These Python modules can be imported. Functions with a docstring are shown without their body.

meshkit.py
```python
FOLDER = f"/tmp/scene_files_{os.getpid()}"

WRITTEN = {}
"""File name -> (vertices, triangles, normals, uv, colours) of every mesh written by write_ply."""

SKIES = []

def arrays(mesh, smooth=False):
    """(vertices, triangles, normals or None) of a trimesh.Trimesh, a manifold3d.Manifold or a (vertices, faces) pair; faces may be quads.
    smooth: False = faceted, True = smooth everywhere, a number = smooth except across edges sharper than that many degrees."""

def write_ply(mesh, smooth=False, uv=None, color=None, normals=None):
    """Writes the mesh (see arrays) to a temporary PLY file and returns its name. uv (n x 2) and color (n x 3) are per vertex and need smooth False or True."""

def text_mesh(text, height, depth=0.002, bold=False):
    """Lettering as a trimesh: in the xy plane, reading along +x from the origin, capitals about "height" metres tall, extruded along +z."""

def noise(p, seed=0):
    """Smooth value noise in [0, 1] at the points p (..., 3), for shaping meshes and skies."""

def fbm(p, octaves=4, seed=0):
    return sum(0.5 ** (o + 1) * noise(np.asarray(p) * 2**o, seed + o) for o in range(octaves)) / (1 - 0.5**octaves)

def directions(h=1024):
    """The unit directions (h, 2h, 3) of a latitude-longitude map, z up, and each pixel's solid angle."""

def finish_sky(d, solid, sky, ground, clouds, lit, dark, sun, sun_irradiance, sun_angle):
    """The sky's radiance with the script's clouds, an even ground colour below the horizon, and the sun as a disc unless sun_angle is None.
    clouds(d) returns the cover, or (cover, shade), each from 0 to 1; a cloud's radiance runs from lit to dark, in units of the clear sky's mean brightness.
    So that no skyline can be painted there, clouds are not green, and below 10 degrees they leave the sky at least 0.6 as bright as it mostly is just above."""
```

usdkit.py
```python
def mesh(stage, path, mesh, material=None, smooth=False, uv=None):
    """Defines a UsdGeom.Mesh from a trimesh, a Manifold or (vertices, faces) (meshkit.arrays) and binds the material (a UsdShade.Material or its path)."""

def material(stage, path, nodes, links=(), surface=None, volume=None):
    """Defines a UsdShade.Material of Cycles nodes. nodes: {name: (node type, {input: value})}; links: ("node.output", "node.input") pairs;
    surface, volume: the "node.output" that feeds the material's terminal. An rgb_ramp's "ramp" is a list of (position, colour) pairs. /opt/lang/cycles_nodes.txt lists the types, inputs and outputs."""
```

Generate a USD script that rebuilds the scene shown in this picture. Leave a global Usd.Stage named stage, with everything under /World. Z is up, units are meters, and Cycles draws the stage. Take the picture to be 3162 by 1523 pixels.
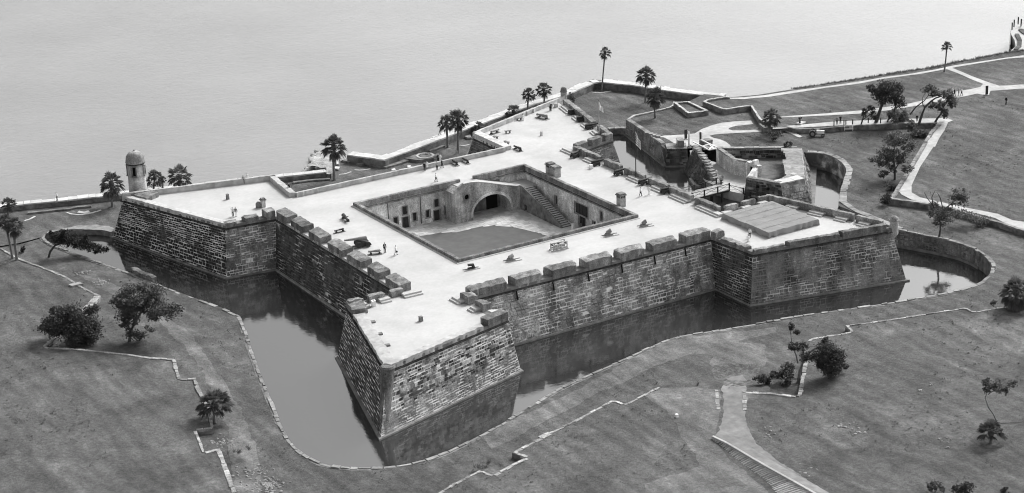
import math, random
import numpy as np, trimesh, usdkit, meshkit
import shapely, shapely.geometry as sg
from scipy.spatial import Delaunay
from pxr import Usd, UsdGeom, UsdLux, UsdShade, Gf, Sdf

stage = Usd.Stage.CreateInMemory()
UsdGeom.SetStageUpAxis(stage, UsdGeom.Tokens.z)
UsdGeom.SetStageMetersPerUnit(stage, 1.0)
UsdGeom.Xform.Define(stage, '/World')
UsdGeom.Scope.Define(stage, '/World/Looks')
R = random.Random(7)

# ------------------------------------------------------------------ camera
W, H, F = 3162.0, 1523.0, 6231.18
CAM = np.array([-174.639, -287.824, 126.054])
YAW, PITCH, ROLL = 1.01659, -0.35174, -0.03504
fw = np.array([math.cos(YAW) * math.cos(PITCH), math.sin(YAW) * math.cos(PITCH), math.sin(PITCH)])
rt0 = np.array([math.sin(YAW), -math.cos(YAW), 0.0]); up0 = np.cross(rt0, fw)
rt = rt0 * math.cos(ROLL) + up0 * math.sin(ROLL)
up = -rt0 * math.sin(ROLL) + up0 * math.cos(ROLL)
cam = UsdGeom.Camera.Define(stage, '/World/camera')
m = Gf.Matrix4d(*rt, 0, *up, 0, *(-fw), 0, *CAM, 1)
cam.AddTransformOp().Set(m)
cam.CreateHorizontalApertureAttr(36.0); cam.CreateVerticalApertureAttr(36.0 * H / W)
cam.CreateFocalLengthAttr(36.0 * F / W)
cam.CreateClippingRangeAttr(Gf.Vec2f(1, 20000))
cam.CreateExposureAttr(0.55)
# ------------------------------------------------------------------ sky and sun
SUN_EL, SUN_AZ = math.radians(42), math.radians(19)      # azimuth measured from +x towards +y
sun_dir = np.array([math.cos(SUN_EL) * math.cos(SUN_AZ), math.cos(SUN_EL) * math.sin(SUN_AZ), math.sin(SUN_EL)])
usdkit.material(stage, '/World/Looks/sky_look', {
    'sky': ('sky_texture', {'sky_type': 'single_scattering', 'sun_disc': False, 'sun_elevation': SUN_EL, 'sun_rotation': math.atan2(sun_dir[0], sun_dir[1]),
                            'air_density': 1.0, 'aerosol_density': 4.0, 'ozone_density': 1.0}),
    'bw': ('rgb_to_bw', {}), 'b': ('background_shader', {'strength': 0.15})},
    [('sky.color', 'bw.color'), ('bw.val', 'b.color')], surface='b.background')
dome = UsdLux.DomeLight.Define(stage, '/World/sky')
UsdShade.MaterialBindingAPI.Apply(dome.GetPrim()).Bind(UsdShade.Material.Get(stage, '/World/Looks/sky_look'))
dome.GetPrim().SetCustomDataByKey('kind', 'structure')
sun = UsdLux.DistantLight.Define(stage, '/World/sun')
sun.CreateIntensityAttr(0.4); sun.CreateNormalizeAttr(True); sun.CreateAngleAttr(16.0); sun.CreateColorAttr(Gf.Vec3f(1, 0.99, 0.97))
z_ = Gf.Vec3d(*sun_dir); x_ = Gf.Cross(Gf.Vec3d(0, 0, 1), z_).GetNormalized(); y_ = Gf.Cross(z_, x_)
sun.AddTransformOp().Set(Gf.Matrix4d(*x_, 0, *y_, 0, *z_, 0, 0, 0, 200, 1))

# ------------------------------------------------------------------ helpers
def at(px, py, z):
    """The point of height z under a pixel of the photograph (source pixels)."""
    d = fw * F + rt * (px - W / 2) - up * (py - H / 2)
    return CAM + d * ((z - CAM[2]) / d[2])
ZOOM = dict(A1=(0,400,2.758),A2=(800,200,2.758),A3=(1600,100,2.758),A4=(2400,0,2.757),A5=(0,750,1.6056),A6=(750,500,2.758),A7=(1350,550,2.758),A8=(2150,400,2.256),
            B1=(800,850,1.844),B2=(1600,850,1.844),B3=(2300,850,1.8445),B4=(1070,480,2.770),B5=(1900,350,3.355),B6=(330,430,3.546),
            C1=(300,520,4.964),C2=(800,400,4.964),C3=(1200,250,4.964),C4=(1700,280,4.964),C5=(2100,380,4.964),C6=(2250,580,4.137),C7=(1380,640,4.137),C8=(840,600,3.546),
            D=(0,0,0.81467),E1=(1560,760,8.273),E2=(1050,860,4.137),E3=(840,620,3.65),E4=(1900,280,6.205),E5=(0,640,4.964),E6=(2650,180,4.848),S=(0,0,1.0))
def px(k, x, y):
    a, b, s = ZOOM[k]; return a + x / s, b + y / s
def U(k, x, y, z): return at(*px(k, x, y), z)
def pts(k, l, z): return [U(k, x, y, z)[:2] for x, y in l]

_used = {}
def numbered(name, parent='/World'):
    k = _used.get((parent, name), 0); _used[(parent, name)] = k + 1
    return f'{parent}/{name}' + (f'_{k:03d}' if k else '')
def tag(o, label=None, cat=None, group=None, kind=None):
    p = o.GetPrim() if hasattr(o, 'GetPrim') else o
    for k, v in (('label', label), ('category', cat), ('group', group), ('kind', kind)):
        if v: p.SetCustomDataByKey(k, v)
    return p
def obj(name, mesh, mat, parent=None, smooth=False, **kw):
    path = numbered(name, str(parent.GetPath()) if parent is not None else '/World')
    if isinstance(mesh, MB): mesh = mesh.mesh()
    o = usdkit.mesh(stage, path, mesh, M[mat], smooth=smooth)
    return tag(o, **kw)
def thing(name, label, cat, loc=(0, 0, 0), rz=0.0, group=None, kind=None):
    x = UsdGeom.Xform.Define(stage, numbered(name))
    x.AddTranslateOp().Set(Gf.Vec3d(*map(float, loc)))
    if rz: x.AddRotateZOp().Set(math.degrees(rz))
    return tag(x, label, cat, group, kind)
def copy_of(src, loc, rz, label, scale=None, group=None):
    d = src.GetCustomData()
    x = UsdGeom.Xform.Define(stage, numbered(d.get('kindname', src.GetName().rstrip('0123456789').rstrip('_'))))
    p = x.GetPrim(); p.GetReferences().AddInternalReference(src.GetPath())
    x.ClearXformOpOrder()
    x.AddTranslateOp(opSuffix='c').Set(Gf.Vec3d(*map(float, loc))); x.AddRotateZOp(opSuffix='c').Set(math.degrees(rz))
    if scale: x.AddScaleOp(opSuffix='c').Set(Gf.Vec3f(scale, scale, scale))
    p.SetInstanceable(True)
    tag(p, label, d.get('category'), group or d.get('group'))
    return p

class MB:
    """Collects solids and sheets into one mesh."""
    def __init__(s): s.v, s.f, s.n = [], [], 0
    def add(s, v, f):
        v = np.asarray(v, float); f = np.asarray(f, int)
        if f.shape[1] == 4: f = np.vstack([f[:, [0, 1, 2]], f[:, [0, 2, 3]]])
        s.v.append(v); s.f.append(f + s.n); s.n += len(v); return s
    def tm(s, t, mat=None):
        v = np.asarray(t.vertices)
        if mat is not None: v = v @ np.asarray(mat)[:3, :3].T + np.asarray(mat)[:3, 3]
        return s.add(v, t.faces)
    def hexa(s, b, t):
        """Eight corners: b (bottom, CCW from above), t (top)."""
        v = np.vstack([b, t])
        return s.add(v, [[0, 3, 2, 1], [4, 5, 6, 7], [0, 1, 5, 4], [1, 2, 6, 5], [2, 3, 7, 6], [3, 0, 4, 7]])
    def box(s, c, d, rz=0.0, rx=0.0):
        c = np.asarray(c, float); x, y, z = np.asarray(d, float) / 2
        v = np.array([[-x, -y, -z], [x, -y, -z], [x, y, -z], [-x, y, -z], [-x, -y, z], [x, -y, z], [x, y, z], [-x, y, z]])
        if rx: v = v @ np.array([[1, 0, 0], [0, math.cos(rx), math.sin(rx)], [0, -math.sin(rx), math.cos(rx)]])
        v = v @ np.array([[math.cos(rz), math.sin(rz), 0], [-math.sin(rz), math.cos(rz), 0], [0, 0, 1]])
        return s.hexa(v[:4] + c, v[4:] + c)
    def bar(s, p, q, w, h=None):
        """A rectangular bar from p to q, w wide and h deep."""
        p, q = np.asarray(p, float), np.asarray(q, float); h = h or w
        d = (q - p) / max(np.linalg.norm(q - p), 1e-9)
        a = np.cross(d, [0, 0, 1]) if abs(d[2]) < .95 else np.cross(d, [1, 0, 0])
        a /= np.linalg.norm(a); b = np.cross(a, d)
        a, b = a * w / 2, b * h / 2
        return s.hexa([p - a - b, p + a - b, p + a + b, p - a + b], [q - a - b, q + a - b, q + a + b, q - a + b])
    def tube(s, ps, rs, n=8, cap=True):
        ps = np.asarray(ps, float); rs = np.broadcast_to(rs, len(ps)); rows = []
        for i, p in enumerate(ps):
            d = ps[min(i + 1, len(ps) - 1)] - ps[max(i - 1, 0)]; d = d / max(np.linalg.norm(d), 1e-9)
            a = np.cross(d, [0.3, 0.9, 0.31]) if abs(d[2]) > .9 else np.cross(d, [0, 0, 1])
            a /= np.linalg.norm(a); b = np.cross(d, a)
            t = np.arange(n) / n * 2 * np.pi
            rows.append(p + rs[i] * (np.cos(t)[:, None] * a + np.sin(t)[:, None] * b))
        v = np.vstack(rows); f = []
        for i in range(len(ps) - 1):
            for j in range(n):
                f.append([i * n + j, i * n + (j + 1) % n, (i + 1) * n + (j + 1) % n, (i + 1) * n + j])
        if cap:
            v = np.vstack([v, ps[0], ps[-1]]); k = len(v)
            tri = [[k - 2, (j + 1) % n, j] for j in range(n)] + [[k - 1, (len(ps) - 1) * n + j, (len(ps) - 1) * n + (j + 1) % n] for j in range(n)]
            s.add(v, f); s.f.append(np.array(tri) + s.n - len(v)); return s
        return s.add(v, f)
    def lathe(s, prof, c=(0, 0, 0), n=20):
        """Profile of (radius, z) from bottom to top about the vertical axis through c."""
        t = np.arange(n) / n * 2 * np.pi; rows = [np.stack([r * np.cos(t), r * np.sin(t), np.full(n, z)], 1) for r, z in prof]
        f = [[i * n + j, i * n + (j + 1) % n, (i + 1) * n + (j + 1) % n, (i + 1) * n + j] for i in range(len(prof) - 1) for j in range(n)]
        return s.add(np.vstack(rows) + np.asarray(c, float), f)
    def prism(s, poly, z0, z1):
        """A vertical prism over a 2-D outline (any simple polygon)."""
        g = poly if hasattr(poly, 'geom_type') else sg.Polygon(poly)
        for q in getattr(g, 'geoms', [g]):
            if q.is_empty or q.area < 1e-6: continue
            t = trimesh.creation.extrude_polygon(q, z1 - z0, engine='earcut'); t.apply_translation([0, 0, z0]); s.tm(t)
        return s
    def mesh(s): return trimesh.Trimesh(np.vstack(s.v), np.vstack(s.f), process=False)
def resample(l, step, closed=False):
    l = [np.asarray(p, float) for p in l]; out = []
    n = len(l) if closed else len(l) - 1
    for i in range(n):
        a, b = l[i], l[(i + 1) % len(l)]; k = max(1, int(round(np.linalg.norm(b - a) / step)))
        out += [a + (b - a) * j / k for j in range(k)]
    if not closed: out.append(l[-1])
    return out
def smooth_line(l, it=2):
    l = [np.asarray(p, float) for p in l]
    for _ in range(it):
        q = [l[0]]
        for a, b in zip(l, l[1:]): q += [a * .75 + b * .25, a * .25 + b * .75]
        l = q + [l[-1]]
    return l
def sheet(poly, zf, step, bstep=None):
    """A triangulated ground sheet over a shapely polygon with heights zf(xy)."""
    ps = []
    for g in getattr(poly, 'geoms', [poly]):
        for r in [g.exterior, *g.interiors]: ps += resample(list(r.coords)[:-1], bstep or step, True)
    x0, y0, x1, y1 = poly.bounds
    gx, gy = np.meshgrid(np.arange(x0, x1, step), np.arange(y0, y1, step))
    g = np.stack([gx.ravel(), gy.ravel()], 1) + np.random.default_rng(3).uniform(-.2, .2, (gx.size, 2)) * step
    g = g[shapely.contains_xy(poly.buffer(-step * .35), g[:, 0], g[:, 1])]
    p = np.vstack([np.array(ps), g]) if len(g) else np.array(ps)
    t = Delaunay(p).simplices; c = p[t].mean(1); t = t[shapely.contains_xy(poly, c[:, 0], c[:, 1])]
    e1, e2 = p[t[:, 1]] - p[t[:, 0]], p[t[:, 2]] - p[t[:, 0]]
    flip = (e1[:, 0] * e2[:, 1] - e1[:, 1] * e2[:, 0]) < 0; t[flip] = t[flip][:, ::-1]
    return np.column_stack([p, zf(p)]), t

# ------------------------------------------------------------------ materials
M = {}
def g3(v): return (v, v, v)
def mottled(name, lo, hi, scale=1.0, detail=6, rough=.9, bump=.0, bscale=None, stops=None, stretch=(1, 1, 1), island=0.0, spec=.25, big=None, bdist=.05, distort=0.0):
    """A rough grey surface: noise from lo to hi, optionally a second, large noise that multiplies it, island-wise variation and bumps."""
    N = {'g': ('geometry', {}), 'mp': ('mapping', {'scale': stretch}), 'n': ('noise_texture', {'scale': scale, 'detail': detail, 'roughness': .62, 'distortion': distort}),
         'r': ('rgb_ramp', {'ramp': stops or [(.3, g3(lo)), (.7, g3(hi))]}), 'p': ('principled_bsdf', {'roughness': rough, 'specular_ior_level': spec})}
    L = [('g.position', 'mp.vector'), ('mp.vector', 'n.vector'), ('n.fac', 'r.fac')]; out = 'r.color'
    if big:
        N['n2'] = ('noise_texture', {'scale': big[0], 'detail': 5, 'roughness': .6, 'distortion': .3}); N['r2'] = ('rgb_ramp', {'ramp': [(.35, g3(big[1])), (.65, g3(big[2]))]})
        N['m2'] = ('mix', {'mix_type': 'multiply', 'fac': 1.0})
        L += [('g.position', 'n2.vector'), ('n2.fac', 'r2.fac'), (out, 'm2.color1'), ('r2.color', 'm2.color2')]; out = 'm2.color'
    if island:
        N['oi'] = ('object_info', {}); N['ad'] = ('math', {'math_type': 'add'}); N['fr'] = ('math', {'math_type': 'fraction'})
        N['ri'] = ('rgb_ramp', {'ramp': [(0, g3(1 - island)), (1, g3(1 + island))]}); N['m3'] = ('mix', {'mix_type': 'multiply', 'fac': 1.0})
        L += [('g.random_per_island', 'ad.value1'), ('oi.random', 'ad.value2'), ('ad.value', 'fr.value1'), ('fr.value', 'ri.fac'), (out, 'm3.color1'), ('ri.color', 'm3.color2')]; out = 'm3.color'
    L.append((out, 'p.base_color'))
    if bump:
        N['nb'] = ('noise_texture', {'scale': bscale or scale * 4, 'detail': 4}); N['b'] = ('bump', {'strength': bump, 'distance': bdist})
        L += [('g.position', 'nb.vector'), ('nb.fac', 'b.height'), ('b.normal', 'p.normal')]
    M[name] = usdkit.material(stage, '/World/Looks/' + name, N, L, surface='p.BSDF')
def plain(name, v, rough=.8, spec=.3, metallic=0):
    M[name] = usdkit.material(stage, '/World/Looks/' + name, {'p': ('principled_bsdf', {'base_color': g3(v), 'roughness': rough, 'specular_ior_level': spec, 'metallic': metallic})}, surface='p.BSDF')

mottled('deck_lime', .45, .51, 1.6, detail=9, bump=.1, bscale=3, big=(.11, .84, 1.04), distort=.6)
mottled('white_step', .40, .5, 1.5, bump=.1)
mottled('path_concrete', .36, .52, 1.1, detail=8, big=(.15, .8, 1.08), bump=.1)
mottled('sand', .36, .5, .6, bump=.2)
def turf(name, k):
    N = {'g': ('geometry', {}), 'n1': ('noise_texture', {'scale': 1.6, 'detail': 6, 'roughness': .8}), 'r1': ('rgb_ramp', {'ramp': [(.3, g3(.66)), (.5, g3(1.0)), (.72, g3(1.42))]}),
         'n2': ('noise_texture', {'scale': .075, 'detail': 8, 'roughness': .68, 'distortion': .8}), 'r2': ('rgb_ramp', {'ramp': [(.34, g3(.078 * k)), (.48, g3(.106 * k)), (.58, g3(.128 * k)), (.7, g3(.19 * k))]}),
         'mp': ('mapping', {'scale': (1, .35, 1), 'rotation': (0, 0, .5)}), 'n3': ('noise_texture', {'scale': .35, 'detail': 6, 'roughness': .7, 'distortion': .4}), 'r3': ('rgb_ramp', {'ramp': [(.35, g3(.75)), (.62, g3(1.12)), (.7, g3(1.6))]}),
         'w': ('wave_texture', {'scale': .11, 'distortion': 7.0, 'detail': 3, 'detail_scale': .6}), 'rw': ('rgb_ramp', {'ramp': [(0, g3(.9)), (1, g3(1.08))]}), 'c': ('mix', {'mix_type': 'multiply', 'fac': 1.0}), 'a': ('mix', {'mix_type': 'multiply', 'fac': 1.0}), 'b': ('mix', {'mix_type': 'multiply', 'fac': 1.0}), 'bu': ('bump', {'strength': .9, 'distance': .3}), 'p': ('principled_bsdf', {'roughness': 1.0, 'specular_ior_level': .08})}
    L = [('g.position', 'n1.vector'), ('n1.fac', 'r1.fac'), ('g.position', 'n2.vector'), ('n2.fac', 'r2.fac'), ('g.position', 'mp.vector'), ('mp.vector', 'n3.vector'), ('n3.fac', 'r3.fac'), ('r2.color', 'a.color1'), ('r3.color', 'a.color2'), ('a.color', 'b.color1'), ('r1.color', 'b.color2'), ('g.position', 'w.vector'), ('w.fac', 'rw.fac'), ('b.color', 'c.color1'), ('rw.color', 'c.color2'), ('c.color', 'p.base_color'), ('n1.fac', 'bu.height'), ('bu.normal', 'p.normal')]
    M[name] = usdkit.material(stage, '/World/Looks/' + name, N, L, surface='p.BSDF')
turf('grass', 1.1); turf('grass_pale', 1.6)
mottled('grass_worn', .085, .17, .8, detail=9, rough=1, bump=.5, bscale=2.5, bdist=.2, big=(.08, .7, 1.25), spec=.1)
mottled('lawn', .105, .135, .5, rough=1, bump=.3, spec=.1)
def masonry(name, lo, hi, dark, streak=.9):
    """Weathered coquina: grain, island tone, large dark stains and vertical streaks."""
    N = {'g': ('geometry', {}), 'oi': ('object_info', {}), 'ad': ('math', {'math_type': 'add'}), 'fr': ('math', {'math_type': 'fraction'}),
         'ri': ('rgb_ramp', {'ramp': [(0, g3(lo)), (.4, g3(lo * .7 + hi * .3 * (.6 if hi > lo * 2 else 1))), (.8, g3(lo * .25 + hi * .75)), (1, g3(hi))]}),
         'n1': ('noise_texture', {'scale': .22, 'detail': 10, 'roughness': .74, 'distortion': .25}), 'r1': ('rgb_ramp', {'ramp': [(.36, g3(dark)), (.5, g3(.8)), (.64, g3(1.3))]}),
         'mp': ('mapping', {'scale': (1, 1, .14)}), 'n2': ('noise_texture', {'scale': .8, 'detail': 5, 'roughness': .6}), 'r2': ('rgb_ramp', {'ramp': [(.36, g3(1 - streak * .55)), (.58, g3(1.05))]}),
         'n3': ('noise_texture', {'scale': 5, 'detail': 4}), 'r3': ('rgb_ramp', {'ramp': [(.3, g3(.65)), (.7, g3(1.3))]}),
         'a': ('mix', {'mix_type': 'multiply', 'fac': 1.0}), 'b': ('mix', {'mix_type': 'multiply', 'fac': 1.0}), 'c': ('mix', {'mix_type': 'multiply', 'fac': 1.0}),
         'bu': ('bump', {'strength': .5, 'distance': .06}), 'p': ('principled_bsdf', {'roughness': .95, 'specular_ior_level': .15})}
    L = [('g.random_per_island', 'ad.value1'), ('oi.random', 'ad.value2'), ('ad.value', 'fr.value1'), ('fr.value', 'ri.fac'),
         ('g.position', 'n1.vector'), ('n1.fac', 'r1.fac'), ('g.position', 'mp.vector'), ('mp.vector', 'n2.vector'), ('n2.fac', 'r2.fac'), ('g.position', 'n3.vector'), ('n3.fac', 'r3.fac'),
         ('ri.color', 'a.color1'), ('r1.color', 'a.color2'), ('a.color', 'b.color1'), ('r2.color', 'b.color2'), ('b.color', 'c.color1'), ('r3.color', 'c.color2'), ('c.color', 'p.base_color'),
         ('n3.fac', 'bu.height'), ('bu.normal', 'p.normal')]
    M[name] = usdkit.material(stage, '/World/Looks/' + name, N, L, surface='p.BSDF')
masonry('stone', .045, .56, .34)
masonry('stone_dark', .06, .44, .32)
masonry('stone_mid', .10, .3, .4)
masonry('stone_smooth', .22, .29, .3)
masonry('cord_stone', .06, .10, .5)
masonry('merlon_stone', .22, .34, .5)
masonry('court_stone', .62, .76, .55, .6)
masonry('tower_stone', .42, .54, .6, .5)
masonry('dome_stone', .34, .48, .45, .3)
masonry('arch_stone', .34, .46, .5, .8)
masonry('low_stone', .26, .5, .6, .3)
mottled('mortar', .10, .48, .38, detail=10, rough=.95, stops=[(.40, g3(.12)), (.46, g3(.3)), (.52, g3(.72)), (.7, g3(.85))], bump=.3, bscale=6, distort=.6)
mottled('mortar_mid', .1, .3, .4, detail=8, stops=[(.4, g3(.13)), (.52, g3(.22)), (.66, g3(.42))], bump=.3, bscale=6, distort=.5)
mottled('mortar_dark', .05, .3, .28, detail=9, stops=[(.44, g3(.10)), (.53, g3(.22)), (.6, g3(.6))], bump=.3, bscale=6, distort=.5)
mottled('mortar_plaster', .13, .26, .26, detail=9, stops=[(.40, g3(.19)), (.52, g3(.27)), (.57, g3(.6)), (.68, g3(.7))], bump=.3, bscale=6, distort=.5, big=(.12, .6, 1.15))
mottled('ledge_stone', .10, .24, .7, bump=.3)
mottled('coping', .17, .36, 1.1, bump=.3, island=.2, big=(.2, .7, 1.1))
mottled('coping_pale', .38, .56, 1.2, bump=.3, island=.15, big=(.3, .75, 1.1))
mottled('sea_coping', .46, .6, 1.1, bump=.2, island=.08, big=(.2, .85, 1.05))
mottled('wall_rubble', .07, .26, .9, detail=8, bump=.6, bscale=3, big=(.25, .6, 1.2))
mottled('paving', .46, .58, 1.6, bump=.2, island=.22)
mottled('dark_timber', .03, .06, 3, bump=.2)
mottled('pale_timber', .30, .42, 3, bump=.2, island=.15)
mottled('log_timber', .34, .5, 3, bump=.3, island=.2)
mottled('iron', .025, .05, 4, rough=.6, bump=.15)
mottled('bronze', .14, .22, 5, rough=.5, bump=.1)
mottled('canvas', .20, .27, .5, bump=.3, bscale=1.5, spec=.15)
mottled('bark', .10, .2, 3, bump=.5, bscale=8)
mottled('bark_dark', .05, .1, 3, bump=.5, bscale=8)
masonry('spur_rock', .4, .62, .75, .3)
mottled('sand_pale', .17, .34, .9, detail=8, bump=.3, big=(.3, .7, 1.1))
mottled('sand_dirt', .15, .25, .8, detail=8, bump=.3, big=(.2, .8, 1.1))
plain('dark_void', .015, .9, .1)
plain('white_paint', .75, .5)
def leaf(name, lo, hi, tr=.25):
    N = {'oi': ('object_info', {}), 'g': ('geometry', {}), 'ad': ('math', {'math_type': 'add'}), 'fr': ('math', {'math_type': 'fraction'}), 'r': ('rgb_ramp', {'ramp': [(0, g3(lo)), (1, g3(hi))]}),
         'p': ('principled_bsdf', {'roughness': .6, 'specular_ior_level': .3}), 't': ('translucent_bsdf', {}), 'mx': ('mix_closure', {'fac': tr})}
    M[name] = usdkit.material(stage, '/World/Looks/' + name, N, [('g.random_per_island', 'ad.value1'), ('oi.random', 'ad.value2'), ('ad.value', 'fr.value1'), ('fr.value', 'r.fac'), ('r.color', 'p.base_color'), ('r.color', 't.color'),
        ('p.BSDF', 'mx.closure1'), ('t.BSDF', 'mx.closure2')], surface='mx.closure')
leaf('palm_leaf', .06, .15); leaf('palm_dead', .14, .24); leaf('cedar_leaf', .03, .08, .2); leaf('oak_leaf', .045, .11, .3); leaf('weed_leaf', .06, .14); leaf('tuft_leaf', .08, .15, .3)
def water(name, body, rough, ior, bscale, bstr, bdist, spec=.5, stretch=(1, 1, 1)):
    N = {'g': ('geometry', {}), 'mp': ('mapping', {'scale': stretch, 'rotation': (0, 0, .55)}), 'n': ('noise_texture', {'scale': bscale, 'detail': 5, 'roughness': .6, 'distortion': .4}),
         'n2': ('noise_texture', {'scale': .02, 'detail': 3}), 'r2': ('rgb_ramp', {'ramp': [(.3, g3(body * .85)), (.7, g3(body * 1.15))]}),
         'b': ('bump', {'strength': bstr, 'distance': bdist}), 'p': ('principled_bsdf', {'roughness': rough, 'ior': ior, 'specular_ior_level': spec})}
    M[name] = usdkit.material(stage, '/World/Looks/' + name, N, [('g.position', 'mp.vector'), ('mp.vector', 'n.vector'), ('n.fac', 'b.height'), ('b.normal', 'p.normal'), ('g.position', 'n2.vector'), ('n2.fac', 'r2.fac'), ('r2.color', 'p.base_color')], surface='p.BSDF')
water('sea_water', .155, .14, 1.5, .9, .38, .3, .95, (.45, 1.3, 1))
water('moat_water', .018, .03, 1.85, 1.1, .16, .06, 1.0)
# ------------------------------------------------------------------ terrain
GC = np.array([(-61,60,1.0),(-80,20,1.0),(-57,20,.9),(-52,-2,.9),(-56,-20,1.0),(-66,-53,1.2),(-50,-65,1.4),(-24,-56,1.7),(5,-52,1.9),(30,-58,2.3),(56,-64,2.8),(67,-50,3.0),(62,-28,3.2),(78,0,3.3),(65,19,3.4),(62,40,3.3),(120,0,3.6),(120,60,2.6),(-90,-60,1.2),(-40,-95,1.6),(40,-100,2.4),(110,-60,3.3)], float)
def gz(p):
    p = np.atleast_2d(p)[:, :2]; d2 = ((p[:, None] - GC[None, :, :2]) ** 2).sum(-1) + 60.0
    w = d2 ** -2.0; return (w * GC[:, 2]).sum(1) / w.sum(1)
LOW = 1.15
def ug(k, x, y, h=0.0):
    """The ground point under a pixel (h above it)."""
    z = 2.0
    for _ in range(12): p = U(k, x, y, z); z = float(gz(p)[0]) + h
    return U(k, x, y, z)
def gl(k, l, h=0.0): return [ug(k, x, y, h)[:2] for x, y in l]
STEP = 0.8
# moat outer edge, counter-clockwise from the left end at the tower bastion round the near side to the ravelin
moat_near = gl('D', [(330,690),(390,715),(600,790),(612,812),(640,900),(700,1050),(720,1095),(745,1130),(800,1165),(850,1175),(900,1178),(1000,1175),(1100,1150),(1200,1100),(1300,1045),(1400,980),(1500,935),(1600,890),(1690,850),(1760,838),(1900,815),(2080,785),(2280,755),(2400,735),(2470,712),(2497,682),(2490,655),(2440,620),(2380,603),(2260,580)])
moat_left = [p for p in pts('E5', [(2000,1010),(880,610),(640,470),(700,410),(800,385),(1010,358),(1250,345),(1480,347),(1620,362),(1700,385)], 1.0)]
moat_left = moat_left[::-1]
edge_moat = smooth_line(moat_left, 1) + smooth_line(moat_near, 1)
curve = gl('B5', [(2310,960),(2330,800),(2385,640),(2395,590),(2370,540),(2330,500),(2260,460),(2180,430),(2080,415),(1990,412)])
far_wall = [U('C4',1780,1140,3.4)[:2], U('C4',1460,650,3.4)[:2], U('C4',1155,450,3.4)[:2]]
end_wall = pts('C4', [(1150,600),(1040,590),(900,608)], 1.15)
moat_poly = sg.Polygon([*edge_moat, *smooth_line(curve, 1), (76.5,9.0), (65,18.6), (62.6,22.2), (59.3,23.6), (56.2,24.6), *far_wall[1:], *end_wall, (50,48), (40,30), (0,30), (-40,40), (-49,54)]).buffer(0)
# covered-way wall line (the outer ground is higher), in order from the left edge round to the shore
wl_left = gl('A5', [(-60,25),(10,30),(100,80),(220,125),(330,170),(400,215),(450,242),(500,265),(470,300),(440,330),(330,425),(225,520),(300,522),(420,530),(540,543),(640,553),(750,570),(870,578),(880,625),(900,680),(970,672),(985,710),(1000,745),(1040,830),(1062,922),(975,930),(995,985),(1015,1040),(1090,1020),(1130,1120),(1172,1241),(1200,1330)], STEP)
wl_mid = gl('B1', [(900,1330),(1020,1241),(1140,1170),(1260,1112),(1330,1142),(1430,1085),(1520,1042),(1440,1012),(1550,955),(1660,900)], STEP) + gl('B2', [(120,930),(320,830),(520,722),(545,713),(605,737),(700,690),(800,637)], STEP)
wl_gap = gl('B2', [(880,632),(1000,645),(1140,652)], STEP*.5)
wl_right = gl('B3', [(5,665),(150,672),(300,692),(318,600),(340,480)], STEP) + gl('B3', [(335,400),(370,367),(460,350),(555,335),(608,322),(572,287),(660,278),(800,258),(950,235),(1100,210),(1260,187),(1300,212),(1400,195),(1520,177),(1480,150)], STEP)
wl_off = gl('S', [(3162,900),(3260,860),(3260,760)], STEP)
rwall = gl('A8', [(2283,700),(2100,640),(1990,610),(1800,550),(1600,510),(1450,490),(1345,478)], 1.25) + gl('A8', [(1380,420),(1500,225),(1600,55)], 1.25) + gl('E6', [(1010,1200),(1080,1080),(1190,970)], 1.25)
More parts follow.
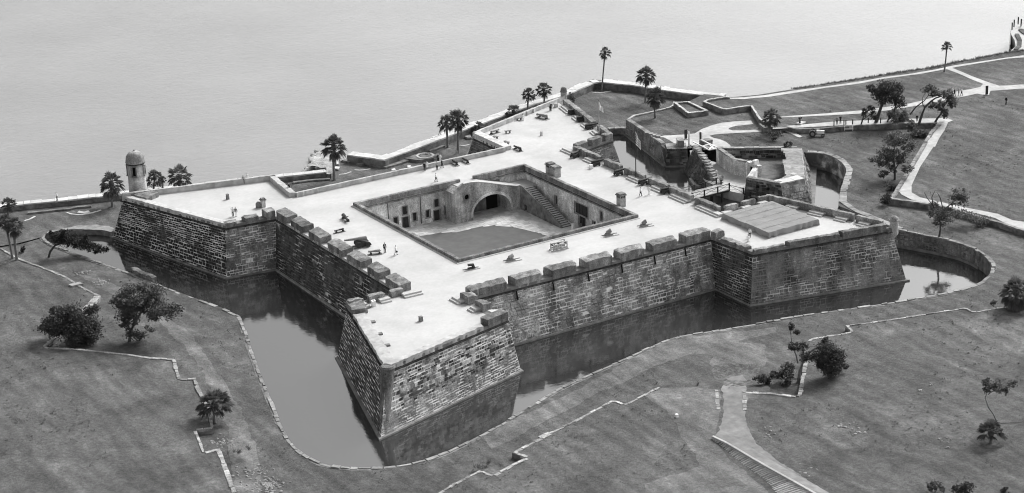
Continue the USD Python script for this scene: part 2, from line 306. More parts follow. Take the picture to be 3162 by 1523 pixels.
walkwall = gl('E6', [(1130,968),(900,975),(600,985),(300,995),(0,1003)], 1.0) + gl('C5', [(2100,92),(1900,96),(1770,100),(1620,60),(1400,62),(1290,82),(1205,15)], .9)
terr = gl('E4', [(2900,640),(2740,560)], 1.0) + gl('A3', [(2050,740),(1980,628),(1750,660),(1660,625),(1572,590)], 1.1) + gl('E4', [(1672,195),(2020,125),(2180,118)], 1.1)
shore = gl('E6', [(0,318),(400,255),(800,185),(1000,165),(1260,115),(1500,60),(1800,5)], STEP) + gl('D', [(2460,148),(2535,133),(2700,110)], STEP)
shore = gl('D', [(1838,244.5),(1905,239),(2000,224)], STEP) + shore
WL = wl_left + wl_mid + wl_gap + wl_right + wl_off + rwall[::1] + walkwall + terr
outer_ring = [*WL, *shore, np.array((700., 60.)), np.array((1500., -200.)), np.array((1500., -1500.)), np.array((-1500., -1500.)), np.array((-1500., 200.)), np.array((-260., 60.)), np.array((-130., 78.))]
upper = sg.Polygon(outer_ring).buffer(0)
if upper.geom_type != 'Polygon': upper = max(upper.geoms, key=lambda g: g.area)
# sea-side wall (inner top edge, z 3.0) and the low ground behind it
SWZ = 2.9
sw_in = [np.array(p) for p in pts('D', [(-40,527),(45,515),(300,492),(300.1,491.9)], 2.2)][:3]
sea_a = [*pts('D', [(-60,529),(45,515),(160,504),(300,489)], 2.3), *pts('C2', [(340,722),(700,685),(1035,648)], 2.3)]
sea_b = pts('C2', [(1180,382),(1345,385),(1600,420),(1935,465)], SWZ)[1:] + pts('C3', [(0,1185),(560,985),(1180,740),(1840,500),(2200,370)], SWZ) + pts('A3', [(430,525),(670,418),(1000,452),(1250,492),(1500,525),(1740,548)], SWZ)
low_ring = [*[p for p in sea_a], U('C2',1100,760,LOW)[:2], U('C2',1130,440,LOW)[:2], *sea_b, *pts('E4', [(1700,192)], 1.6), *pts('E4', [(1410,200),(1110,215)], 3.3), *pts('C4', [(1870,240),(1580,310),(1260,380),(1155,450)], 3.4), *end_wall, (50,47), (0,31), (-45,48), *pts('E5', [(1700,385),(1480,347),(1250,345),(1010,358),(800,385),(640,470)], 1.0), *pts('E5', [(300,560),(-200,640)], 1.0)]
low = sg.Polygon(low_ring).buffer(0)
if low.geom_type != 'Polygon': low = max(low.geoms, key=lambda g: g.area)
mid_ring = [*WL, *shore[:3][::-1][:0], *sea_b[::-1][:2], *pts('E4', [(1700,192)], 1.6), *pts('E4', [(1410,200),(1110,215)], 3.3), *pts('C4', [(1870,240),(1580,310),(1260,380),(1155,450)], 3.4), (0, 0), *pts('E5', [(1700,385)], 1.0), *pts('E5', [(300,560),(-200,640)], 1.0)]
mid = sg.Polygon(mid_ring).buffer(0)
if mid.geom_type != 'Polygon': mid = max(mid.geoms, key=lambda g: g.area)
mid = shapely.union_all([mid, sg.box(-85, 38, -56.5, 62)]).difference(moat_poly).difference(upper).difference(low)
low = low.difference(moat_poly).difference(upper)
fort_area = sg.box(-60, -60, 60, 60)
def keep(g, amin=8):
    gs = [q for q in getattr(g, 'geoms', [g]) if q.geom_type == 'Polygon' and q.area > amin]
    return sg.MultiPolygon(gs) if len(gs) > 1 else gs[0]
core = sg.Polygon([(-44,-44),(-22,-40),(22,-40),(44,-44),(40,-22),(34,0),(40,22),(44,44),(20,30),(-20,30),(-46,48),(-38,20),(-33,0),(-40,-22)])
mid = keep(mid.difference(core).difference(sg.box(-45,-50,50,45).intersection(sg.Polygon([(-52,-52),(50,-52),(52,52),(-52,52)]).buffer(-8))))
def zmid(p): return gz(p) + (meshkit.fbm(np.column_stack([p * .12, p[:, :1] * 0]), 3, 5) - .5) * .25
def zlow(p): return np.full(len(p), LOW) + (meshkit.fbm(np.column_stack([p * .12, p[:, :1] * 0]), 3, 6) - .5) * .1
def zup(p): return gz(p) + STEP + (meshkit.fbm(np.column_stack([p * .06, p[:, :1] * 0]), 3, 7) - .5) * .2
near_box = sg.box(-200, -170, 330, 140)
obj('covered_way', sheet(mid, zmid, 1.6, .7), 'grass', smooth=True, label='worn grass ground between the moat and the low stone lines', kind='structure')
obj('shore_lawn', sheet(keep(low), zlow, 1.6, .7), 'grass', smooth=True, label='low lawn between the fort and the sea wall', kind='structure')
up_near = keep(upper.intersection(near_box)); up_far = keep(upper.difference(near_box))
obj('glacis', sheet(up_near, zup, 2.2, .7), 'grass', smooth=True, label='broad grass slope outside the low stone lines', kind='structure')
obj('far_ground', sheet(up_far, lambda p: gz(p) + STEP, 60, 40), 'grass', label='grass ground running on beyond the picture', kind='structure')
obj('sea', (np.array([[-6000,-200,-.25],[6000,-200,-.25],[6000,9000,-.25],[-6000,9000,-.25]], float), np.array([[0,1,2],[0,2,3]])), 'sea_water', label='calm pale sea', kind='structure')
mw = moat_poly.union(sg.Polygon([(-55,-50),(52,-52),(56,0),(55,48),(-50,55)]))
obj('moat', sheet(keep(mw), lambda p: np.zeros(len(p)), 8, 3), 'moat_water', label='still dark water of the moat round the fort', kind='structure')
# ------------------------------------------------------------------ the fort
DECK, CORD, FLOOR = 9.0, 8.4, 2.6
fort = thing('stone_fort', 'square stone fort with four arrow-head bastions, white gun deck and sunken courtyard', 'fort')
Bs = dict(NS=(-52.6,-52.6), Nr=(-22.8,-44.3), Nfl=(-22.4,-34.9), Rfl=(22.2,-34.9), Rl=(22.2,-44.3), RS=(50.7,-51.4), Rr=(44.3,-22.0), Rfr=(34.6,-22.0), Ffl=(34.6,21.6), Fl=(44.2,21.2), FS=(52.2,54.6), Fr=(18.7,44.2), Ffr=(18.4,32.4),
          Lfl=(-21.5,32.6), Ll=(-20.0,44.3), LS=(-50.9,54.5), Lr=(-42.8,20.9), Lfr=(-33.9,19.5), Nfr=(-34.6,-21.6), Nl=(-43.6,-21.8))
Ts = dict(NS=(-49.2,-49.2), Nr=(-24.4,-43.1), Nfl=(-24.6,-32.6), Rfl=(22.4,-33.4), Rl=(23.3,-43.5), RS=(49.2,-48.7), Rr=(42.2,-24.2), Rfr=(31.6,-24.4), Ffl=(31.8,20.4), Fl=(41.7,22.8), FS=(49.5,52.2), Fr=(21.1,41.7), Ffr=(20.8,29.6),
          Lfl=(-24.0,29.9), Ll=(-22.6,41.5), LS=(-50.0,49.0), Lr=(-41.3,22.9), Lfr=(-32.0,21.9), Nfr=(-32.4,-23.6), Nl=(-41.8,-23.2))
names = list(Bs); nE = len(names)
Bp = {k: np.array([*Bs[k], -1.0]) for k in Bs}; Tp = {k: np.array([*Ts[k], CORD]) for k in Ts}
OWN = {'NS': 'N', 'Nr': 'N', 'Nfl': 'NR', 'Rfl': 'R', 'Rl': 'R', 'RS': 'R', 'Rr': 'R', 'Rfr': 'RF', 'Ffl': 'F', 'Fl': 'F', 'FS': 'F', 'Fr': 'F', 'Ffr': 'FL', 'Lfl': 'L', 'Ll': 'L', 'LS': 'L', 'Lr': 'L', 'Lfr': 'LN', 'Nfr': 'N', 'Nl': 'N'}
bastion_label = {'N': 'nearest bastion with stones bare of plaster and a round corner stump', 'L': 'bastion carrying the domed sentry tower', 'R': 'bastion with the covered platform and small corner turret', 'F': 'far bastion toward the sea wall palms'}
part = {}
def wall_core(edges):
    mb = MB()
    for a, b in edges:      # the faces are slightly warped: a grid follows them
        nu, nv = 24, 10; g = np.array([[(Bp[a] * (1 - i / nu) + Bp[b] * i / nu) * (1 - j / nv) + (Tp[a] * (1 - i / nu) + Tp[b] * i / nu) * j / nv for i in range(nu + 1)] for j in range(nv + 1)]).reshape(-1, 3)
        mb.add(g, [[j * (nu + 1) + i, j * (nu + 1) + i + 1, (j + 1) * (nu + 1) + i + 1, (j + 1) * (nu + 1) + i] for j in range(nv) for i in range(nu)])
    return mb
edge_list = [(names[i], names[(i + 1) % nE]) for i in range(nE)]
own_edges = {}
for a, b in edge_list: own_edges.setdefault(OWN[a], []).append((a, b))
CORE = {'N': 'mortar', 'L': 'mortar', 'NR': 'mortar', 'LN': 'mortar_dark', 'R': 'mortar_plaster', 'F': 'mortar_plaster', 'RF': 'mortar_plaster', 'FL': 'mortar_dark'}
for o in ('N', 'L', 'R', 'F'): part[o] = UsdGeom.Mesh(obj('bastion', wall_core(own_edges[o]), CORE[o], fort, label=bastion_label[o]))
for o in ('NR', 'RF', 'FL', 'LN'): part[o] = UsdGeom.Mesh(obj('curtain_wall', wall_core(own_edges[o]), CORE[o], fort))

def stones(b0, b1, t0, t1, rng, course=.47, lmin=.5, lmax=1.25, gap=.075, proud=(.03, .09), skip=0.0, vmax=1.0):
    """Stones laid in courses over the battered face b0-b1 (bottom) t0-t1 (top); one (corners, faces) each."""
    b0, b1, t0, t1 = map(lambda q: np.asarray(q, float), (b0, b1, t0, t1))
    hgt = np.linalg.norm((t0 + t1 - b0 - b1) / 2); L = np.linalg.norm((b1 - b0 + t1 - t0) / 2)
    n = np.cross(b1 - b0, t0 - b0); n /= np.linalg.norm(n); out = []
    rows = int(hgt / course)
    def P(u, v): return (b0 * (1 - u) + b1 * u) * (1 - v) + (t0 * (1 - u) + t1 * u) * v
    vs = [0.0]
    while vs[-1] < hgt: vs.append(vs[-1] + course * rng.choice((.7, .8, .95, 1.0, 1.15, 1.4)))
    for v0, v1 in zip(vs, vs[1:]):
        v1 = min(v1, hgt); u = rng.uniform(-.6, 0)
        if v1 - v0 < .2: continue
        while u < L:
            l = rng.uniform(lmin, lmax) * rng.choice((.7, 1, 1, 1.3)); ua, ub = max(u, 0) + gap * .35, min(u + l, L) - gap * .35; u += l
            if ub - ua < .18 or rng.random() < skip or v1 / hgt > vmax: continue
            p = rng.uniform(*proud); c = [(ua, v0 + gap / 2), (ub, v0 + gap / 2), (ub, v1 - gap / 2), (ua, v1 - gap / 2)]
            i = .03; ci = [(ua + i, v0 + gap / 2 + i), (ub - i, v0 + gap / 2 + i), (ub - i, v1 - gap / 2 - i), (ua + i, v1 - gap / 2 - i)]
            j = [rng.uniform(-.02, .02) for _ in range(4)]
            bk = [P(x / L, y / hgt) - n * .02 for x, y in c]; w_ = .05 * math.sin(ua * 1.7 + v0 * 5) + rng.uniform(-.03, .03); fr = [P((x + jj) / L, (y + w_ + rng.uniform(-.03, .03)) / hgt) + n * p for (x, y), jj in zip(ci, j)]; bk = [q + (P(.5, min(1, max(0, .5 + w_ / hgt))) - P(.5, .5)) for q in bk]
            out.append((np.array(bk + fr), (ua + ub) / 2, (v0 + v1) / 2))
    return out
SF = np.array([[4, 5, 6, 7], [0, 1, 5, 4], [1, 2, 6, 5], [2, 3, 7, 6], [3, 0, 4, 7]])
STY = {  # edge: (material, length range, gap, proud, skip)
 ('Nl','NS'): ('stone', .5, 1.2, .1, (.015,.06), .0), ('NS','Nr'): ('stone', .5, 1.25, .12, (.01,.055), .0), ('Nr','Nfl'): ('stone', .5, 1.2, .12, (.01,.055), .0), ('Nfl','Rfl'): ('stone', .5, 1.3, .12, (.01,.055), .01),
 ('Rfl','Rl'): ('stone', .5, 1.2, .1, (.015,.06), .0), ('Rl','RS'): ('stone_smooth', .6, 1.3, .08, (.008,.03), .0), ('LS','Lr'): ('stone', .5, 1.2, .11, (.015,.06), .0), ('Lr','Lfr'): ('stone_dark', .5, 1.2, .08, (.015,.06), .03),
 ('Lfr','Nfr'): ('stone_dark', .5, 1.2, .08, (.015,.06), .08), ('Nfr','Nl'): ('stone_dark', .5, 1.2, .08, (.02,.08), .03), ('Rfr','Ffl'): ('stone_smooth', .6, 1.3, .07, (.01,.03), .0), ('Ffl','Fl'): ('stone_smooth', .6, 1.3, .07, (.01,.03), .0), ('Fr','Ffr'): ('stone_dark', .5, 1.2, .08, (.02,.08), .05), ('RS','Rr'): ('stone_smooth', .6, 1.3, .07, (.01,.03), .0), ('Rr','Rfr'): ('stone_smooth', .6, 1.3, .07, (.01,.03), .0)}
rng = random.Random(11); single = 0
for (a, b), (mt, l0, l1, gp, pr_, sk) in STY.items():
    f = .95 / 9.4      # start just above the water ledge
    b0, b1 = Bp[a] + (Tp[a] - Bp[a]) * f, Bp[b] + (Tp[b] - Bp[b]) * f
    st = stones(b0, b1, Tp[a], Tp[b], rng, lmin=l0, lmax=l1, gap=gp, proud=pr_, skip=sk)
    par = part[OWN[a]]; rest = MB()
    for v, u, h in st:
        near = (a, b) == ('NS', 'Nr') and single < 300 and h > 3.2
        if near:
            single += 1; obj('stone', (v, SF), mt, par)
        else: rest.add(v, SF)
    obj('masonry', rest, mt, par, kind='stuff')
# footing ledge at the water, and the string course under the parapet
def offset_pt(D_, k, d):
    i = names.index(k); p = np.array(D_[k][:2]); q0 = np.array(D_[names[i - 1]][:2]); q1 = np.array(D_[names[(i + 1) % nE]][:2])
    def nrm(u): u = u / np.linalg.norm(u); return np.array([u[1], -u[0]])
    n0, n1 = nrm(p - q0), nrm(q1 - p); mm = n0 + n1; mm /= np.linalg.norm(mm); return p + mm * d / max(.3, mm @ n1)
led_o = {k: offset_pt(Bs, k, .15) for k in names}; led_i = {k: offset_pt(Bs, k, -1.2) for k in names}
cor_o = {k: offset_pt(Ts, k, .2) for k in names}; cor_i = {k: offset_pt(Ts, k, -.3) for k in names}
def ring(o_, i_, edges, z0, z1):
    mb = MB()
    for a, b in edges:
        q = [o_[a], o_[b], i_[b], i_[a]]; mb.hexa([[*p, z0] for p in q], [[*p, z1] for p in q])
    return mb
for o, ed in own_edges.items():
    obj('footing_ledge', ring(led_o, led_i, ed, -1, .24), 'coping', part[o])
    obj('string_course', ring(cor_o, cor_i, ed, CORD - .08, CORD + .12), 'cord_stone', part[o])
# gun deck
C0 = 18.5
outline = sg.Polygon([Ts[k] for k in names])
ctr = sg.Polygon([(-18.1,-17.9),(18.5,-17.9),(18.0,18.8),(-17.9,18.8)])
deck_poly = outline.buffer(-.25, join_style='mitre').difference(ctr)
obj('gun_deck', sheet(deck_poly, lambda p: np.full(len(p), DECK) + (meshkit.fbm(np.column_stack([p * .15, p[:, :1] * 0]), 2, 9) - .5) * .06, 3, 1.5), 'deck_lime', fort, smooth=True)

def ragged(o0, o1, i1, i0, z0, ho, hi, amp, seed, du=.42, nw=4, rough=.055):
    """A weathered block: outer edge o0-o1, inner edge i0-i1, base z0, top height ho outside and hi inside."""
    o0, o1, i0, i1 = map(lambda q: np.asarray(q, float)[:2], (o0, o1, i0, i1))
    nu = max(2, int(round(np.linalg.norm(o1 - o0) / du))); r = np.random.default_rng(seed)
    us, ws = np.linspace(0, 1, nu + 1), np.linspace(0, 1, nw + 1)
    top = np.zeros((nu + 1, nw + 1, 3))
    for a, u in enumerate(us):
        for b, w in enumerate(ws):
            p = (o0 * (1 - u) + o1 * u) * (1 - w) + (i0 * (1 - u) + i1 * u) * w
            top[a, b] = [*p, ho * (1 - w) + hi * w]
    nz = meshkit.fbm(top * [1.3, 1.3, 0] + seed, 4, seed % 50) - .5
    top[..., 2] += nz * amp * 2
    edge = np.zeros(nu + 1); edge[[0, -1]] = 1
    top[[0, -1], :, 2] -= amp * .4; top[:, [0, -1], 2] -= amp * .25
    top[..., :2] += r.normal(0, rough, top.shape[:2] + (2,))
    mid_ = top.copy(); mid_[..., 2] = z0 + (top[..., 2] - z0) * .55; mid_[..., :2] += r.normal(0, rough, top.shape[:2] + (2,))
    bot = top.copy(); bot[..., 2] = z0
    mb = MB(); n1 = nw + 1
    v = np.vstack([top.reshape(-1, 3), mid_.reshape(-1, 3), bot.reshape(-1, 3)]); K = (nu + 1) * n1; f = []
    for a in range(nu):
        for b in range(nw): f.append([a * n1 + b, (a + 1) * n1 + b, (a + 1) * n1 + b + 1, a * n1 + b + 1])
    per = [(a, 0) for a in range(nu + 1)] + [(nu, b) for b in range(1, nw + 1)] + [(a, nw) for a in range(nu - 1, -1, -1)] + [(0, b) for b in range(nw - 1, 0, -1)]
    ix = [a * n1 + b for a, b in per]
    for lev in (0, 1):
        for p, q in zip(ix, ix[1:] + ix[:1]): f.append([q + lev * K, p + lev * K, p + (lev + 1) * K, q + (lev + 1) * K])
    return mb.add(v, f)
seed_ = [100]
def edge_frame(a, b):
    p, q = np.array(Ts[a]), np.array(Ts[b]); L = np.linalg.norm(q - p); d = (q - p) / L; return p, d, np.array([-d[1], d[0]]), L
def merlon(a, b, u0, u1, th, ho, hi, amp=.2, splay=.35, name='merlon', mat='merlon_stone', set_in=.0, z0=DECK - .35):
    p, d, n, L = edge_frame(a, b); seed_[0] += 1
    o0, o1 = p + d * (u0 + (splay if u0 > .3 else 0)) + n * set_in, p + d * (u1 - (splay if u1 < L - .3 else 0)) + n * set_in
    i0, i1 = p + d * u0 + n * th, p + d * u1 + n * th
    return obj(name, ragged(o0, o1, i1, i0, z0, DECK + ho, DECK + hi, amp, seed_[0]), mat, part[OWN[a]], smooth=40)
def sill(a, b, th, z=DECK + .07, mat='ledge_stone', u0=0, u1=None):
    p, d, n, L = edge_frame(a, b); u1 = L if u1 is None else u1; mb = MB()
    q = [p + d * u0, p + d * u1, p + d * u1 + n * th, p + d * u0 + n * th]
    mb.hexa([[*c, CORD + .18] for c in q], [[*c, z + (0 if k < 2 else -.03)] for k, c in enumerate(q)])
    return obj('parapet', mb, mat, part[OWN[a]])
def proj_u(a, b, w):
    p, d, n, L = edge_frame(a, b); return float((np.asarray(w)[:2] - p) @ d)
def by_px(a, b, k, l, z):    # merlon ends from pixels of their inner top corners
    return [tuple(sorted((proj_u(a, b, U(k, *q0, z)), proj_u(a, b, U(k, *q1, z))))) for q0, q1 in l]
TH = 1.75
# right curtain (faces right in the photo) and left curtain
p, d, n, L = edge_frame('Nfl', 'Rfl'); sill('Nfl', 'Rfl', TH + .2)
for x0, x1 in ((-24.6,-17.6),(-16.5,-11.0),(-9.8,-4.3),(-3.1,2.5),(3.7,8.9),(10.1,15.6),(16.9,22.4)):
    merlon('Nfl', 'Rfl', max(0, x0 + 24.6), min(L, x1 + 24.6), TH, 1.25, 1.5)
p, d, n, L = edge_frame('Lfr', 'Nfr'); sill('Lfr', 'Nfr', TH + .2, mat='coping_pale')
for y1, y0 in ((21.9,17.1),(16.1,10.9),(9.1,4.0),(2.1,-3.9),(-5.3,-10.6),(-12.2,-16.9),(-18.5,-23.6)):
    merlon('Lfr', 'Nfr', max(0, 21.9 - y1), min(L, 21.9 - y0), TH + .25, 1.2, 1.45, amp=.08)
# near bastion
sill('Nfr', 'Nl', 1.5); p, d, n, L = edge_frame('Nfr', 'Nl')
for u0, u1 in ((0, 2.2),(3.2,6.0),(7.0,L)): merlon('Nfr', 'Nl', u0, u1, 1.4, 1.0, 1.15, splay=.2)
merlon('Nl', 'NS', 0, 4.6, 2.3, .75, .95, amp=.06)
merlon('Nl', 'NS', 4.7, 26.0, 1.9, .32, .3, amp=.09, name='parapet', mat='coping_pale')
merlon('NS', 'Nr', .8, 20.6, 1.15, .5, .55, amp=.12, name='parapet', mat='coping_pale')
sill('NS', 'Nr', 1.3); p, d, n, L = edge_frame('NS', 'Nr')
merlon('NS', 'Nr', L - 4.6, L, 1.5, 1.05, 1.2, amp=.08)
sill('Nr', 'Nfl', 1.9); p, d, n, L = edge_frame('Nr', 'Nfl')
merlon('Nr', 'Nfl', 0, 2.6, 2.0, .75, 1.05, amp=.06, mat='coping_pale'); merlon('Nr', 'Nfl', 4.3, 6.7, 1.7, 1.15, 1.4, splay=.2); merlon('Nr', 'Nfl', 8.3, L, 1.9, 1.2, 1.45, splay=.2)
mb = MB()
for k in ((390,550),(480,705),(575,850),(330,365)):
    w = U('E2', k[0], k[1], DECK + .2); mb.box((w[0], w[1], DECK + .08), (1.5, .7, .3), -.25)
obj('gun_step', mb, 'ledge_stone', part['N'])
# right bastion
sill('Rfl', 'Rl', 1.2); p, d, n, L = edge_frame('Rfl', 'Rl'); merlon('Rfl', 'Rl', 0, 1.6, 1.5, 1.2, 1.4); merlon('Rfl', 'Rl', 2.0, L - 1.5, 1.1, .55, .6, amp=.18, name='parapet', du=.4) if False else merlon('Rfl', 'Rl', 2.0, L - 1.5, 1.1, .55, .6, amp=.18, name='parapet')
sill('Rl', 'RS', 1.0); p, d, n, L = edge_frame('Rl', 'RS')
merlon('Rl', 'RS', .3, 6.2, .75, .45, .5, amp=.12, name='parapet'); merlon('Rl', 'RS', 6.4, 16.5, .8, .75, .8, amp=.14, name='parapet'); merlon('Rl', 'RS', 16.5, L - .8, .8, .95, 1.0, amp=.1, name='parapet')
sill('RS', 'Rr', 1.1); p, d, n, L = edge_frame('RS', 'Rr')
for u0, u1 in by_px('RS', 'Rr', 'C6', [((1950,420),(1640,365)),((1560,350),(1310,270)),((1250,300),(985,205)),((925,215),(480,85))], DECK + 1.2): merlon('RS', 'Rr', u0 - .3, min(u1 + .4, L), .8, 1.2, 1.25, splay=.1, amp=.1)
sill('Rr', 'Rfr', 1.1); p, d, n, L = edge_frame('Rr', 'Rfr')
for u0, u1 in by_px('Rr', 'Rfr', 'C5', [((1330,1085),(1140,1110)),((1105,1140),(888,1185)),((850,1215),(640,1245))], DECK + 1.2): merlon('Rr', 'Rfr', max(0, u0), min(u1, L), .8, 1.2, 1.25, splay=.1)
# landward curtain with the gate
sill('Rfr', 'Ffl', 1.1); p, d, n, L = edge_frame('Rfr', 'Ffl')
for u0, u1 in by_px('Rfr', 'Ffl', 'B5', [((1105,960),(825,870)),((800,850),(545,765)),((530,750),(330,665)),((300,645),(78,570)),((50,545),(-110,470))], DECK + 1.2) + by_px('Rfr', 'Ffl', 'C4', [((735,1010),(440,930))], DECK + 1.2): merlon('Rfr', 'Ffl', max(0, u0), min(u1, L), .95, 1.2, 1.25, splay=.15)
sill('Ffl', 'Fl', 1.3); p, d, n, L = edge_frame('Ffl', 'Fl')
for u0, u1 in ((0, 3.0),(4.0,7.2),(8.0,L)): merlon('Ffl', 'Fl', u0, u1, 1.2, 1.25, 1.35, splay=.2, amp=.08)
merlon('Rfr', 'Ffl', edge_frame('Rfr', 'Ffl')[3] - 4.6, edge_frame('Rfr', 'Ffl')[3], 1.2, 1.25, 1.35)
sill('Fl', 'FS', 1.4); p, d, n, L = edge_frame('Fl', 'FS')
for u0, u1 in by_px('Fl', 'FS', 'C4', [((690,640),(640,490)),((560,480),(505,385)),((510,440),(375,290)),((365,290),(190,130))], DECK + 1.3)[1:]: merlon('Fl', 'FS', u0, u1, 1.3, 1.15, 1.35, splay=.15)
merlon('Fl', 'FS', 0, 6.3, 1.1, 1.2, 1.3, splay=.1)
# seaward side: low parapets
for a, b, th, ho in (('FS','Fr',.6,.85),('Fr','Ffr',1.5,.8),('Ffr','Lfl',.6,.85),('Lfl','Ll',1.1,.85),('Ll','LS',.6,1.0),('LS','Lr',1.15,.45)):
    p, d, n, L = edge_frame(a, b); sill(a, b, th * .9, DECK + .02)
    merlon(a, b, 0, L, th, ho, ho + .03, amp=.05, name='parapet', mat='coping_pale', splay=0)
sill('Lr', 'Lfr', 1.6); p, d, n, L = edge_frame('Lr', 'Lfr')
merlon('Lr', 'Lfr', 0, 2.4, 1.4, .5, .5, amp=.1); merlon('Lr', 'Lfr', 3.4, 6.4, 1.5, .85, .9, amp=.22); merlon('Lr', 'Lfr', 7.4, L, 1.9, 1.2, 1.35, amp=.12)
# scuppers and gun rings in the seaward parapets: dark square drains
def drain(k, x, y, s=.22):
    w = U(k, x, y, DECK + .3); mb = MB().box((w[0], w[1], DECK + .28), (s * 1.3, .16, s * 1.5), .1); return mb
for k, l in (('C2', [(705,948),(980,888),(1318,817),(1635,745),(1925,686)]), ('C3', [(1440,1110),(1718,1048)]), ('C1', [(937,318),(1388,268),(1775,222),(2040,192)])):
    for q in l: obj('drain_hole', drain(k, *q), 'dark_void', part['FL' if k != 'C1' else 'L'])
for u_ in (8.3, 15.2, 22.0, 28.6, 35.2, 41.5):
    p, d, n, L = edge_frame('Nfl', 'Rfl'); q = p + d * u_
    lo = np.array([*q, 8.3]); bt = np.array([*(q - n * .42), 6.9]); nn = np.array([-n[0], -n[1], 0])
    obj('drain_slot', MB().bar(lo + nn * .04, bt + nn * .04, .26, .16), 'dark_void', part['NR'])
# banquette steps behind the merlons (white)
def banquette(k, a, b, l, z=DECK, th=1.0, dep=1.5, hgt=.5):
    p, d, n, L = edge_frame(a, b)
    for q0, q1 in l:
        u0, u1 = sorted((proj_u(a, b, U(k, *q0, z + hgt)), proj_u(a, b, U(k, *q1, z + hgt))))
        for lev in (0, 1):
            e = dep - lev * .5; c = [p + d * u0 + n * th, p + d * u1 + n * th, p + d * u1 + n * (th + e), p + d * u0 + n * (th + e)]
            mb = MB().hexa([[*w, z - .02] for w in c], [[*w, z + hgt * (lev + 1) / 2] for w in c]); obj('step', mb, 'white_step', part[OWN[a]])
banquette('E2', 'Nfr', 'Nl', [((800,200),(1085,180)),((500,270),(650,250)),((262,330),(350,320))], th=1.4)
banquette('E2', 'Nr', 'Nfl', [((1480,215),(1630,270)),((1700,345),(1810,375))], th=1.7)
banquette('C6', 'RS', 'Rr', [((990,310),(1180,345)),((1330,385),(1480,415)),((1640,445),(1780,470)),((670,250),(840,270))], th=.8)
banquette('C6', 'Rr', 'Rfr', [((170,250),(290,230)),((390,195),(500,175)),((-60,320),(60,300))], th=.8)
banquette('B5', 'Rfr', 'Ffl', [((830,955),(1095,1045)),((555,840),(740,905)),((330,760),(470,800)),((75,660),(240,700))], th=.95)
banquette('C4', 'Rfr', 'Ffl', [((430,1045),(620,1100)),((30,910),(310,980))], th=1.05)
banquette('C4', 'Fl', 'FS', [((170,230),(310,320)),((320,390),(440,435)),((445,500),(560,545)),((580,610),(700,650))], th=1.3)
# --- courtyard
CX0, CX1, CY0, CY1 = -18.1, 18.5, -17.9, 18.8     # outer faces of the courtyard parapet on the deck
W0, W1, V0, V1 = -17.4, 18.1, -17.2, 18.3         # inner wall faces
def low_wall(p, q, th, z0, z1, seed, amp=.05):
    p, q = np.array(p), np.array(q); d = (q - p) / np.linalg.norm(q - p); n = np.array([-d[1], d[0]]); return ragged(p, q, q + n * th, p + n * th, z0, z1, z1, amp, seed, rough=.02)
cw = []
for q0, q1, lab in (((CX0,CY0),(CX1,CY0),None),((CX1,CY0),(CX1,CY1),None),((CX0,CY1),(CX0,CY0),None)):
    obj('courtyard_parapet', low_wall(q0, q1, .65, DECK - .3, DECK + .62, len(_used)), 'merlon_stone', fort, smooth=40)
obj('courtyard_parapet', low_wall((4.0,CY1),(CX0,CY1), .65, DECK - .3, DECK + .62, 5), 'merlon_stone', fort, smooth=40)
obj('courtyard_parapet', low_wall((CX1,CY1),(7.0,CY1), .65, DECK - .3, DECK + .62, 6), 'merlon_stone', fort, smooth=40)
kerb = MB()
for q in (((CX0-.45,CY0-.45),(CX1,CY0-.45),(CX1,CY0-.02),(CX0-.45,CY0-.02)), ((CX0-.45,CY0),(CX0-.02,CY0),(CX0-.02,CY1),(CX0-.45,CY1))):
    kerb.hexa([[*c, DECK - .05] for c in q], [[*c, DECK + .1] for c in q])
obj('kerb', kerb, 'white_step', fort)
def elevation(axis, a0, a1, z0, z1, holes, pos, th, inward):
    """A wall panel with real openings. axis 'x': runs along x at y=pos; 'y': runs along y at x=pos. inward: direction of the face."""
    g = sg.box(a0, z0, a1, z1)
    for h in holes: g = g.difference(h if hasattr(h, 'geom_type') else sg.box(*h))
    t = trimesh.creation.extrude_polygon(g, th, engine='earcut'); v = np.array(t.vertices)
    w = pos - inward * v[:, 2] * 1.0
    P = np.column_stack([v[:, 0], w, v[:, 1]]) if axis == 'x' else np.column_stack([w, v[:, 0], v[:, 1]])
    return trimesh.Trimesh(P, t.faces, process=False)
def on_wall(axis, pos, k, x, y):      # pixel -> (along, z) on a wall plane
    a, b = px(k, x, y); d = fw * F + rt * (a - W / 2) - up * (b - H / 2); i = 1 if axis == 'x' else 0
    p = CAM + d * ((pos - CAM[i]) / d[i]); return (p[0] if axis == 'x' else p[1]), p[2]
def rect(axis, pos, k, x0, y0, x1, y1):
    a0, z1 = on_wall(axis, pos, k, (x0 + x1) / 2, y0); a1, z0 = on_wall(axis, pos, k, (x0 + x1) / 2, y1)
    l, _ = on_wall(axis, pos, k, x0, (y0 + y1) / 2); r, _ = on_wall(axis, pos, k, x1, (y0 + y1) / 2)
    return (min(l, r), min(z0, z1), max(l, r), max(z0, z1))
north = [('window',(405,530,440,590)),('door',(478,525,538,622)),('window',(478,435,522,507)),('window',(568,490,602,560)),('window',(680,467,715,532)),('door',(748,468,803,570)),('window',(750,372,793,442)),('window',(838,430,870,500))]
east = [('window',(1593,265,1613,314)),('window',(1782,345,1803,420)),('window',(1952,420,2065,515)),('door',(1985,518,2045,612)),('window',(2170,480,2190,557)),('window',(2105,565,2130,600)),('door',(1485,210,1508,256))]
nh = [(t, rect('x', V1, 'B4', *r)) for t, r in north]; eh = [(t, rect('y', W1, 'B4', *r)) for t, r in east]
def fix(t, r): return (r[0], FLOOR + .02, r[2], r[3]) if t == 'door' and r[1] < FLOOR + 1.2 else r
nh = [(t, fix(t, r)) for t, r in nh]; eh = [(t, fix(t, r)) for t, r in eh]
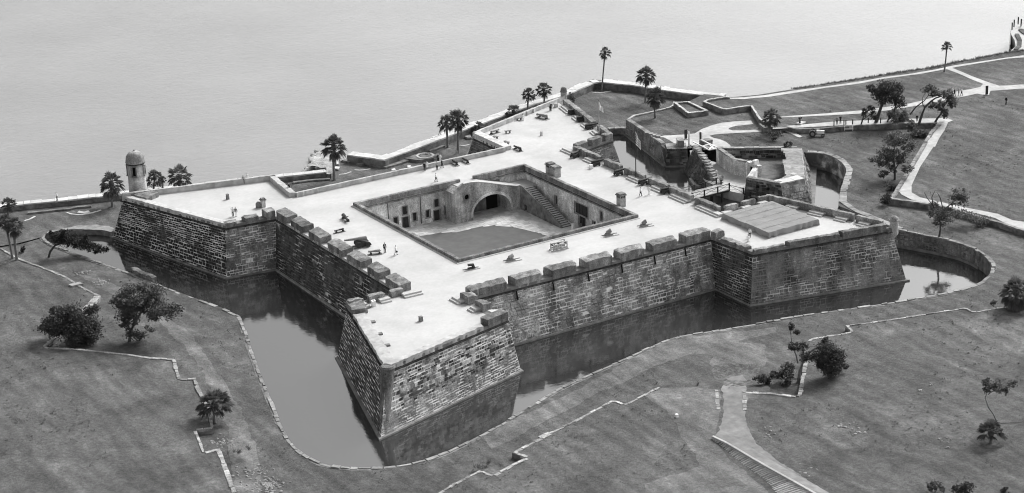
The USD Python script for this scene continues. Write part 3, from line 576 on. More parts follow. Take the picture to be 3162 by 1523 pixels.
inner_n = sg.box(8.3, 5.2, 9.4, 6.9), sg.box(5.3, 4.4, 6.3, 5.9)
wn = UsdGeom.Mesh(obj('courtyard_wall', elevation('x', CX0, CX1, FLOOR - .3, DECK - .32, [r for _, r in nh] + list(inner_n), V1, .6, -1), 'court_stone', fort))
we = UsdGeom.Mesh(obj('courtyard_wall', elevation('y', CY0, CY1, FLOOR - .3, DECK - .32, [r for _, r in eh], W1, .6, -1), 'court_stone', fort))
ws = UsdGeom.Mesh(obj('courtyard_wall', elevation('x', CX0, CX1, FLOOR - .3, DECK - .32, [], V0, .6, 1), 'court_stone', fort))
ww = UsdGeom.Mesh(obj('courtyard_wall', elevation('y', CY0, CY1, FLOOR - .3, DECK - .32, [], W0, .6, 1), 'court_stone', fort))
def fill(axis, pos, t, r, parent):
    a0, z0, a1, z1 = r; dep = .3; c = (a0 + a1) / 2, (z0 + z1) / 2; w, h = a1 - a0, z1 - z0
    def B(a, z, off, sa, sz, so):
        ctr_ = (a, pos + off, z) if axis == 'x' else (pos + off, a, z); return ctr_, ((sa, so, sz) if axis == 'x' else (so, sa, sz))
    f = MB().box(*B(c[0], c[1], dep, w + .1, h + .1, .08)); f = obj(t, f, 'dark_timber', parent)
    mb = MB(); e = .14
    for a, z, sa, sz in ((c[0], z1 + e / 2, w + 2 * e, e), (a0 - e / 2, c[1], e, h), (a1 + e / 2, c[1], e, h), *([(c[0], z0 - e / 2, w + 2 * e + .1, e)] if t == 'window' else [])):
        mb.box(*B(a, z, -.02, sa, sz, .12))
    obj('frame', mb, 'coping', f)
    mb = MB()
    n_ = 4 if w > 2 else 1
    for i in range(n_ + 1):
        if 0 < i < n_ or (n_ == 1 and i == 0): mb.box(*B(a0 + w * (i / n_ if n_ > 1 else .5), c[1], dep - .08, .08 if n_ == 1 else .25, h, .08))
    if t == 'window': mb.box(*B(c[0], c[1], dep - .07, w, .06, .06))
    obj('bar' if t == 'window' else 'plank_seam', mb, 'iron', f)
for t, r in nh: fill('x', V1, t, r, wn)
for t, r in eh: fill('y', W1, t, r, we)
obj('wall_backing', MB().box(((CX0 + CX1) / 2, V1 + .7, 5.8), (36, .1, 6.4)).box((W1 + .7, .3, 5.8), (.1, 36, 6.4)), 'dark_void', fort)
# projecting cornice band below the parapet, and drain pipes
for mb, pr in ((MB().box(((W0 + 4) / 2, V1 - .22, DECK - .62), (4 - W0, .5, .22)).box(((7 + W1) / 2, V1 - .22, DECK - .62), (W1 - 7, .5, .22)), wn), (MB().box((W1 - .22, (V0 + V1) / 2, DECK - .62), (.5, V1 - V0 - .5, .22)), we)):
    obj('cornice', mb, 'stone_smooth', pr)
for k in (350, 630):
    a, z = on_wall('x', V1, 'B4', k, 400); obj('drain_groove', MB().box((a, V1 - .05, 5.6), (.1, .12, 5.6)), 'iron', wn)
# stairs, landing and the arch that carries them
SX0, SX1, SZ = 14.6, 17.0, 6.9
AF = [(.6, 9.0), (1.1, 9.38), (1.87, 9.72), (2.51, 9.98), (4.0, 9.96), (5.76, 9.7), (8.75, 8.78), (11.3, 7.98), (13.8, 7.25), (SX0 + .2, 7.2)]
arch_face = sg.Polygon([(.6, FLOOR - .2), *AF, (SX0 + .2, FLOOR - .2)])
arch_body = sg.Polygon([(.6, FLOOR - .2), (.6, 8.3), *[(x, min(z - .85, DECK - .02)) for x, z in AF[2:]], (SX0 + .2, FLOOR - .2)])
ac, ar = 8.4, 4.1
hole = sg.Polygon([(ac - ar, FLOOR - 1), *[(ac + ar * math.cos(t), FLOOR + 1.0 + ar * .76 * math.sin(t)) for t in np.linspace(math.pi, 0, 25)], (ac + ar, FLOOR - 1)])
ring_o = sg.Polygon([(ac - ar - .45, FLOOR + .5), *[(ac + (ar + .45) * math.cos(t), FLOOR + 1.0 + (ar + .45) * .8 * math.sin(t)) for t in np.linspace(math.pi, 0, 25)], (ac + ar + .45, FLOOR + .5)])
roundel = sg.Point(3.1, 7.35).buffer(.62)
AY = 14.5
t = elevation('x', -50, 50, -50, 50, [sg.box(-60, -60, 60, 60).difference(arch_face), hole, roundel], AY, .55, -1); t2 = elevation('x', -50, 50, -50, 50, [sg.box(-60, -60, 60, 60).difference(arch_body), hole], AY + .551, 3.2, -1); t = trimesh.util.concatenate([t, t2])
arch = UsdGeom.Mesh(obj('stair_arch', t, 'arch_stone', fort, label='wide round arch carrying the stair landing'))
t = elevation('x', -50, 50, -50, 50, [sg.box(-60, -60, 60, 60).difference(ring_o.difference(hole).intersection(sg.box(-60, FLOOR, 60, 60)))], AY - .07, .2, -1); obj('arch_ring', t, 'court_stone', arch)
t = elevation('x', -50, 50, -50, 50, [sg.box(-60, -60, 60, 60).difference(sg.Point(3.1, 7.35).buffer(.75).difference(sg.Point(3.1, 7.35).buffer(.5)))], AY - .06, .2, -1); obj('roundel', t, 'ledge_stone', arch)
obj('inner_wall', MB().box((8.4, V1 - .1, 5.2), (8.2, .1, 5.4)), 'wall_rubble', arch); obj('door', MB().box((10.6, V1 - .2, 4.6), (2.4, .12, 4.0)), 'dark_void', arch); obj('window', MB().box((8.9, V1 - .2, 6.1), (.9, .12, 1.5)), 'dark_void', arch); obj('window', MB().box((6.6, V1 - .2, 5.2), (.9, .12, 1.4)), 'dark_void', arch)  # first box: dark sheet on the back wall, shade under the arch put into colour
obj('roundel_backing', MB().box((3.1, AY + .5, 7.35), (1.5, .1, 1.5)), 'dark_void', arch)
mb = MB().box((4.7, (AY + .56 + CY1 + .1) / 2, DECK - .06), (4.8, CY1 + .1 - AY - .56, .22))
obj('landing', mb, 'white_step', arch)
mb = MB().hexa([[7.1, AY + .56, DECK - .3], [SX0, AY + .56, SZ - .42], [SX0, V1, SZ - .42], [7.1, V1, DECK - .3]], [[7.1, AY + .56, DECK + .05], [SX0, AY + .56, SZ], [SX0, V1, SZ], [7.1, V1, DECK + .05]]); obj('ramp', mb, 'paving', arch)
cb = MB()
for (xa, za), (xb, zb) in zip(AF[3:], AF[4:]): cb.bar((xa, AY + .26, za + .03), (xb, AY + .26, zb + .03), .6, .1)
obj('coping', cb, 'coping_pale', arch)
mb = MB().box(((SX0 + W1) / 2 - .02, (14.0 + V1) / 2, SZ - .2), (W1 - SX0 - .06, V1 - 14.0 - .06, .4)); obj('landing', mb, 'paving', arch)
stair_side = sg.Polygon([(.8, FLOOR - .2), (.8, FLOOR + .2), (1.6, FLOOR + .75), (13.6, SZ + .35), (14.4, SZ + .35), (14.4, FLOOR - .2)])
t = elevation('y', -50, 50, -50, 50, [sg.box(-60, -60, 60, 60).difference(stair_side), rect('y', SX0, 'B4', 1462, 385, 1477, 470), rect('y', SX0, 'B4', 1522, 425, 1542, 498)], SX0 - .02, .4, -1)
stair = UsdGeom.Mesh(obj('staircase', t, 'wall_rubble', fort, label='long stone stair climbing the courtyard wall'))
obj('doorway', MB().box((SX0 + .6, 11.5, 4), (.1, 5, 3)), 'dark_void', stair)
nst = 22
for i in range(nst):
    z1 = FLOOR + (SZ - FLOOR) * (i + 1) / nst; y0 = .9 + (13.9 - .9) * i / nst; y1 = .9 + (13.9 - .9) * (i + 1) / nst
    st_ = UsdGeom.Mesh(obj('step', MB().box(((SX0 + .42 + SX1) / 2, (y0 + y1) / 2, z1 - .56), (SX1 - SX0 - .42, y1 - y0 - .005, 1.0)), 'cord_stone', stair)); obj('tread', MB().box(((SX0 + .42 + SX1) / 2, (y0 + y1) / 2 - .02, z1 - .03), (SX1 - SX0 - .42, y1 - y0 + .04, .055)), 'white_step', st_)
# courtyard floor: paving slabs and lawn
lawn_poly = sg.Polygon([*pts('B4', [(560,706),(630,690),(700,680),(760,672),(870,660),(960,658),(1060,632),(1150,612),(1270,603),(1400,612),(1500,630),(1600,655),(1720,690),(1800,712)], FLOOR), (17.5,-9), (17.5,-16.9), (-17,-16.9), (-17, 3)]).buffer(0)
obj('courtyard_lawn', sheet(lawn_poly, lambda p: np.full(len(p), FLOOR + .03), 2, 1), 'lawn', fort)
slabs = MB(); slab_list = []; y = V0; rs = random.Random(5)
while y < V1:
    hgt = rs.uniform(.75, 1.0); x = W0 + rs.uniform(-.8, 0)
    while x < W1:
        w_ = rs.uniform(.9, 1.6); q = sg.box(x + .02, y + .02, min(x + w_, W1) - .02, y + hgt - .02)
        if q.area > .2 and lawn_poly.intersection(q).area < .55 * q.area: slab_list.append(q)
        x += w_
    y += hgt
pav = UsdGeom.Mesh(obj('courtyard_floor', (np.array([[W0, V0, FLOOR - .06], [W1 + .5, V0, FLOOR - .06], [W1 + .5, V1 + .5, FLOOR - .06], [W0, V1 + .5, FLOOR - .06]]), np.array([[0, 1, 2], [0, 2, 3]])), 'ledge_stone', fort))
slab_list.sort(key=lambda q: abs(q.centroid.x - 5) + abs(q.centroid.y - 10))
for i, q in enumerate(slab_list):
    x0, y0, x1, y1 = q.bounds; zt = FLOOR + rs.uniform(-.012, .012); b = [[x0, y0, FLOOR - .1], [x1, y0, FLOOR - .1], [x1, y1, FLOOR - .1], [x0, y1, FLOOR - .1]]; tt = [[c[0], c[1], zt] for c in b]
    if i < 260: obj('paving_slab', MB().hexa(b, tt), 'paving', pav)
    else: slabs.hexa(b, tt)
if slabs.v: obj('paving', slabs, 'paving', pav, kind='stuff')
# --- sentry tower, turrets, chimneys
TC = np.array([-46.0, 51.0])
def arc_sector(r0, r1, a0, a1, n):
    t = np.linspace(a0, a1, n); return sg.Polygon([(r1 * math.cos(x), r1 * math.sin(x)) for x in t] + [(r0 * math.cos(x), r0 * math.sin(x)) for x in t[::-1]])
mb = MB(); win = [math.radians(a) for a in (-128, -38, 52, 142)]; ww_ = .3
def tower_ring(z0, z1, r0, r1, gaps):
    if not gaps: mb.lathe([(r0, z0), (r1, z1)], (*TC, 0), 48); return
    a = sorted(win)
    for i in range(4):
        s0, s1 = a[i] + ww_, a[(i + 1) % 4] - ww_ + (2 * math.pi if i == 3 else 0)
        mb.tm(trimesh.creation.extrude_polygon(arc_sector(r0 - .5, (r0 + r1) / 2, s0, s1, 12), z1 - z0, engine='earcut'), np.array([[1, 0, 0, TC[0]], [0, 1, 0, TC[1]], [0, 0, 1, z0], [0, 0, 0, 1]], float))
tower_ring(5.0, 12.3, 1.78, 1.6, 0); tower_ring(12.3, 14.2, 1.6, 1.56, 1)
tower_ring(14.2, 14.75, 1.56, 1.56, 0); obj('under_brim_course', MB().lathe([(1.57, 14.38), (1.7, 14.42), (1.72, 14.58), (1.6, 14.62)], (*TC, 0), 40), 'cord_stone', fort, smooth=35); mb.lathe([(1.62, 14.2), (1.1, 14.2)], (*TC, 0), 48); mb.lathe([(1.1, 12.3), (1.64, 12.3)], (*TC, 0), 48)
tower = UsdGeom.Mesh(obj('sentry_tower', mb, 'tower_stone', fort, smooth=35, label='tall round sentry tower with a domed roof and arched windows'))
obj('dome', MB().lathe([(1.6, 14.6), (1.8, 14.64), (1.86, 14.8), (1.76, 14.92), (1.72, 15.3), (1.6, 15.9), (1.25, 16.4), (.8, 16.7), (.25, 16.85), (.2, 17.0), (.12, 17.1), (0.01, 17.1)], (*TC, 0), 40), 'dome_stone', tower, smooth=35)
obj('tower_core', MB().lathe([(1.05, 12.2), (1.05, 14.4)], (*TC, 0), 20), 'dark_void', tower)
for a in win:
    mbf = MB(); ca, sa = math.cos(a), math.sin(a); T_ = np.array([-sa, ca]); N_ = np.array([ca, sa])
    for sd in (-1, 1): c = TC + N_ * 1.62 + T_ * sd * .46; mbf.box((c[0], c[1], 13.2), (.16, .16, 2.0), a)
    c = TC + N_ * 1.66; mbf.box((c[0], c[1], 12.2), (.28, 1.2, .16), a); mbf.box((c[0], c[1], 14.25), (.16, 1.05, .2), a); obj('window_frame', mbf, 'coping', tower)
mb = MB(); 
for k in range(46):      # courses of the tower as shallow joints are left to relief; the base block beside it
    pass
p, d, n, L = edge_frame('LS', 'Lr')
obj('ramp_block', ragged(p + d * .6 + n * 1.1, p + d * 5.6 + n * 1.1, p + d * 5.2 + n * 4.4, p + d * .6 + n * 4.0, DECK - .5, DECK + .75, DECK + .95, .1, 77), 'merlon_stone', part['L'], smooth=40)
def turret(c, r, z0, z1, zt, own, lab):
    mb = MB().lathe([(.05, z0 - 1.2), (r * .55, z0 - .6), (r * .95, z0 - .25), (r * 1.05, z0), (r, z0 + .15), (r, z1)], (*c, 0), 24)
    o = UsdGeom.Mesh(obj('corner_turret', mb, 'tower_stone', fort, smooth=40, label=lab))
    obj('turret_cap', MB().lathe([(r, z1), (r * 1.14, z1 + .03), (r * 1.14, z1 + .14), (r * 1.0, z1 + .2), (r * .9, zt - .3), (r * .55, zt - .06), (.02, zt)], (*c, 0), 24), 'merlon_stone', o, smooth=40)
    return o
turret((49.75, -48.5), .74, 8.1, 10.3, 11.15, 'R', 'small round turret with a domed cap on the corner of the bastion by the platform')
turret((49.9, 52.3), .66, 8.6, 10.6, 11.7, 'F', 'small dark round turret at the far corner by the sea wall')
cps = []
for zc_, ins, r_ in ((2.0, 1.3, .7), (4.0, 1.15, .85), (6.0, 1.0, .95), (7.6, .95, 1.0), (9.0, .95, 1.0)):
    q = Bp['NS'] + (Tp['NS'] - Bp['NS']) * min((zc_ + 1) / (CORD + 1), 1); dd = -q[:2] / np.linalg.norm(q[:2]); cps.append(([q[0] + dd[0] * ins, q[1] + dd[1] * ins, zc_], r_))
o = UsdGeom.Mesh(obj('corner_turret', MB().tube([c for c, _ in cps], [r for _, r in cps], 28), 'stone_smooth', fort, smooth=40, label='broken round stump of the corner turret on the nearest bastion'))
obj('turret_ring', MB().lathe([(.95, 8.9), (1.12, 8.95), (1.12, 9.06), (1.0, 9.1), (.98, 9.25), (.7, 9.34), (.02, 9.36)], (cps[-1][0][0], cps[-1][0][1], 0), 28), 'merlon_stone', o, smooth=40)
def chimney(c, w, h, rz=0, cap='flat'):
    mb = MB().box((c[0], c[1], DECK + h / 2), (w, w, h), rz); o = UsdGeom.Mesh(obj('chimney', mb, 'tower_stone', fort))
    obj('chimney_cap', MB().box((c[0], c[1], DECK + h + .06), (w + .3, w + .3, .16), rz).box((c[0], c[1], DECK + h + .26), (w, w, .25), rz), 'merlon_stone', o)
    if cap == 'slots':
        mb = MB()
        for a in (-1, 0, 1): mb.box((c[0] - w / 2, c[1] + a * w * .3, DECK + h - .25), (.06, w * .16, .3)); mb.box((c[0] + a * w * .3, c[1] - w / 2, DECK + h - .25), (w * .16, .06, .3))
        obj('vent_slot', mb, 'dark_void', o)
chimney((19.9, 11.9), 1.35, 1.9, cap='slots'); chimney((19.8, 10.1), 1.4, 1.75); chimney((19.7, -11.0), 1.2, 2.1, cap='slots'); chimney((-31.4, 28.2), .72, 1.35)
mb = MB().tm(trimesh.creation.extrude_polygon(sg.Polygon([(-.42, 0), (.42, 0), (.42, .75), *[(.42 * math.cos(t), .75 + .42 * math.sin(t)) for t in np.linspace(0, math.pi, 9)], (-.42, .75)]), .4, engine='earcut'), np.array([[.8, 0, .6, -32.4], [-.6, 0, .8, 28.2], [0, 1, 0, DECK], [0, 0, 0, 1]], float))
obj('hatch_hood', mb, 'ledge_stone', fort)
# ------------------------------------------------------------------ works outside the fort
def zat(p): return float(gz(np.asarray(p)[None])[0])
def strip(line, w, z0f, z1f, name, mat, parent=None, seg=(1.0, 2.2), side=1, jit=.04, gap=.03, cap=300, rngs=3, hj=.05, **kw):
    """Coping stones laid end to end along a line: each stone a mesh of its own under the parent (the rest joined past the cap)."""
    l = [np.asarray(q, float)[:2] for q in line]; r = random.Random(rngs); cum = [0.0]
    for a, b in zip(l, l[1:]): cum.append(cum[-1] + np.linalg.norm(b - a))
    def P(u):
        i = min(max(np.searchsorted(cum, u) - 1, 0), len(l) - 2); t = (u - cum[i]) / max(cum[i + 1] - cum[i], 1e-9); return l[i] + (l[i + 1] - l[i]) * t
    u = 0.0; out = []
    while u < cum[-1] - .25:
        e = min(u + r.uniform(*seg), cum[-1]); a, b = P(u + gap), P(e - gap); d = b - a; ln = np.linalg.norm(d)
        if ln > .15:
            n = np.array([-d[1], d[0]]) / ln * side; j0, j1 = r.uniform(-jit, jit), r.uniform(-jit, jit); ww = w * r.uniform(.85, 1.15)
            q = [a + n * j0, b + n * j0, b + n * (ww + j1), a + n * (ww + j1)]
            if side < 0: q = q[::-1]
            zz = z1f((a + b) / 2) + r.uniform(-hj, hj); zb = z0f((a + b) / 2)
            out.append(([[*c, zb] for c in q], [[*c, zz] for c in q]))
        u = e
    rest = MB()
    for i, (b, t) in enumerate(out):
        if parent is not None and i < cap: obj(name, MB().hexa(b, t), mat, parent)
        else: rest.hexa(b, t)
    return rest
def wall_along(line, th, z0f, z1f, mat, name, label, cat, parent=None, group=None, side=1):
    """A continuous wall body along a line (both faces and top)."""
    l = [np.asarray(q, float)[:2] for q in line]; mb = MB(); N = []
    for i in range(len(l)):
        d0 = l[i] - l[i - 1] if i else l[1] - l[0]; d1 = l[i + 1] - l[i] if i < len(l) - 1 else d0
        d0 = d0 / np.linalg.norm(d0); d1 = d1 / np.linalg.norm(d1); n = np.array([-d0[1] - d1[1], d0[0] + d1[0]]); n /= max(np.linalg.norm(n), 1e-6)
        N.append(n * side * th / max(.45, n @ np.array([-d1[1], d1[0]])))
    a, b = l, [p + n for p, n in zip(l, N)]
    v = []
    for p, q in zip(a, b): v += [[*p, z0f(p)], [*p, z1f(p)], [*q, z1f(p)], [*q, z0f(p)]]
    f = []
    for i in range(len(l) - 1):
        for k in range(4):
            q = [i * 4 + k, i * 4 + (k + 1) % 4, (i + 1) * 4 + (k + 1) % 4, (i + 1) * 4 + k]; f.append(q if side < 0 else q[::-1])
    e = (len(l) - 1) * 4; f += [[0, 3, 2, 1], [e, e + 1, e + 2, e + 3]]
    mb.add(v, f); return obj(name, mb, mat, parent, label=label, cat=cat, group=group)
# moat wall: one long revetment with its coping stones
mwall = [p for p in resample(edge_moat, 1.5)]
def zg(p): return zat(p)
mv = UsdGeom.Mesh(wall_along(mwall, .8, lambda p: -1.0, lambda p: zat(p) + .02, 'wall_rubble', 'moat_wall', 'long curving stone wall retaining the outer bank of the moat', 'wall', side=-1))
rest = strip(mwall, .5, lambda p: zat(p) - .1, lambda p: zat(p) + .12, 'coping_stone', 'coping', mv, side=-1, seg=(1.0, 2.4), jit=.12, hj=.09, gap=.08)
if rest.v: obj('coping', rest, 'coping', mv, kind='stuff')
mc = resample(smooth_line([np.asarray(moat_near[-1])[:2]] + list(curve), 1), 1.5)
mv2 = UsdGeom.Mesh(wall_along(mc, .9, lambda p: -1.0, lambda p: zat(p) + .05, 'mortar_dark', 'moat_wall', 'tight curve of dark moat wall beside the outwork', 'wall', side=-1))
rest = strip(mc, 1.2, lambda p: zat(p), lambda p: zat(p) + .2, 'coping_stone', 'coping', mv2, side=-1, seg=(1.0, 2.6), hj=.05)
def face_stones(line, z0, z1f, side, parent, mat='stone', skip=.15, seed=1, gap=.07, proud=(.02, .06), batter=0.0):
    rg = random.Random(seed); mb = MB()
    l = [np.asarray(q, float)[:2] for q in line]
    if side < 0: l = l[::-1]
    for a, b in zip(l, l[1:]):
        d = (b - a) / np.linalg.norm(b - a); n = np.array([d[1], -d[0]]); za, zb = z1f(a), z1f(b)
        for v, _, _ in stones([*(a + n * batter), z0], [*(b + n * batter), z0], [*a, za], [*b, zb], rg, gap=gap, proud=proud, skip=skip): mb.add(v, SF)
    if mb.v: obj('masonry', mb, mat, parent, kind='stuff')
# which side faces the water: stones show only where the moat wall faces the camera (far banks)
def ccw_face(line, toward):      # orders a line so that its right-hand side looks at the point
    a, b = np.asarray(line[0])[:2], np.asarray(line[-1])[:2]; d = b - a; t = np.asarray(toward) - a
    return line if (d[0] * t[1] - d[1] * t[0]) < 0 else line[::-1]
face_stones(ccw_face(mc[:int(len(mc) * .55)], (70, -5)), .2, zg, 1, mv2, 'stone_dark', .1, 5)
right_bank = [p for p in mwall if p[0] > 55 and p[1] > -56 and p[1] < -28]
face_stones(ccw_face(right_bank, (55, -40)), .2, zg, 1, mv, 'stone_dark', .2, 6)
left_end = [p for p in mwall if p[1] > 50 and p[0] > -62]
# inner shelf line of the right and curved banks just above the water
for ln, own in ((right_bank, mv), (mc[:int(len(mc) * .75)], mv2)):
    sh = strip(ccw_face(ln, (55, -40) if own is mv else (70, -5)), .35, lambda p: -.5, lambda p: .45, 'footing', 'ledge_stone', None, side=-1, seg=(1.5, 3), hj=.02); obj('footing', sh, 'ledge_stone', own)
# far moat wall with broken steps and the pier of the drawbridge
FZ = 3.5
fw_line = [np.array(U('C4', 1155, 450, FZ)[:2]), np.array(U('C4', 1460, 650, FZ)[:2]), np.array([57.6, 28.6])]
fb_line = [np.array(U('C4', 1150, 660, .2)[:2]), np.array(U('C4', 1480, 920, .2)[:2]), np.array(U('C4', 1765, 1150, .2)[:2])]
def battered(line_b, line_t, zb, ztf, back):
    mb = MB()
    for a, b, c, d in zip(line_b, line_b[1:], line_t, line_t[1:]):
        d_ = (b - a) / np.linalg.norm(b - a); n = np.array([-d_[1], d_[0]]) * back
        q = [a, b, b + n * 3, a + n * 3]; t = [c, d, d + n * 1.0, c + n * 1.0]
        if back < 0: q, t = [q[1], q[0], q[3], q[2]], [t[1], t[0], t[3], t[2]]
        mb.hexa([[*p, zb] for p in q], [[*p, ztf(p2)] for p, p2 in zip(t, t)])
    return mb
# order so that the body lies on the +x side (away from the fort)
ow = UsdGeom.Mesh(obj('revetment_wall', battered(fb_line, fw_line, -1, lambda p: FZ + .15, 1), 'mortar_mid', None, label='dark stone wall across the moat with a stone stair cut into it', cat='wall'))
face_stones([*fb_line], .4, lambda p: FZ, 1, ow, 'stone_dark', .12, 8) if False else None
rg = random.Random(21); mb = MB()
for a, b, c, d in zip(fb_line[::-1], fb_line[::-1][1:], fw_line[::-1], fw_line[::-1][1:]):
    pass
for a, b, c, d in zip(fb_line, fb_line[1:], fw_line, fw_line[1:]):
    sd = stones([*b, .3], [*a, .3], [*d, FZ], [*c, FZ], rg, skip=.1, gap=.06, proud=(.02, .07))
    nrm = np.cross(np.array([*(a - b), 0]), np.array([*(d - b), FZ - .3]))
    if nrm[0] > 0: sd = stones([*a, .3], [*b, .3], [*c, FZ], [*d, FZ], rg, skip=.1, gap=.06, proud=(.02, .07))
    for v, _, _ in sd: mb.add(v, SF)
obj('masonry', mb, 'stone_mid', ow, kind='stuff')
q0, q1 = np.array(U('C4', 1690, 715, FZ)[:2]), np.array(U('C4', 1800, 1125, .3)[:2])
ns = 15
for i in range(ns):
    t = (i + .5) / ns; c = q0 * (1 - t) + q1 * t; z = FZ * (1 - t) + .35 * t; d = (q1 - q0) / np.linalg.norm(q1 - q0)
    obj('step', MB().box((c[0], c[1], z - .35), (np.linalg.norm(q1 - q0) / ns - .04, 1.5, .7), math.atan2(d[1], d[0])), 'coping', ow)
stub = MB()
for x, y in ((1480, 655), (1540, 670), (1600, 690), (1650, 705)):
    w = U('C4', x, y, FZ + .2); stub.box((w[0], w[1], FZ + .2), (1.1, .9, .5), .9)
obj('broken_top', stub, 'coping', ow)
foot = MB()
for a, b in zip([*fb_line, np.array([59.6, 21.6])], [*fb_line, np.array([59.6, 21.6])][1:]):
    d = (b - a) / np.linalg.norm(b - a); n = np.array([-d[1], d[0]]); q = [a - n * .5, b - n * .5, b + n * 1, a + n * 1]; foot.hexa([[*p, -1] for p in q], [[*p, .25] for p in q])
obj('footing', foot, 'ledge_stone', ow)
pierp = [(55.8, 24.6), (59.6, 22.0), (61.9, 25.6), (58.0, 28.2)]
ti = lambda p, k: np.array(p) * (1 - k) + np.array([59.2, 25.6]) * k
pier = UsdGeom.Mesh(obj('gate_pier', MB().hexa([[*p, -1] for p in pierp], [[*ti(p, .12), 3.7] for p in pierp]).hexa([[*ti(p, .35), 3.7] for p in pierp[1:3] + [(60.0, 26.6), (58.4, 23.6)]][:4], [[*ti(p, .36), 5.0] for p in pierp[1:3] + [(60.0, 26.6), (58.4, 23.6)]]), 'mortar_mid', None, label='square stone pier at the outer end of the drawbridge gap', cat='pier'))
mb = MB()
for a, b in ((pierp[0], pierp[1]), (pierp[3], pierp[0])):
    for v, _, _ in stones([*a, .2], [*b, .2], [*ti(a, .12), 3.7], [*ti(b, .12), 3.7], rg, skip=.12, gap=.06): mb.add(v, SF)
obj('masonry', mb, 'stone_mid', pier, kind='stuff')
# second pier behind the lifting frame
w = U('C5', 395, 330, 4.0); p2 = UsdGeom.Mesh(obj('gate_pier', ragged((w[0]-1, w[1]-.8), (w[0]+1.2, w[1]-.8), (w[0]+1.2, w[1]+.9), (w[0]-1, w[1]+.9), 3.2, 5.0, 5.0, .05, 9), 'wall_rubble', None, smooth=40, label='low square stone pier behind the white lifting frame', cat='pier'))
# ---- the outwork (ravelin)
RZ = 4.9
G0, G1 = np.array([54.8, -2.4]), np.array([57.6, -9.3]); T1 = np.array([62.9, -9.7]); T2 = np.array([76.6, 7.2])
rav = thing('outwork', 'three-sided stone outwork with a small walled lawn guarding the gate bridge', 'outwork')
def solid(name, q, z0, z1, mat, parent=None, taper=0.0, **kw):
    c = np.mean(q, 0); z1 = z1 if hasattr(z1, '__len__') else [z1] * 4
    return obj(name, MB().hexa([[*p, z0] for p in q], [[*(np.array(p) * (1 - taper) + c * taper), z] for p, z in zip(q, z1)]), mat, parent, **kw)
# thick right wall: outer battered face, broad pale top
o1b, o2b = np.array([63.6, -11.4]), np.array([78.2, 6.2])
i1, i2 = np.array([63.0, -5.4]), np.array([74.9, 7.5])
thick = UsdGeom.Mesh(obj('wall', MB().hexa([[*o1b, -1], [*o2b, -1], [*i2, -1], [*i1, -1]], [[*T1, RZ], [*T2, 4.0], [*i2, 4.0], [*i1, RZ]]), 'mortar_plaster', rav))
st = MB()
for v, _, _ in stones([*o1b, .1], [*o2b, .1], [*T1, RZ - .2], [*T2, 3.8], rg, skip=.35, gap=.06, proud=(.015, .04)): st.add(v, SF)
obj('masonry', st, 'stone_smooth', thick, kind='stuff')
rest = strip([T1 + (T2 - T1) * .0, T2], 3.6, lambda p: 3.8, lambda p: RZ + .1 - (RZ - 4.0) * np.linalg.norm(p - T1) / np.linalg.norm(T2 - T1), 'coping_stone', 'coping', thick, side=1, seg=(1.4, 2.6), hj=.02, gap=.012, jit=.02)
obj('footing', MB().hexa([[63.4, -12.2, -1], [79, 5.4, -1], [78.2, 6.6, -1], [63.2, -11, -1]], [[63.4, -12.2, .35], [79, 5.4, .35], [78.2, 6.6, .35], [63.2, -11, .35]]), 'ledge_stone', rav)
G1b = np.array([57.0, -11.0]); G0b = np.array([54.2, -2.2])
short = UsdGeom.Mesh(obj('wall', MB().hexa([[*G1b, -1], [*o1b, -1], [63.0, -5.4, -1], [58.6, -7.0, -1]], [[*G1, RZ], [*T1, RZ], [63.0, -5.4, RZ], [58.8, -7.1, RZ]]), 'mortar_mid', rav))
st = MB()
for v, _, _ in stones([*G1b, .1], [*o1b, .1], [*G1, RZ - .25], [*T1, RZ - .25], rg, skip=.12, gap=.07): st.add(v, SF)
obj('masonry', st, 'stone', short, kind='stuff')
rest = strip([G1 - (T1 - G1) * .03, T1], 2.2, lambda p: RZ - .1, lambda p: RZ + .14, 'coping_stone', 'sea_coping', short, side=1, seg=(1.5, 2.5), hj=.02, gap=.015)
gorge = UsdGeom.Mesh(obj('wall', MB().hexa([[*G0b, -1], [*G1b, -1], [58.4, -7.6, -1], [56.2, -1.4, -1]], [[*G0, RZ], [*G1, RZ], [58.4, -8.6, RZ], [55.8, -2.0, RZ]]), 'mortar_mid', rav))
st = MB()
for v, _, _ in stones([*G0b, .1], [*G1b, .1], [*G0, RZ - .25], [*G1, RZ - .25], rg, skip=.25, gap=.06): st.add(v, SF)
obj('masonry', st, 'stone_mid', gorge, kind='stuff')
rest = strip([G0, G1], 1.0, lambda p: RZ - .1, lambda p: RZ + .12, 'coping_stone', 'ledge_stone', gorge, side=1, seg=(.9, 1.7), hj=.05)
mb = MB()
for k in ((1185, 980), (1310, 1020)): w = U('C5', *k, 3.6); mb.box((55.55 + (k[0] - 1185) * .006, w[1], 3.6), (.5, .35, .5), -.37)
obj('gun_loop', mb, 'dark_void', gorge)
solid('wall', [G0 + [0.2, .1], G0 + [1.0, -.4], np.array([60.3, 1.0]), np.array([59.6, 1.6])], 1.0, [RZ, RZ, RZ, RZ], 'court_stone', rav)
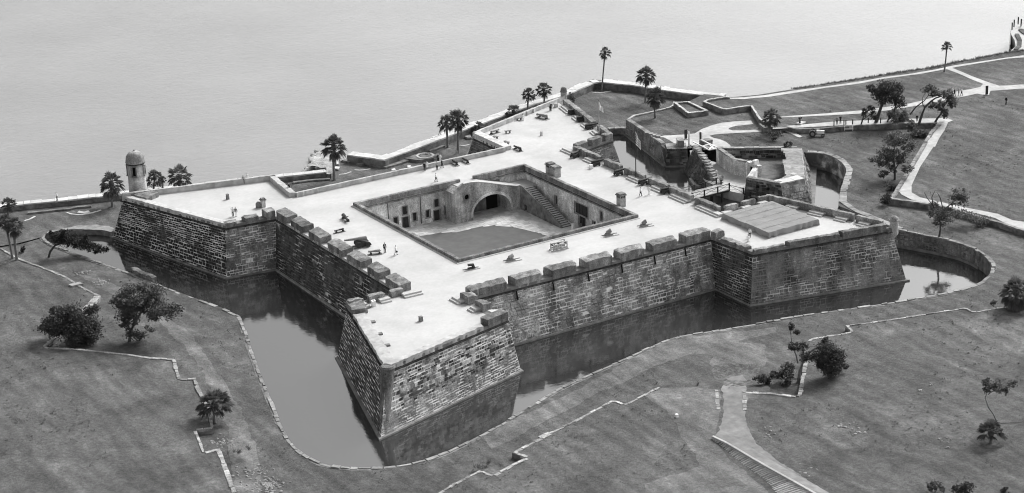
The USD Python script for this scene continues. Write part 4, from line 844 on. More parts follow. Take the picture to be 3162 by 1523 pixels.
# lawn inside, passage floor, walls between
obj('inner_lawn', sheet(sg.Polygon([(56, -2.5), (58, -8), (63, -5.5), (75, 7.4), (77, 9.6), (65, 18.8), (61.6, 15.8), (60, 9), (60.6, 5)]), lambda p: np.full(len(p), 1.5), 2, 1), 'grass_worn', rav)
obj('passage_floor', MB().prism([(53.2, 7.6), (52.9, 4.6), (53.2, .9), (54.3, -2.3), (56.5, -1.6), (60.4, 1.2), (61.3, 5.4), (60.1, 8.9), (62.2, 16.2), (61.6, 20.5), (57.2, 19)], -1, 1.72), 'path_concrete', rav)
obj('wall', MB().hexa([[62.0,16.0,1],[59.9,8.7,1],[60.6,8.5,1],[62.9,15.6,1]], [[61.9,16.0,4.8],[59.8,8.6,5.0],[60.5,8.4,5.0],[62.8,15.6,4.8]]).hexa([[59.9,8.7,1],[60.9,5.2,1],[61.6,5.5,1],[60.6,8.6,1]], [[59.8,8.6,5.0],[60.8,5.1,4.9],[61.5,5.4,4.9],[60.5,8.4,5.0]]), 'court_stone', rav)
rest = strip([(61.95, 16.2), (59.8, 8.6), (60.8, 5.1)], .85, lambda p: 4.75, lambda p: 5.05, 'coping_stone', 'coping', rav, side=1, seg=(.8, 1.6), hj=.07)
gh = obj('gate_pillar', MB().box((61.2, 4.4, 3.3), (.9, 1.2, 3.6), -.2).box((61.9, 2.6, 3.1), (.8, .9, 3.2), -.2), 'court_stone', rav)
obj('gate_opening', MB().box((60.85, 3.6, 3.0), (.12, 1.0, 2.7), -.2), 'dark_void', rav)
w = U('C5', 1160, 585, 5.2); obj('stone_block', MB().hexa([[w[0]-.7, w[1]-.5, 4.7], [w[0]+.5, w[1]-.5, 4.7], [w[0]+.5, w[1]+.5, 4.7], [w[0]-.7, w[1]+.5, 4.7]], [[w[0]-.5, w[1]-.4, 5.5], [w[0]+.4, w[1]-.4, 5.5], [w[0]+.4, w[1]+.4, 5.4], [w[0]-.5, w[1]+.4, 5.4]]), 'white_paint', rav)
backline = [np.array((77.2, 9.4)), np.array((71.0, 14.2)), np.array((64.8, 18.9)), np.array((61.8, 21.0))]
bw = UsdGeom.Mesh(obj('wall', MB().hexa([[*backline[0], .8], [*backline[0] + [.5, .6], .8], [*backline[2] + [.5, .6], .8], [*backline[2], .8]], [[*backline[0], 3.45], [*backline[0] + [.5, .6], 3.45], [*backline[2] + [.5, .6], 3.45], [*backline[2], 3.45]]), 'mortar_mid', rav))
st = MB()
for v, _, _ in stones([*backline[2], 1.5], [*backline[0], 1.5], [*backline[2], 3.4], [*backline[0], 3.4], rg, skip=.2, gap=.06): st.add(v, SF)
obj('masonry', st, 'stone_mid', bw, kind='stuff')
rest = strip(backline[:3], 1.0, lambda p: 3.3, lambda p: 3.6, 'coping_stone', 'coping', bw, side=-1, seg=(1, 2.2))
# broken stepped wall left of the passage and its battered outer face
bl = [np.array(p) for p in ((58.6, 19.0), (57.6, 16.4), (56.6, 13.6), (55.7, 11.2), (54.9, 9.0), (54.4, 7.6))]; bz = [4.9, 4.7, 4.3, 3.7, 2.9, 2.2]
obb = [np.array(p) for p in ((57.2, 20.6), (56.0, 18.0), (54.9, 15.8), (54.1, 14.0), (53.2, 12.2), (52.6, 10.4))]
mb = MB(); st = MB()
for i in range(5):
    q = [obb[i], obb[i + 1], bl[i + 1] + [.9, -.2], bl[i] + [.9, -.2]]; t = [bl[i] - [.1, 0], bl[i + 1] - [.1, 0], bl[i + 1] + [.9, -.2], bl[i] + [.9, -.2]]
    mb.hexa([[*p, -1] for p in q], [[*p, bz[i] if k in (0, 3) else bz[i + 1]] for k, p in enumerate(t)])
    for v, _, _ in stones([*obb[i], .1], [*obb[i + 1], .1], [*(bl[i] - [.1, 0]), bz[i] - .1], [*(bl[i + 1] - [.1, 0]), bz[i + 1] - .1], rg, skip=.12, gap=.06): st.add(v, SF)
brk = UsdGeom.Mesh(obj('broken_wall', mb, 'mortar_mid', rav, label='ruined stepped wall with a sloping outer face')); obj('masonry', st, 'stone_mid', brk, kind='stuff')
for i in range(13):
    t = i / 12 * 5; k = min(int(t), 4); f = t - k; c = bl[k] * (1 - f) + bl[k + 1] * f + [.4, -.1]; z = bz[k] * (1 - f) + bz[k + 1] * f
    obj('coping_stone', MB().box((c[0], c[1], z + .1), (rg.uniform(.8, 1.3), rg.uniform(1.0, 1.4), .4), rg.uniform(0, .4)), 'coping', brk)
obj('footing', MB().hexa([[52.0, 10.2, -1], [53.2, 9.6, -1], [55.4, 14.2, -1], [54.2, 14.8, -1]], [[52.0, 10.2, .5], [53.2, 9.6, .5], [55.4, 14.2, .5], [54.2, 14.8, .5]]), 'coping', brk)
obj('landing', MB().prism([(52.9, 7.4), (52.9, 5.4), (55.2, 5.2), (55.4, 8.6)], -1, 1.9), 'coping', rav)
# ---- gate bridge
br = thing('gate_bridge', 'timber footbridge with cross-braced railings over the moat to the gate', 'bridge')
for i in range(48):
    x = 34.2 + i * .4; obj('plank', MB().box((x, 2.55, 2.0 + R.uniform(-.01, .01)), (.37, 3.7, .1)), 'pale_timber', br)
for y in (.9, 4.2): obj('beam', MB().box((43.6, y, 1.78), (19.6, .3, .34)), 'dark_timber', br)
for x in (37.5, 42.3, 47.1, 51.6):
    obj('trestle', MB().box((x, .9, .8), (.35, .35, 2.2)).box((x, 4.2, .8), (.35, .35, 2.2)).box((x, 2.55, 1.5), (.3, 3.6, .25)), 'dark_timber', br)
def railing(ps, z, parent, hgt=1.15):
    for p in ps: obj('rail_post', MB().box((*p, z + hgt / 2), (.2, .2, hgt + .1)), 'dark_timber', parent)
    for a, b in zip(ps, ps[1:]):
        a3, b3 = lambda h: [*a, z + h], lambda h: [*b, z + h]
        obj('rail', MB().bar(a3(hgt - .08), b3(hgt - .08), .09), 'dark_timber', parent); obj('rail', MB().bar(a3(.2), b3(hgt - .15), .05), 'dark_timber', parent); obj('rail', MB().bar(a3(hgt - .15), b3(.2), .05), 'dark_timber', parent)
railing([(37.2, 4.3), (40.9, 4.3), (44.3, 4.3), (47.6, 4.35), (50.4, 4.45), (53.4, 5.0)], 2.05, br); railing([(37.2, .75), (40.9, .75), (44.3, .75), (47.2, .7), (50.4, .7), (53.4, 1.0)], 2.05, br); railing([(53.4, 1.0), (54.3, -2.2)], 1.75, br)
# lifting frame of the drawbridge, white
fr = thing('drawbridge_frame', 'white timber lifting frame of the small drawbridge', 'drawbridge')
fz = 4.9
A_, B_, C_, D_ = (U('C5', 200, 290, fz + .3), U('C5', 440, 412, fz), U('C5', 592, 388, fz), U('C5', 330, 262, fz + .3))
for a, b in ((A_, B_), (D_, C_), (B_, C_), ((A_ * .42 + B_ * .58), (D_ * .52 + C_ * .48)), (B_, D_ * .3 + C_ * .7), (C_, A_ * .35 + B_ * .65), (B_ * .5 + C_ * .5, D_ * .45 + C_ * .4 + B_ * .15)): obj('beam', MB().bar(a, b, .2), 'white_paint', fr)
for q in ((135, 275, 345), (325, 265, 345), (310, 275, 350)):
    w = U('C5', q[0], q[2], 3.5); obj('post', MB().box((w[0], w[1], 4.9), (.28, .28, 2.9)), 'white_paint' if q[0] != 310 else 'dark_timber', fr)
obj('platform', MB().prism([U('C5', *q, 3.6)[:2] for q in ((190, 385), (300, 355), (325, 395), (215, 410))], 3.3, 3.62), 'white_step', fr)
obj('gate_leaf', MB().bar(U('C5', 185, 420, 3.0), U('C5', 205, 530, 1.9), 1.0, .15), 'white_paint', fr)
# ---- sea wall
def seawall(line, w, z, label):
    l = resample(line, 2.0); o = UsdGeom.Mesh(wall_along(l, w, lambda p: -2, lambda p: z - .25, 'wall_rubble', 'sea_wall', label, 'wall', side=1))
    rest = strip(l, w + .12, lambda p: z - .3, lambda p: z, 'coping_stone', 'sea_coping', o, side=1, seg=(1.2, 2.6), hj=.025, jit=.05, gap=.02, cap=140)
    if rest.v: obj('coping', rest, 'sea_coping', o, kind='stuff')
    return o
sea_a2 = sea_a[::-1]; sea_a2 = sea_a
def left_of(line, pnt): a, b = np.asarray(line[0]), np.asarray(line[-1]); return ((b - a)[0] * (pnt[1] - a[1]) - (b - a)[1] * (pnt[0] - a[0])) > 0
for ln, w, z, lab in ((sea_a, 1.7, 2.3, 'pale topped sea wall left of the boat landing'), (sea_b, 2.2, SWZ, 'long angled pale topped sea wall right of the boat landing')):
    ln = ln if left_of(ln, (0, 300)) else ln[::-1]; seawall(ln, w, z, lab)
# step at the foot of the sea wall, low stone benches and platforms
def ledge(k, l, z, h, w, label, mat='wall_rubble', cat='ledge'):
    p_ = pts(k, l, z); wall_along(resample(p_, 2), w, lambda p: z - .5, lambda p: z + h, mat, 'stone_ledge', label, cat, side=1 if left_of(p_, (0, 300)) else -1)
ledge('C2', [(530,840),(800,805),(1090,785)], LOW, .35, .8, 'low rubble ledge at the foot of the left sea wall')
ledge('C2', [(1690,575),(1950,608),(2250,520),(2430,440)], LOW, .4, 1.2, 'dark edged rubble ledge along the bend of the sea wall')
ledge('C3', [(640,1100),(760,1060),(870,1020)], LOW, .4, .8, 'short rubble ledge beside the tallest pair of palms')
ledge('E5', [(430,115),(640,95),(850,70),(1090,52),(1180,25),(1400,10)], LOW, .35, .7, 'low ledge under the far left sea wall')
# boat landing: the rocky sloping spur that runs into the sea
sp = pts('C2', [(735,640),(790,560),(880,400),(925,275),(980,262),(1120,420),(1140,560),(1130,760),(1040,770),(1035,655)], .9)
g = sg.Polygon(sp).buffer(0)
tipd = np.array(U('C2', 940, 270, .3)[:2])
rockz = lambda p: np.clip(.25 + np.minimum(1.9, np.linalg.norm(p - tipd, axis=1) * .09), 0, 2.2) + (meshkit.fbm(np.column_stack([p * .9, p[:, :1] * 0]), 3, 4) - .5) * .7
spur = UsdGeom.Mesh(obj('boat_landing', sheet(g if g.geom_type == 'Polygon' else max(g.geoms, key=lambda q: q.area), rockz, .7, .6), 'spur_rock', None, label='pale rocky spur of old boat landing running into the sea', cat='rocks'))
for i in range(34):
    t = R.random(); e = R.uniform(-1, 1); a, b = np.array(sp[0]), np.array(sp[3]); c = a + (b - a) * t + np.array([R.uniform(-.9, .4), R.uniform(-.6, .6)])
    s_ = R.uniform(.3, .8); t_ = trimesh.creation.icosphere(1, s_); t_.vertices *= [1, R.uniform(.7, 1.2), .6]; t_.vertices += (meshkit.noise(t_.vertices * 3 + i) - .5)[:, None] * .3 * s_; t_.apply_translation([c[0], c[1], .15]); obj('rock', MB().tm(t_), 'spur_rock', spur)
# retaining line between the upper lawn and the low shore lawn, seen as a pale line
rl = [*pts('E4', [(1110,215)], 3.45), *pts('C4', [(1870,240),(1580,310),(1260,380),(1155,450)], 3.45)]
o = UsdGeom.Mesh(wall_along(resample(rl, 2), .6, lambda p: .5, lambda p: 3.4, 'wall_rubble', 'retaining_wall', 'low pale line of wall dividing upper lawn from shore lawn', 'wall', side=1)); rest = strip(rl, .4, lambda p: 3.3, lambda p: 3.5, 'coping_stone', 'coping_pale', o, side=1, seg=(1, 2))
# old rectangular foundation
fo = pts('E4', [(1112,220),(1412,202),(1788,380),(1392,432)], 4.3)
fnd = thing('foundation', 'rectangular roofless foundation of pale topped stone walls filled with grass', 'foundation')
for a, b in zip(fo, fo[1:] + fo[:1]):
    a, b = np.array(a), np.array(b); c = np.mean(fo, 0); sgn = 1 if left_of([a, b], c) else -1
    wl_ = UsdGeom.Mesh(wall_along([a, b], .5, lambda p: 1.0, lambda p: 4.2, 'wall_rubble', 'wall', None, None, fnd, side=sgn)); strip([a, b], .5, lambda p: 4.15, lambda p: 4.3, 'coping_stone', 'coping_pale', wl_, side=sgn, seg=(.9, 1.8), hj=.05)
obj('grass_fill', sheet(sg.Polygon(fo).buffer(-.5), lambda p: np.full(len(p), 3.9), 2, 1), 'grass_worn', fnd)
# end wall of the moat toward the sea
ew = [np.array(p) for p in end_wall]; o = wall_along(ew, .9, lambda p: -1, lambda p: LOW + .15, 'wall_rubble', 'moat_wall', 'short angled wall closing the far arm of the moat', 'wall', side=1 if left_of(ew, (60, 80)) else -1)
strip(ew, 1.0, lambda p: LOW, lambda p: LOW + .3, 'coping_stone', 'coping', UsdGeom.Mesh(o), side=1 if left_of(ew, (60, 80)) else -1)
# ---- low stone lines of the covered way (outer ground stands higher behind them)
def stone_line(line, label, top=STEP, w=.45, mat='low_stone', out=(0, -400), name='low_wall', rngs=1):
    l = [np.asarray(p, float)[:2] for p in line]
    o = UsdGeom.Mesh(wall_along(l, .3, lambda p: zat(p) - .6, lambda p: zat(p) + top - .05, 'wall_rubble', name, label, 'wall', side=-1))
    rest = strip(l, w, lambda p: zat(p) + top - .3, lambda p: zat(p) + top + .1, 'coping_stone', mat, o, side=-1, seg=(.6, 1.5), jit=.06, hj=.05, rngs=rngs)
    if rest.v: obj('coping', rest, mat, o, kind='stuff')
    return o
stone_line(wl_left[1:8], 'pale stone line running past the leaning palms at the left edge', rngs=2)
stone_line(wl_left[7:11], 'short broken wall beside the dark bush', w=1.1, rngs=3)
stone_line(wl_left[10:22], 'stone line edging the hollow with the bush and crooked tree', w=.5, rngs=4)
stone_line(wl_left[21:24], 'stepped corner of stone line below the crooked tree', w=.55, rngs=5)
stone_line(wl_left[23:28], 'stone line passing behind the short bushy palm', w=.4, rngs=6)
stone_line(wl_left[27:31], 'square stone recess below the short bushy palm', w=.6, rngs=7)
stone_line(wl_left[30:], 'stone line running down from the square recess to the lower edge', rngs=8)
stone_line(wl_mid[1:7], 'stone line with a notch at the lower middle edge', rngs=9)
stone_line(wl_mid[6:10], 'small dark notch in the stone line at lower middle', w=.55, rngs=10)
stone_line(wl_mid[9:], 'long thin stone line beside the moat bend at lower middle', w=.4, rngs=11)
stone_line(wl_right[:5], 'stone corner under the dense dark tree', w=.55, rngs=12)
stone_line(wl_right[5:11], 'stone line with a small square notch right of the dense dark tree', rngs=13)
stone_line(wl_right[10:], 'long stone line running to the right edge palm', w=.35, rngs=14)
for k, l, lab in (('B2', [(1140,655),(1145,720),(1150,770)], 'broken stub of wall left of the dirt path'), ('B3', [(5,660),(10,715),(8,772)], 'broken stub of wall right of the dirt path')): stone_line(gl(k, l, STEP), lab, w=.5)
# upper retaining wall on the right with its pale walk
rw = UsdGeom.Mesh(wall_along(resample(rwall, 2), .8, lambda p: zat(p) - .4, lambda p: zat(p) + 1.0, 'wall_rubble', 'retaining_wall', 'long retaining wall with broad pale walk on top at right', 'wall', side=-1))
strip(rwall, .6, lambda p: zat(p) + .8, lambda p: zat(p) + 1.1, 'coping_stone', 'coping', rw, side=-1, seg=(1, 2.4), cap=120)
ww2 = UsdGeom.Mesh(wall_along(resample(walkwall, 2), .5, lambda p: zat(p) - .4, lambda p: zat(p) + .95, 'wall_rubble', 'retaining_wall', 'low wall under the straight board walk', 'wall', side=-1))
tw_ = UsdGeom.Mesh(wall_along(resample(terr, 2), .6, lambda p: zat(p) - .4, lambda p: zat(p) + 1.1, 'wall_rubble', 'retaining_wall', 'zigzag retaining wall with pale top before the shore', 'wall', side=-1))
strip(terr, .42, lambda p: zat(p) + 1.0, lambda p: zat(p) + 1.2, 'coping_stone', 'coping_pale', tw_, side=-1, seg=(1, 2))
# ---- paths
PATHS = []
def ragged_edge(g, amp=.7, seed=0):
    p = np.array(resample(list(g.exterior.coords)[:-1], .45, True)); d = np.roll(p, -1, 0) - np.roll(p, 1, 0); d /= np.linalg.norm(d, axis=1, keepdims=True) + 1e-9
    q = np.column_stack([p, np.full(len(p), seed)]); o = (meshkit.fbm(q * .8, 3, 8) - .5) * 2 * amp + (meshkit.fbm(q * .18, 2, 9) - .5) * 2 * amp
    r = sg.Polygon(p + np.column_stack([d[:, 1], -d[:, 0]]) * o[:, None]).buffer(0); return r if r.geom_type == 'Polygon' else max(r.geoms, key=lambda a: a.area)
def path(k, l, h, name, label, mat='path_concrete', lift=.03, up=0.0):
    q = gl(k, l, up); g = sg.Polygon(q).buffer(0); g = g if g.geom_type == 'Polygon' else max(g.geoms, key=lambda a: a.area)
    g = ragged_edge(g, .45) if mat.startswith(('grass', 'sand')) else g; PATHS.append(g.buffer(.3)); zf = (zup if up else zmid); return obj(name, sheet(g, lambda p: zf(p) + lift + h, 1.2, .6), mat, None, smooth=True, label=label, kind='structure')
path('E4', [(800,885),(950,862),(1200,850),(1330,845),(1520,825),(1650,745),(1850,670),(2050,620),(2300,590),(2600,575),(2640,640),(2560,650),(2300,680),(2190,710),(2165,735),(2250,760),(2482,758),(2800,745),(2800,790),(2482,800),(2100,822),(1920,840),(1800,865),(1880,905),(2000,930),(2120,980),(2200,1040),(2215,1082),(2000,1082),(1800,1030),(1500,1090),(1400,1000),(1380,1080),(1180,1040),(1050,960),(920,890)], 0, 'path', 'curving pale concrete path from the shore walk to the drawbridge')
path('E6', [(-1300,880),(-500,830),(0,790),(400,735),(700,690),(1000,620),(1400,510),(1700,460),(1830,430),(1870,385),(1700,320),(1500,230),(1330,165),(1290,140),(1340,128),(1420,150),(1700,270),(1900,345),(2110,415),(2300,405),(2600,385),(2600,450),(2300,465),(1980,490),(1960,545),(1890,555),(1780,530),(1600,570),(1420,605),(1000,690),(500,775),(0,835),(-500,860),(-1300,890)], 0, 'path', 'long pale path past the leaning trees with a fork to the shore', up=STEP)
path('E6', [(-1920,592),(-1700,585),(-1400,555),(-900,480),(-300,400),(0,355),(400,285),(800,232),(1100,180),(1290,140),(1400,115),(1700,70),(2000,25),(2600,-60),(2600,-20),(2250,5),(1900,60),(1450,135),(1340,165),(1270,170),(950,235),(780,255),(400,310),(0,385),(-500,450),(-1300,575),(-1700,612),(-1920,612)], 0, 'path', 'pale shore walk along the water at upper right', up=STEP)
path('E6', [(-1280,1035),(-900,1000),(-300,950),(300,930),(700,915),(1180,905),(1310,890),(1420,938),(1345,965),(1315,1035),(1215,1200),(1150,1330),(1000,1330),(1080,1150),(1190,970),(900,972),(300,992),(-300,1012),(-900,1040),(-1280,1060)], .04, 'walk', 'straight pale walk above the low wall joining the broad slab walk', 'path_concrete', up=STEP)
path('A8', [(1735,0),(1640,140),(1560,260),(1500,390),(1500,440),(1560,475),(1700,505),(1850,540),(1950,560),(2100,590),(2200,635),(2300,650),(2300,700),(2200,680),(2080,620),(1950,585),(1800,552),(1600,515),(1500,490),(1430,455),(1405,425),(1440,370),(1540,180),(1630,20),(1640,0)], .04, 'walk', 'broad pale slab walk along the top of the right retaining wall', 'path_concrete', up=STEP)
gA, gB = ug('B2', 1145, 652, .4)[:2], ug('B3', 6, 663, .4)[:2]; gd = (gB - gA) / np.linalg.norm(gB - gA); gn = np.array([-gd[1], gd[0]]); gn = gn if gn @ (-gA) > 0 else -gn
def track(l, name, label, mat, lift):
    q = [ug('B2', x, y, STEP if y > 650 else .1)[:2] for x, y in l]; g = sg.Polygon(q).buffer(0); g = g if g.geom_type == 'Polygon' else max(g.geoms, key=lambda a: a.area); g = ragged_edge(g, .4); PATHS.append(g.buffer(.2))
    zf = lambda p: np.where((p - gA) @ gn < .3, zup(p) + lift, np.maximum(zmid(p) + lift, gz(p) + STEP * np.clip(1 - ((p - gA) @ gn - .3) / 4.0, 0, 1)))
    return obj(name, sheet(g, zf, .8, .4), mat, None, smooth=True, label=label, kind='structure')
track([(1215,575),(1275,565),(1318,600),(1305,650),(1290,740),(1303,850),(1360,960),(1475,1060),(1700,1200),(1800,1330),(1600,1330),(1475,1170),(1300,1050),(1180,960),(1145,905),(1165,800),(1172,700),(1168,655),(1180,600)], 'dirt_path', 'worn sandy track curving between the broken wall stubs up to the moat bank', 'sand_dirt', .035)
track([(1120,420),(1260,380),(1400,390),(1420,480),(1370,560),(1330,640),(1180,645),(1120,590),(1100,500)], 'worn_bank', 'pale worn turf where the sandy track meets the moat bank', 'grass_pale', .02)
track([(1060,520),(1200,500),(1420,510),(1440,600),(1430,690),(1300,700),(1150,700),(1040,690),(1030,600)], 'bank_ramp', 'grassy ramp where the outer slope falls to the moat bank', 'grass', .012)
path('B2', [(-200,905),(100,770),(350,640),(600,500),(800,395),(1000,350),(1200,325),(1475,290),(1475,330),(1250,375),(1300,420),(1180,470),(1000,440),(820,500),(620,600),(350,730),(100,860),(-150,985)], 0, 'worn_bank', 'paler trodden strip of turf along the near moat bank', 'grass_pale', lift=.02)
path('A5', [(380,150),(520,190),(640,240),(800,330),(960,470),(1080,640),(1180,800),(1270,1000),(1300,1241),(1180,1300),(1150,1150),(1130,960),(1090,820),(1010,640),(900,500),(780,390),(600,270),(480,220)], 0, 'worn_bank', 'paler trodden strip of turf along the left moat bank', 'grass_pale', lift=.02)
path('B2', [(820,640),(1000,645),(1140,655),(1150,780),(1120,900),(1100,935),(1170,1010),(1240,1080),(1330,1160),(1420,1241),(1300,1330),(760,1330),(720,1195),(830,1160),(960,1130),(1035,1090),(1000,1010),(940,930),(900,850),(830,760),(760,710),(715,690)], 0, 'worn_ground', 'patch of paler worn turf left of the dirt path', 'grass_pale', lift=.02, up=STEP)
q_ = sg.Polygon(pts('E5', [(600,480),(660,430),(800,365),(1010,325),(1250,285),(1450,270),(1600,290),(1715,320),(1700,380),(1480,342),(1250,340),(1010,352),(800,380),(700,405),(640,465)], 1.1)).buffer(0)
obj('sand_patch', sheet(ragged_edge(q_ if q_.geom_type == 'Polygon' else max(q_.geoms, key=lambda a: a.area), .5), lambda p: np.maximum(zlow(p), zmid(p)) + .05, 1, .5), 'sand_pale', None, smooth=True, label='pale bare ground along the left end of the moat', kind='structure')
NOGRASS = shapely.union_all(PATHS)
# beach line and dune grass by the shore
bl_ = [p + np.array([.2, .6]) for p in shore]; mb = MB()
obj('beach', sheet(sg.LineString([np.asarray(p)[:2] for p in shore]).buffer(1.6), lambda p: gz(p) * 0 + 1.2, 1.5, 1), 'sand', None, label='thin pale strip of beach', kind='structure')
# ------------------------------------------------------------------ things on the gun deck
def heading(a, b): d = np.asarray(b)[:2] - np.asarray(a)[:2]; return math.atan2(d[1], d[0])
def barrel(o, length, r, z, mat='iron', name='barrel', tilt=0.0):
    """A gun barrel along +x, breech at x = 0."""
    prof = [(0, .0), (.02, .35), (.06, .4), (.07, .3), (.09, .95), (.1, 1.05), (.13, 1.05), (.14, .97), (.4, .88), (.41, .95), (.44, .95), (.45, .82), (.72, .68), (.92, .6), (.94, .72), (.98, .78), (1.0, .7), (1.0, .4), (.9, .38)]
    mb = MB(); mb.tube([(x * length, 0, z + x * length * tilt) for x, _ in prof], [max(q * r, .005) for _, q in prof], 14)
    b = UsdGeom.Mesh(obj(name, mb, mat, o, smooth=35)); obj('trunnion', MB().tube([(length * .43, -r * 1.7, z), (length * .43, r * 1.7, z)], r * .28, 8), mat, b); return b
def skids(o, length, w, z=.06, mat='pale_timber'):
    for s in (-1, 1): obj('skid', MB().box((length / 2, s * w / 2, z), (length, .16, .13)), mat, o)
def gun_on_deck(name, label, p, q, r, kind, mat='iron', cat='cannon', group=None):
    a, b = U(*p, DECK), U(*q, DECK); L = np.linalg.norm((b - a)[:2]); t = thing(name, label, cat, (a[0], a[1], DECK), heading(a, b), group)
    if kind == 'bare':
        for x in (.22, .75): obj('block', MB().box((L * x, 0, .12), (.22, r * 2.6, .24)), 'ledge_stone', t)
        barrel(t, L, r, r + .2, mat)
    if kind == 'skid':
        obj('slab', MB().box((L / 2, 0, .05), (L * 1.12, r * 3.2, .1)), 'ledge_stone', t)
        for x in (.12, .8): obj('support', MB().box((L * x, 0, .2), (.25, r * 2.2, .3)), 'dark_timber', t)
        barrel(t, L, r, r * .9 + .36, mat)
    if kind == 'howitzer':
        skids(t, L, .7); barrel_t = obj('bed', MB().box((L * .5, 0, .2), (1.2, .6, .2)).box((L * .38, 0, .42), (.25, .66, .4)), 'dark_timber', t); mb = MB().tube([(L * .34, 0, .72), (L * .38, 0, .72), (L * .39, 0, .72), (L * .7, 0, .84), (L * .71, 0, .84)], [.12, .26, .24, .2, .24], 12); obj('barrel', mb, mat, t, smooth=35)
    if kind == 'mortar':
        skids(t, L, .95)
        obj('bed', MB().hexa([[L*.35,-.5,.1],[L*.82,-.5,.1],[L*.82,.5,.1],[L*.35,.5,.1]], [[L*.42,-.45,.34],[L*.76,-.45,.45],[L*.76,.45,.45],[L*.42,.45,.34]]), 'bronze', t)
        obj('barrel', MB().tube([(L*.74, 0, .5), (L*.72, 0, .52), (L*.64, 0, .64), (L*.5, 0, .84), (L*.47, 0, .88), (L*.49, 0, .85)], [.15, .32, .35, .36, .4, .24], 14), 'bronze' if mat == 'iron' else mat, t, smooth=35)
    return t
gun_on_deck('cannon', 'dark barrel lying alone on the deck between the merlons and the courtyard corner', ('E3', 800, 188), ('E3', 860, 255), .34, 'bare')
gun_on_deck('cannon', 'slender dark barrel on two supports, muzzle toward the left merlons', ('E3', 815, 345), ('E3', 705, 372), .16, 'skid')
gun_on_deck('cannon', 'small dark howitzer on thin skids nearest the courtyard corner', ('C7', 415, 772), ('C7', 215, 812), .2, 'howitzer')
gun_on_deck('mortar', 'pale stubby mortar on skids beside the front courtyard parapet', ('C7', 945, 662), ('C7', 735, 698), .4, 'mortar', 'merlon_stone', 'mortar')
gun_on_deck('mortar', 'dark mortar on skids, second from the right courtyard corner', ('C7', 2185, 343), ('C7', 1990, 376), .4, 'mortar', 'iron', 'mortar')
gun_on_deck('mortar', 'mortar on skids nearest the right courtyard corner', ('A7', 1838, 400), ('A7', 1712, 418), .4, 'mortar', 'bronze', 'mortar')
gun_on_deck('cannon', 'left of two dark barrels on slabs behind the courtyard', ('B4', 950, 92), ('B4', 893, 58), .24, 'skid')
gun_on_deck('cannon', 'right of two dark barrels on slabs behind the courtyard', ('B4', 1045, 75), ('B4', 975, 38), .22, 'skid')
gun_on_deck('cannon', 'dark barrel on a slab near the tip of the sea-side parapet', ('C3', 2035, 1085), ('C3', 1925, 1040), .24, 'skid')
gun_on_deck('cannon', 'thick pale barrel on the deck of the far bastion', ('C3', 2440, 595), ('C3', 2275, 560), .34, 'skid', 'ledge_stone')
gun_on_deck('cannon', 'pale barrel on a slab between the benches and parapet', ('C3', 1560, 828), ('C3', 1690, 788), .22, 'skid', 'ledge_stone')
gun_on_deck('stone_mortar', 'low pale mortar on a dark slab beside the strolling couple', ('E3', 1230, 597), ('E3', 1088, 612), .24, 'skid', 'merlon_stone', 'mortar')
# the field gun with its carriage
a, b = U('E3', 1095, 505, DECK), U('E3', 920, 530, DECK); t = thing('field_gun', 'long barrelled gun on a dark wheeled carriage on timber rails', 'cannon', (a[0], a[1], DECK), heading(a, b)); L = np.linalg.norm((b - a)[:2])
skids(t, L * 1.05, 1.3, mat='ledge_stone')
cr = UsdGeom.Mesh(obj('carriage', MB().hexa([[0,-.55,.3],[2.3,-.55,.3],[2.3,.55,.3],[0,.55,.3]], [[0.1,-.5,.8],[2.3,-.5,1.25],[2.3,.5,1.25],[.1,.5,.8]]).box((1.0, 0, .3), (2.6, 1.0, .2)), 'dark_timber', t))
for x, rr in ((.3, .42), (1.95, .52)):
    for s in (-1, 1): w_ = UsdGeom.Mesh(obj('wheel', MB().tube([(x, s * .62, rr + .1), (x, s * .8, rr + .1)], rr, 18), 'iron', t)); obj('hub', MB().tube([(x, s * .8, rr + .1), (x, s * .9, rr + .1)], .12, 8), 'iron', w_)
mb = MB().tube([(.3,0,1.45),(.4,0,1.45),(.42,0,1.45),(1.4,0,1.47),(2.6,0,1.5),(4.2,0,1.52),(4.25,0,1.52)], [.1,.3,.34,.32,.22,.15,.17], 14); obj('barrel', mb, 'bronze', t, smooth=35)
# the wooden carriage frame
a, b = U('C7', 1335, 555, DECK), U('C7', 1530, 515, DECK); t = thing('gun_carriage', 'empty timber gun carriage frame on the front gun deck', 'gun carriage', (a[0], a[1], DECK), heading(a, b)); L = np.linalg.norm((b - a)[:2])
obj('slab', MB().box((L / 2, 0, .06), (L * 1.1, 1.2, .12)), 'white_step', t)
for s in (-.5, .5):
    obj('cheek', MB().box((L * .5, s, .95), (L * .95, .14, .2)).box((L * .5, s, .32), (L * .95, .14, .2)), 'pale_timber', t)
    for x in (.06, .3, .55, .94): obj('post', MB().box((L * x, s, .62), (.18, .17, 1.0)), 'pale_timber', t)
    obj('upper_rail', MB().box((L * .8, s, 1.35), (L * .32, .12, .12)).box((L * .94, s, 1.2), (.12, .12, .35)), 'pale_timber', t)
for x in (.08, .5, .95): obj('cross_beam', MB().box((L * x, 0, .9), (.16, 1.1, .18)), 'dark_timber', t)
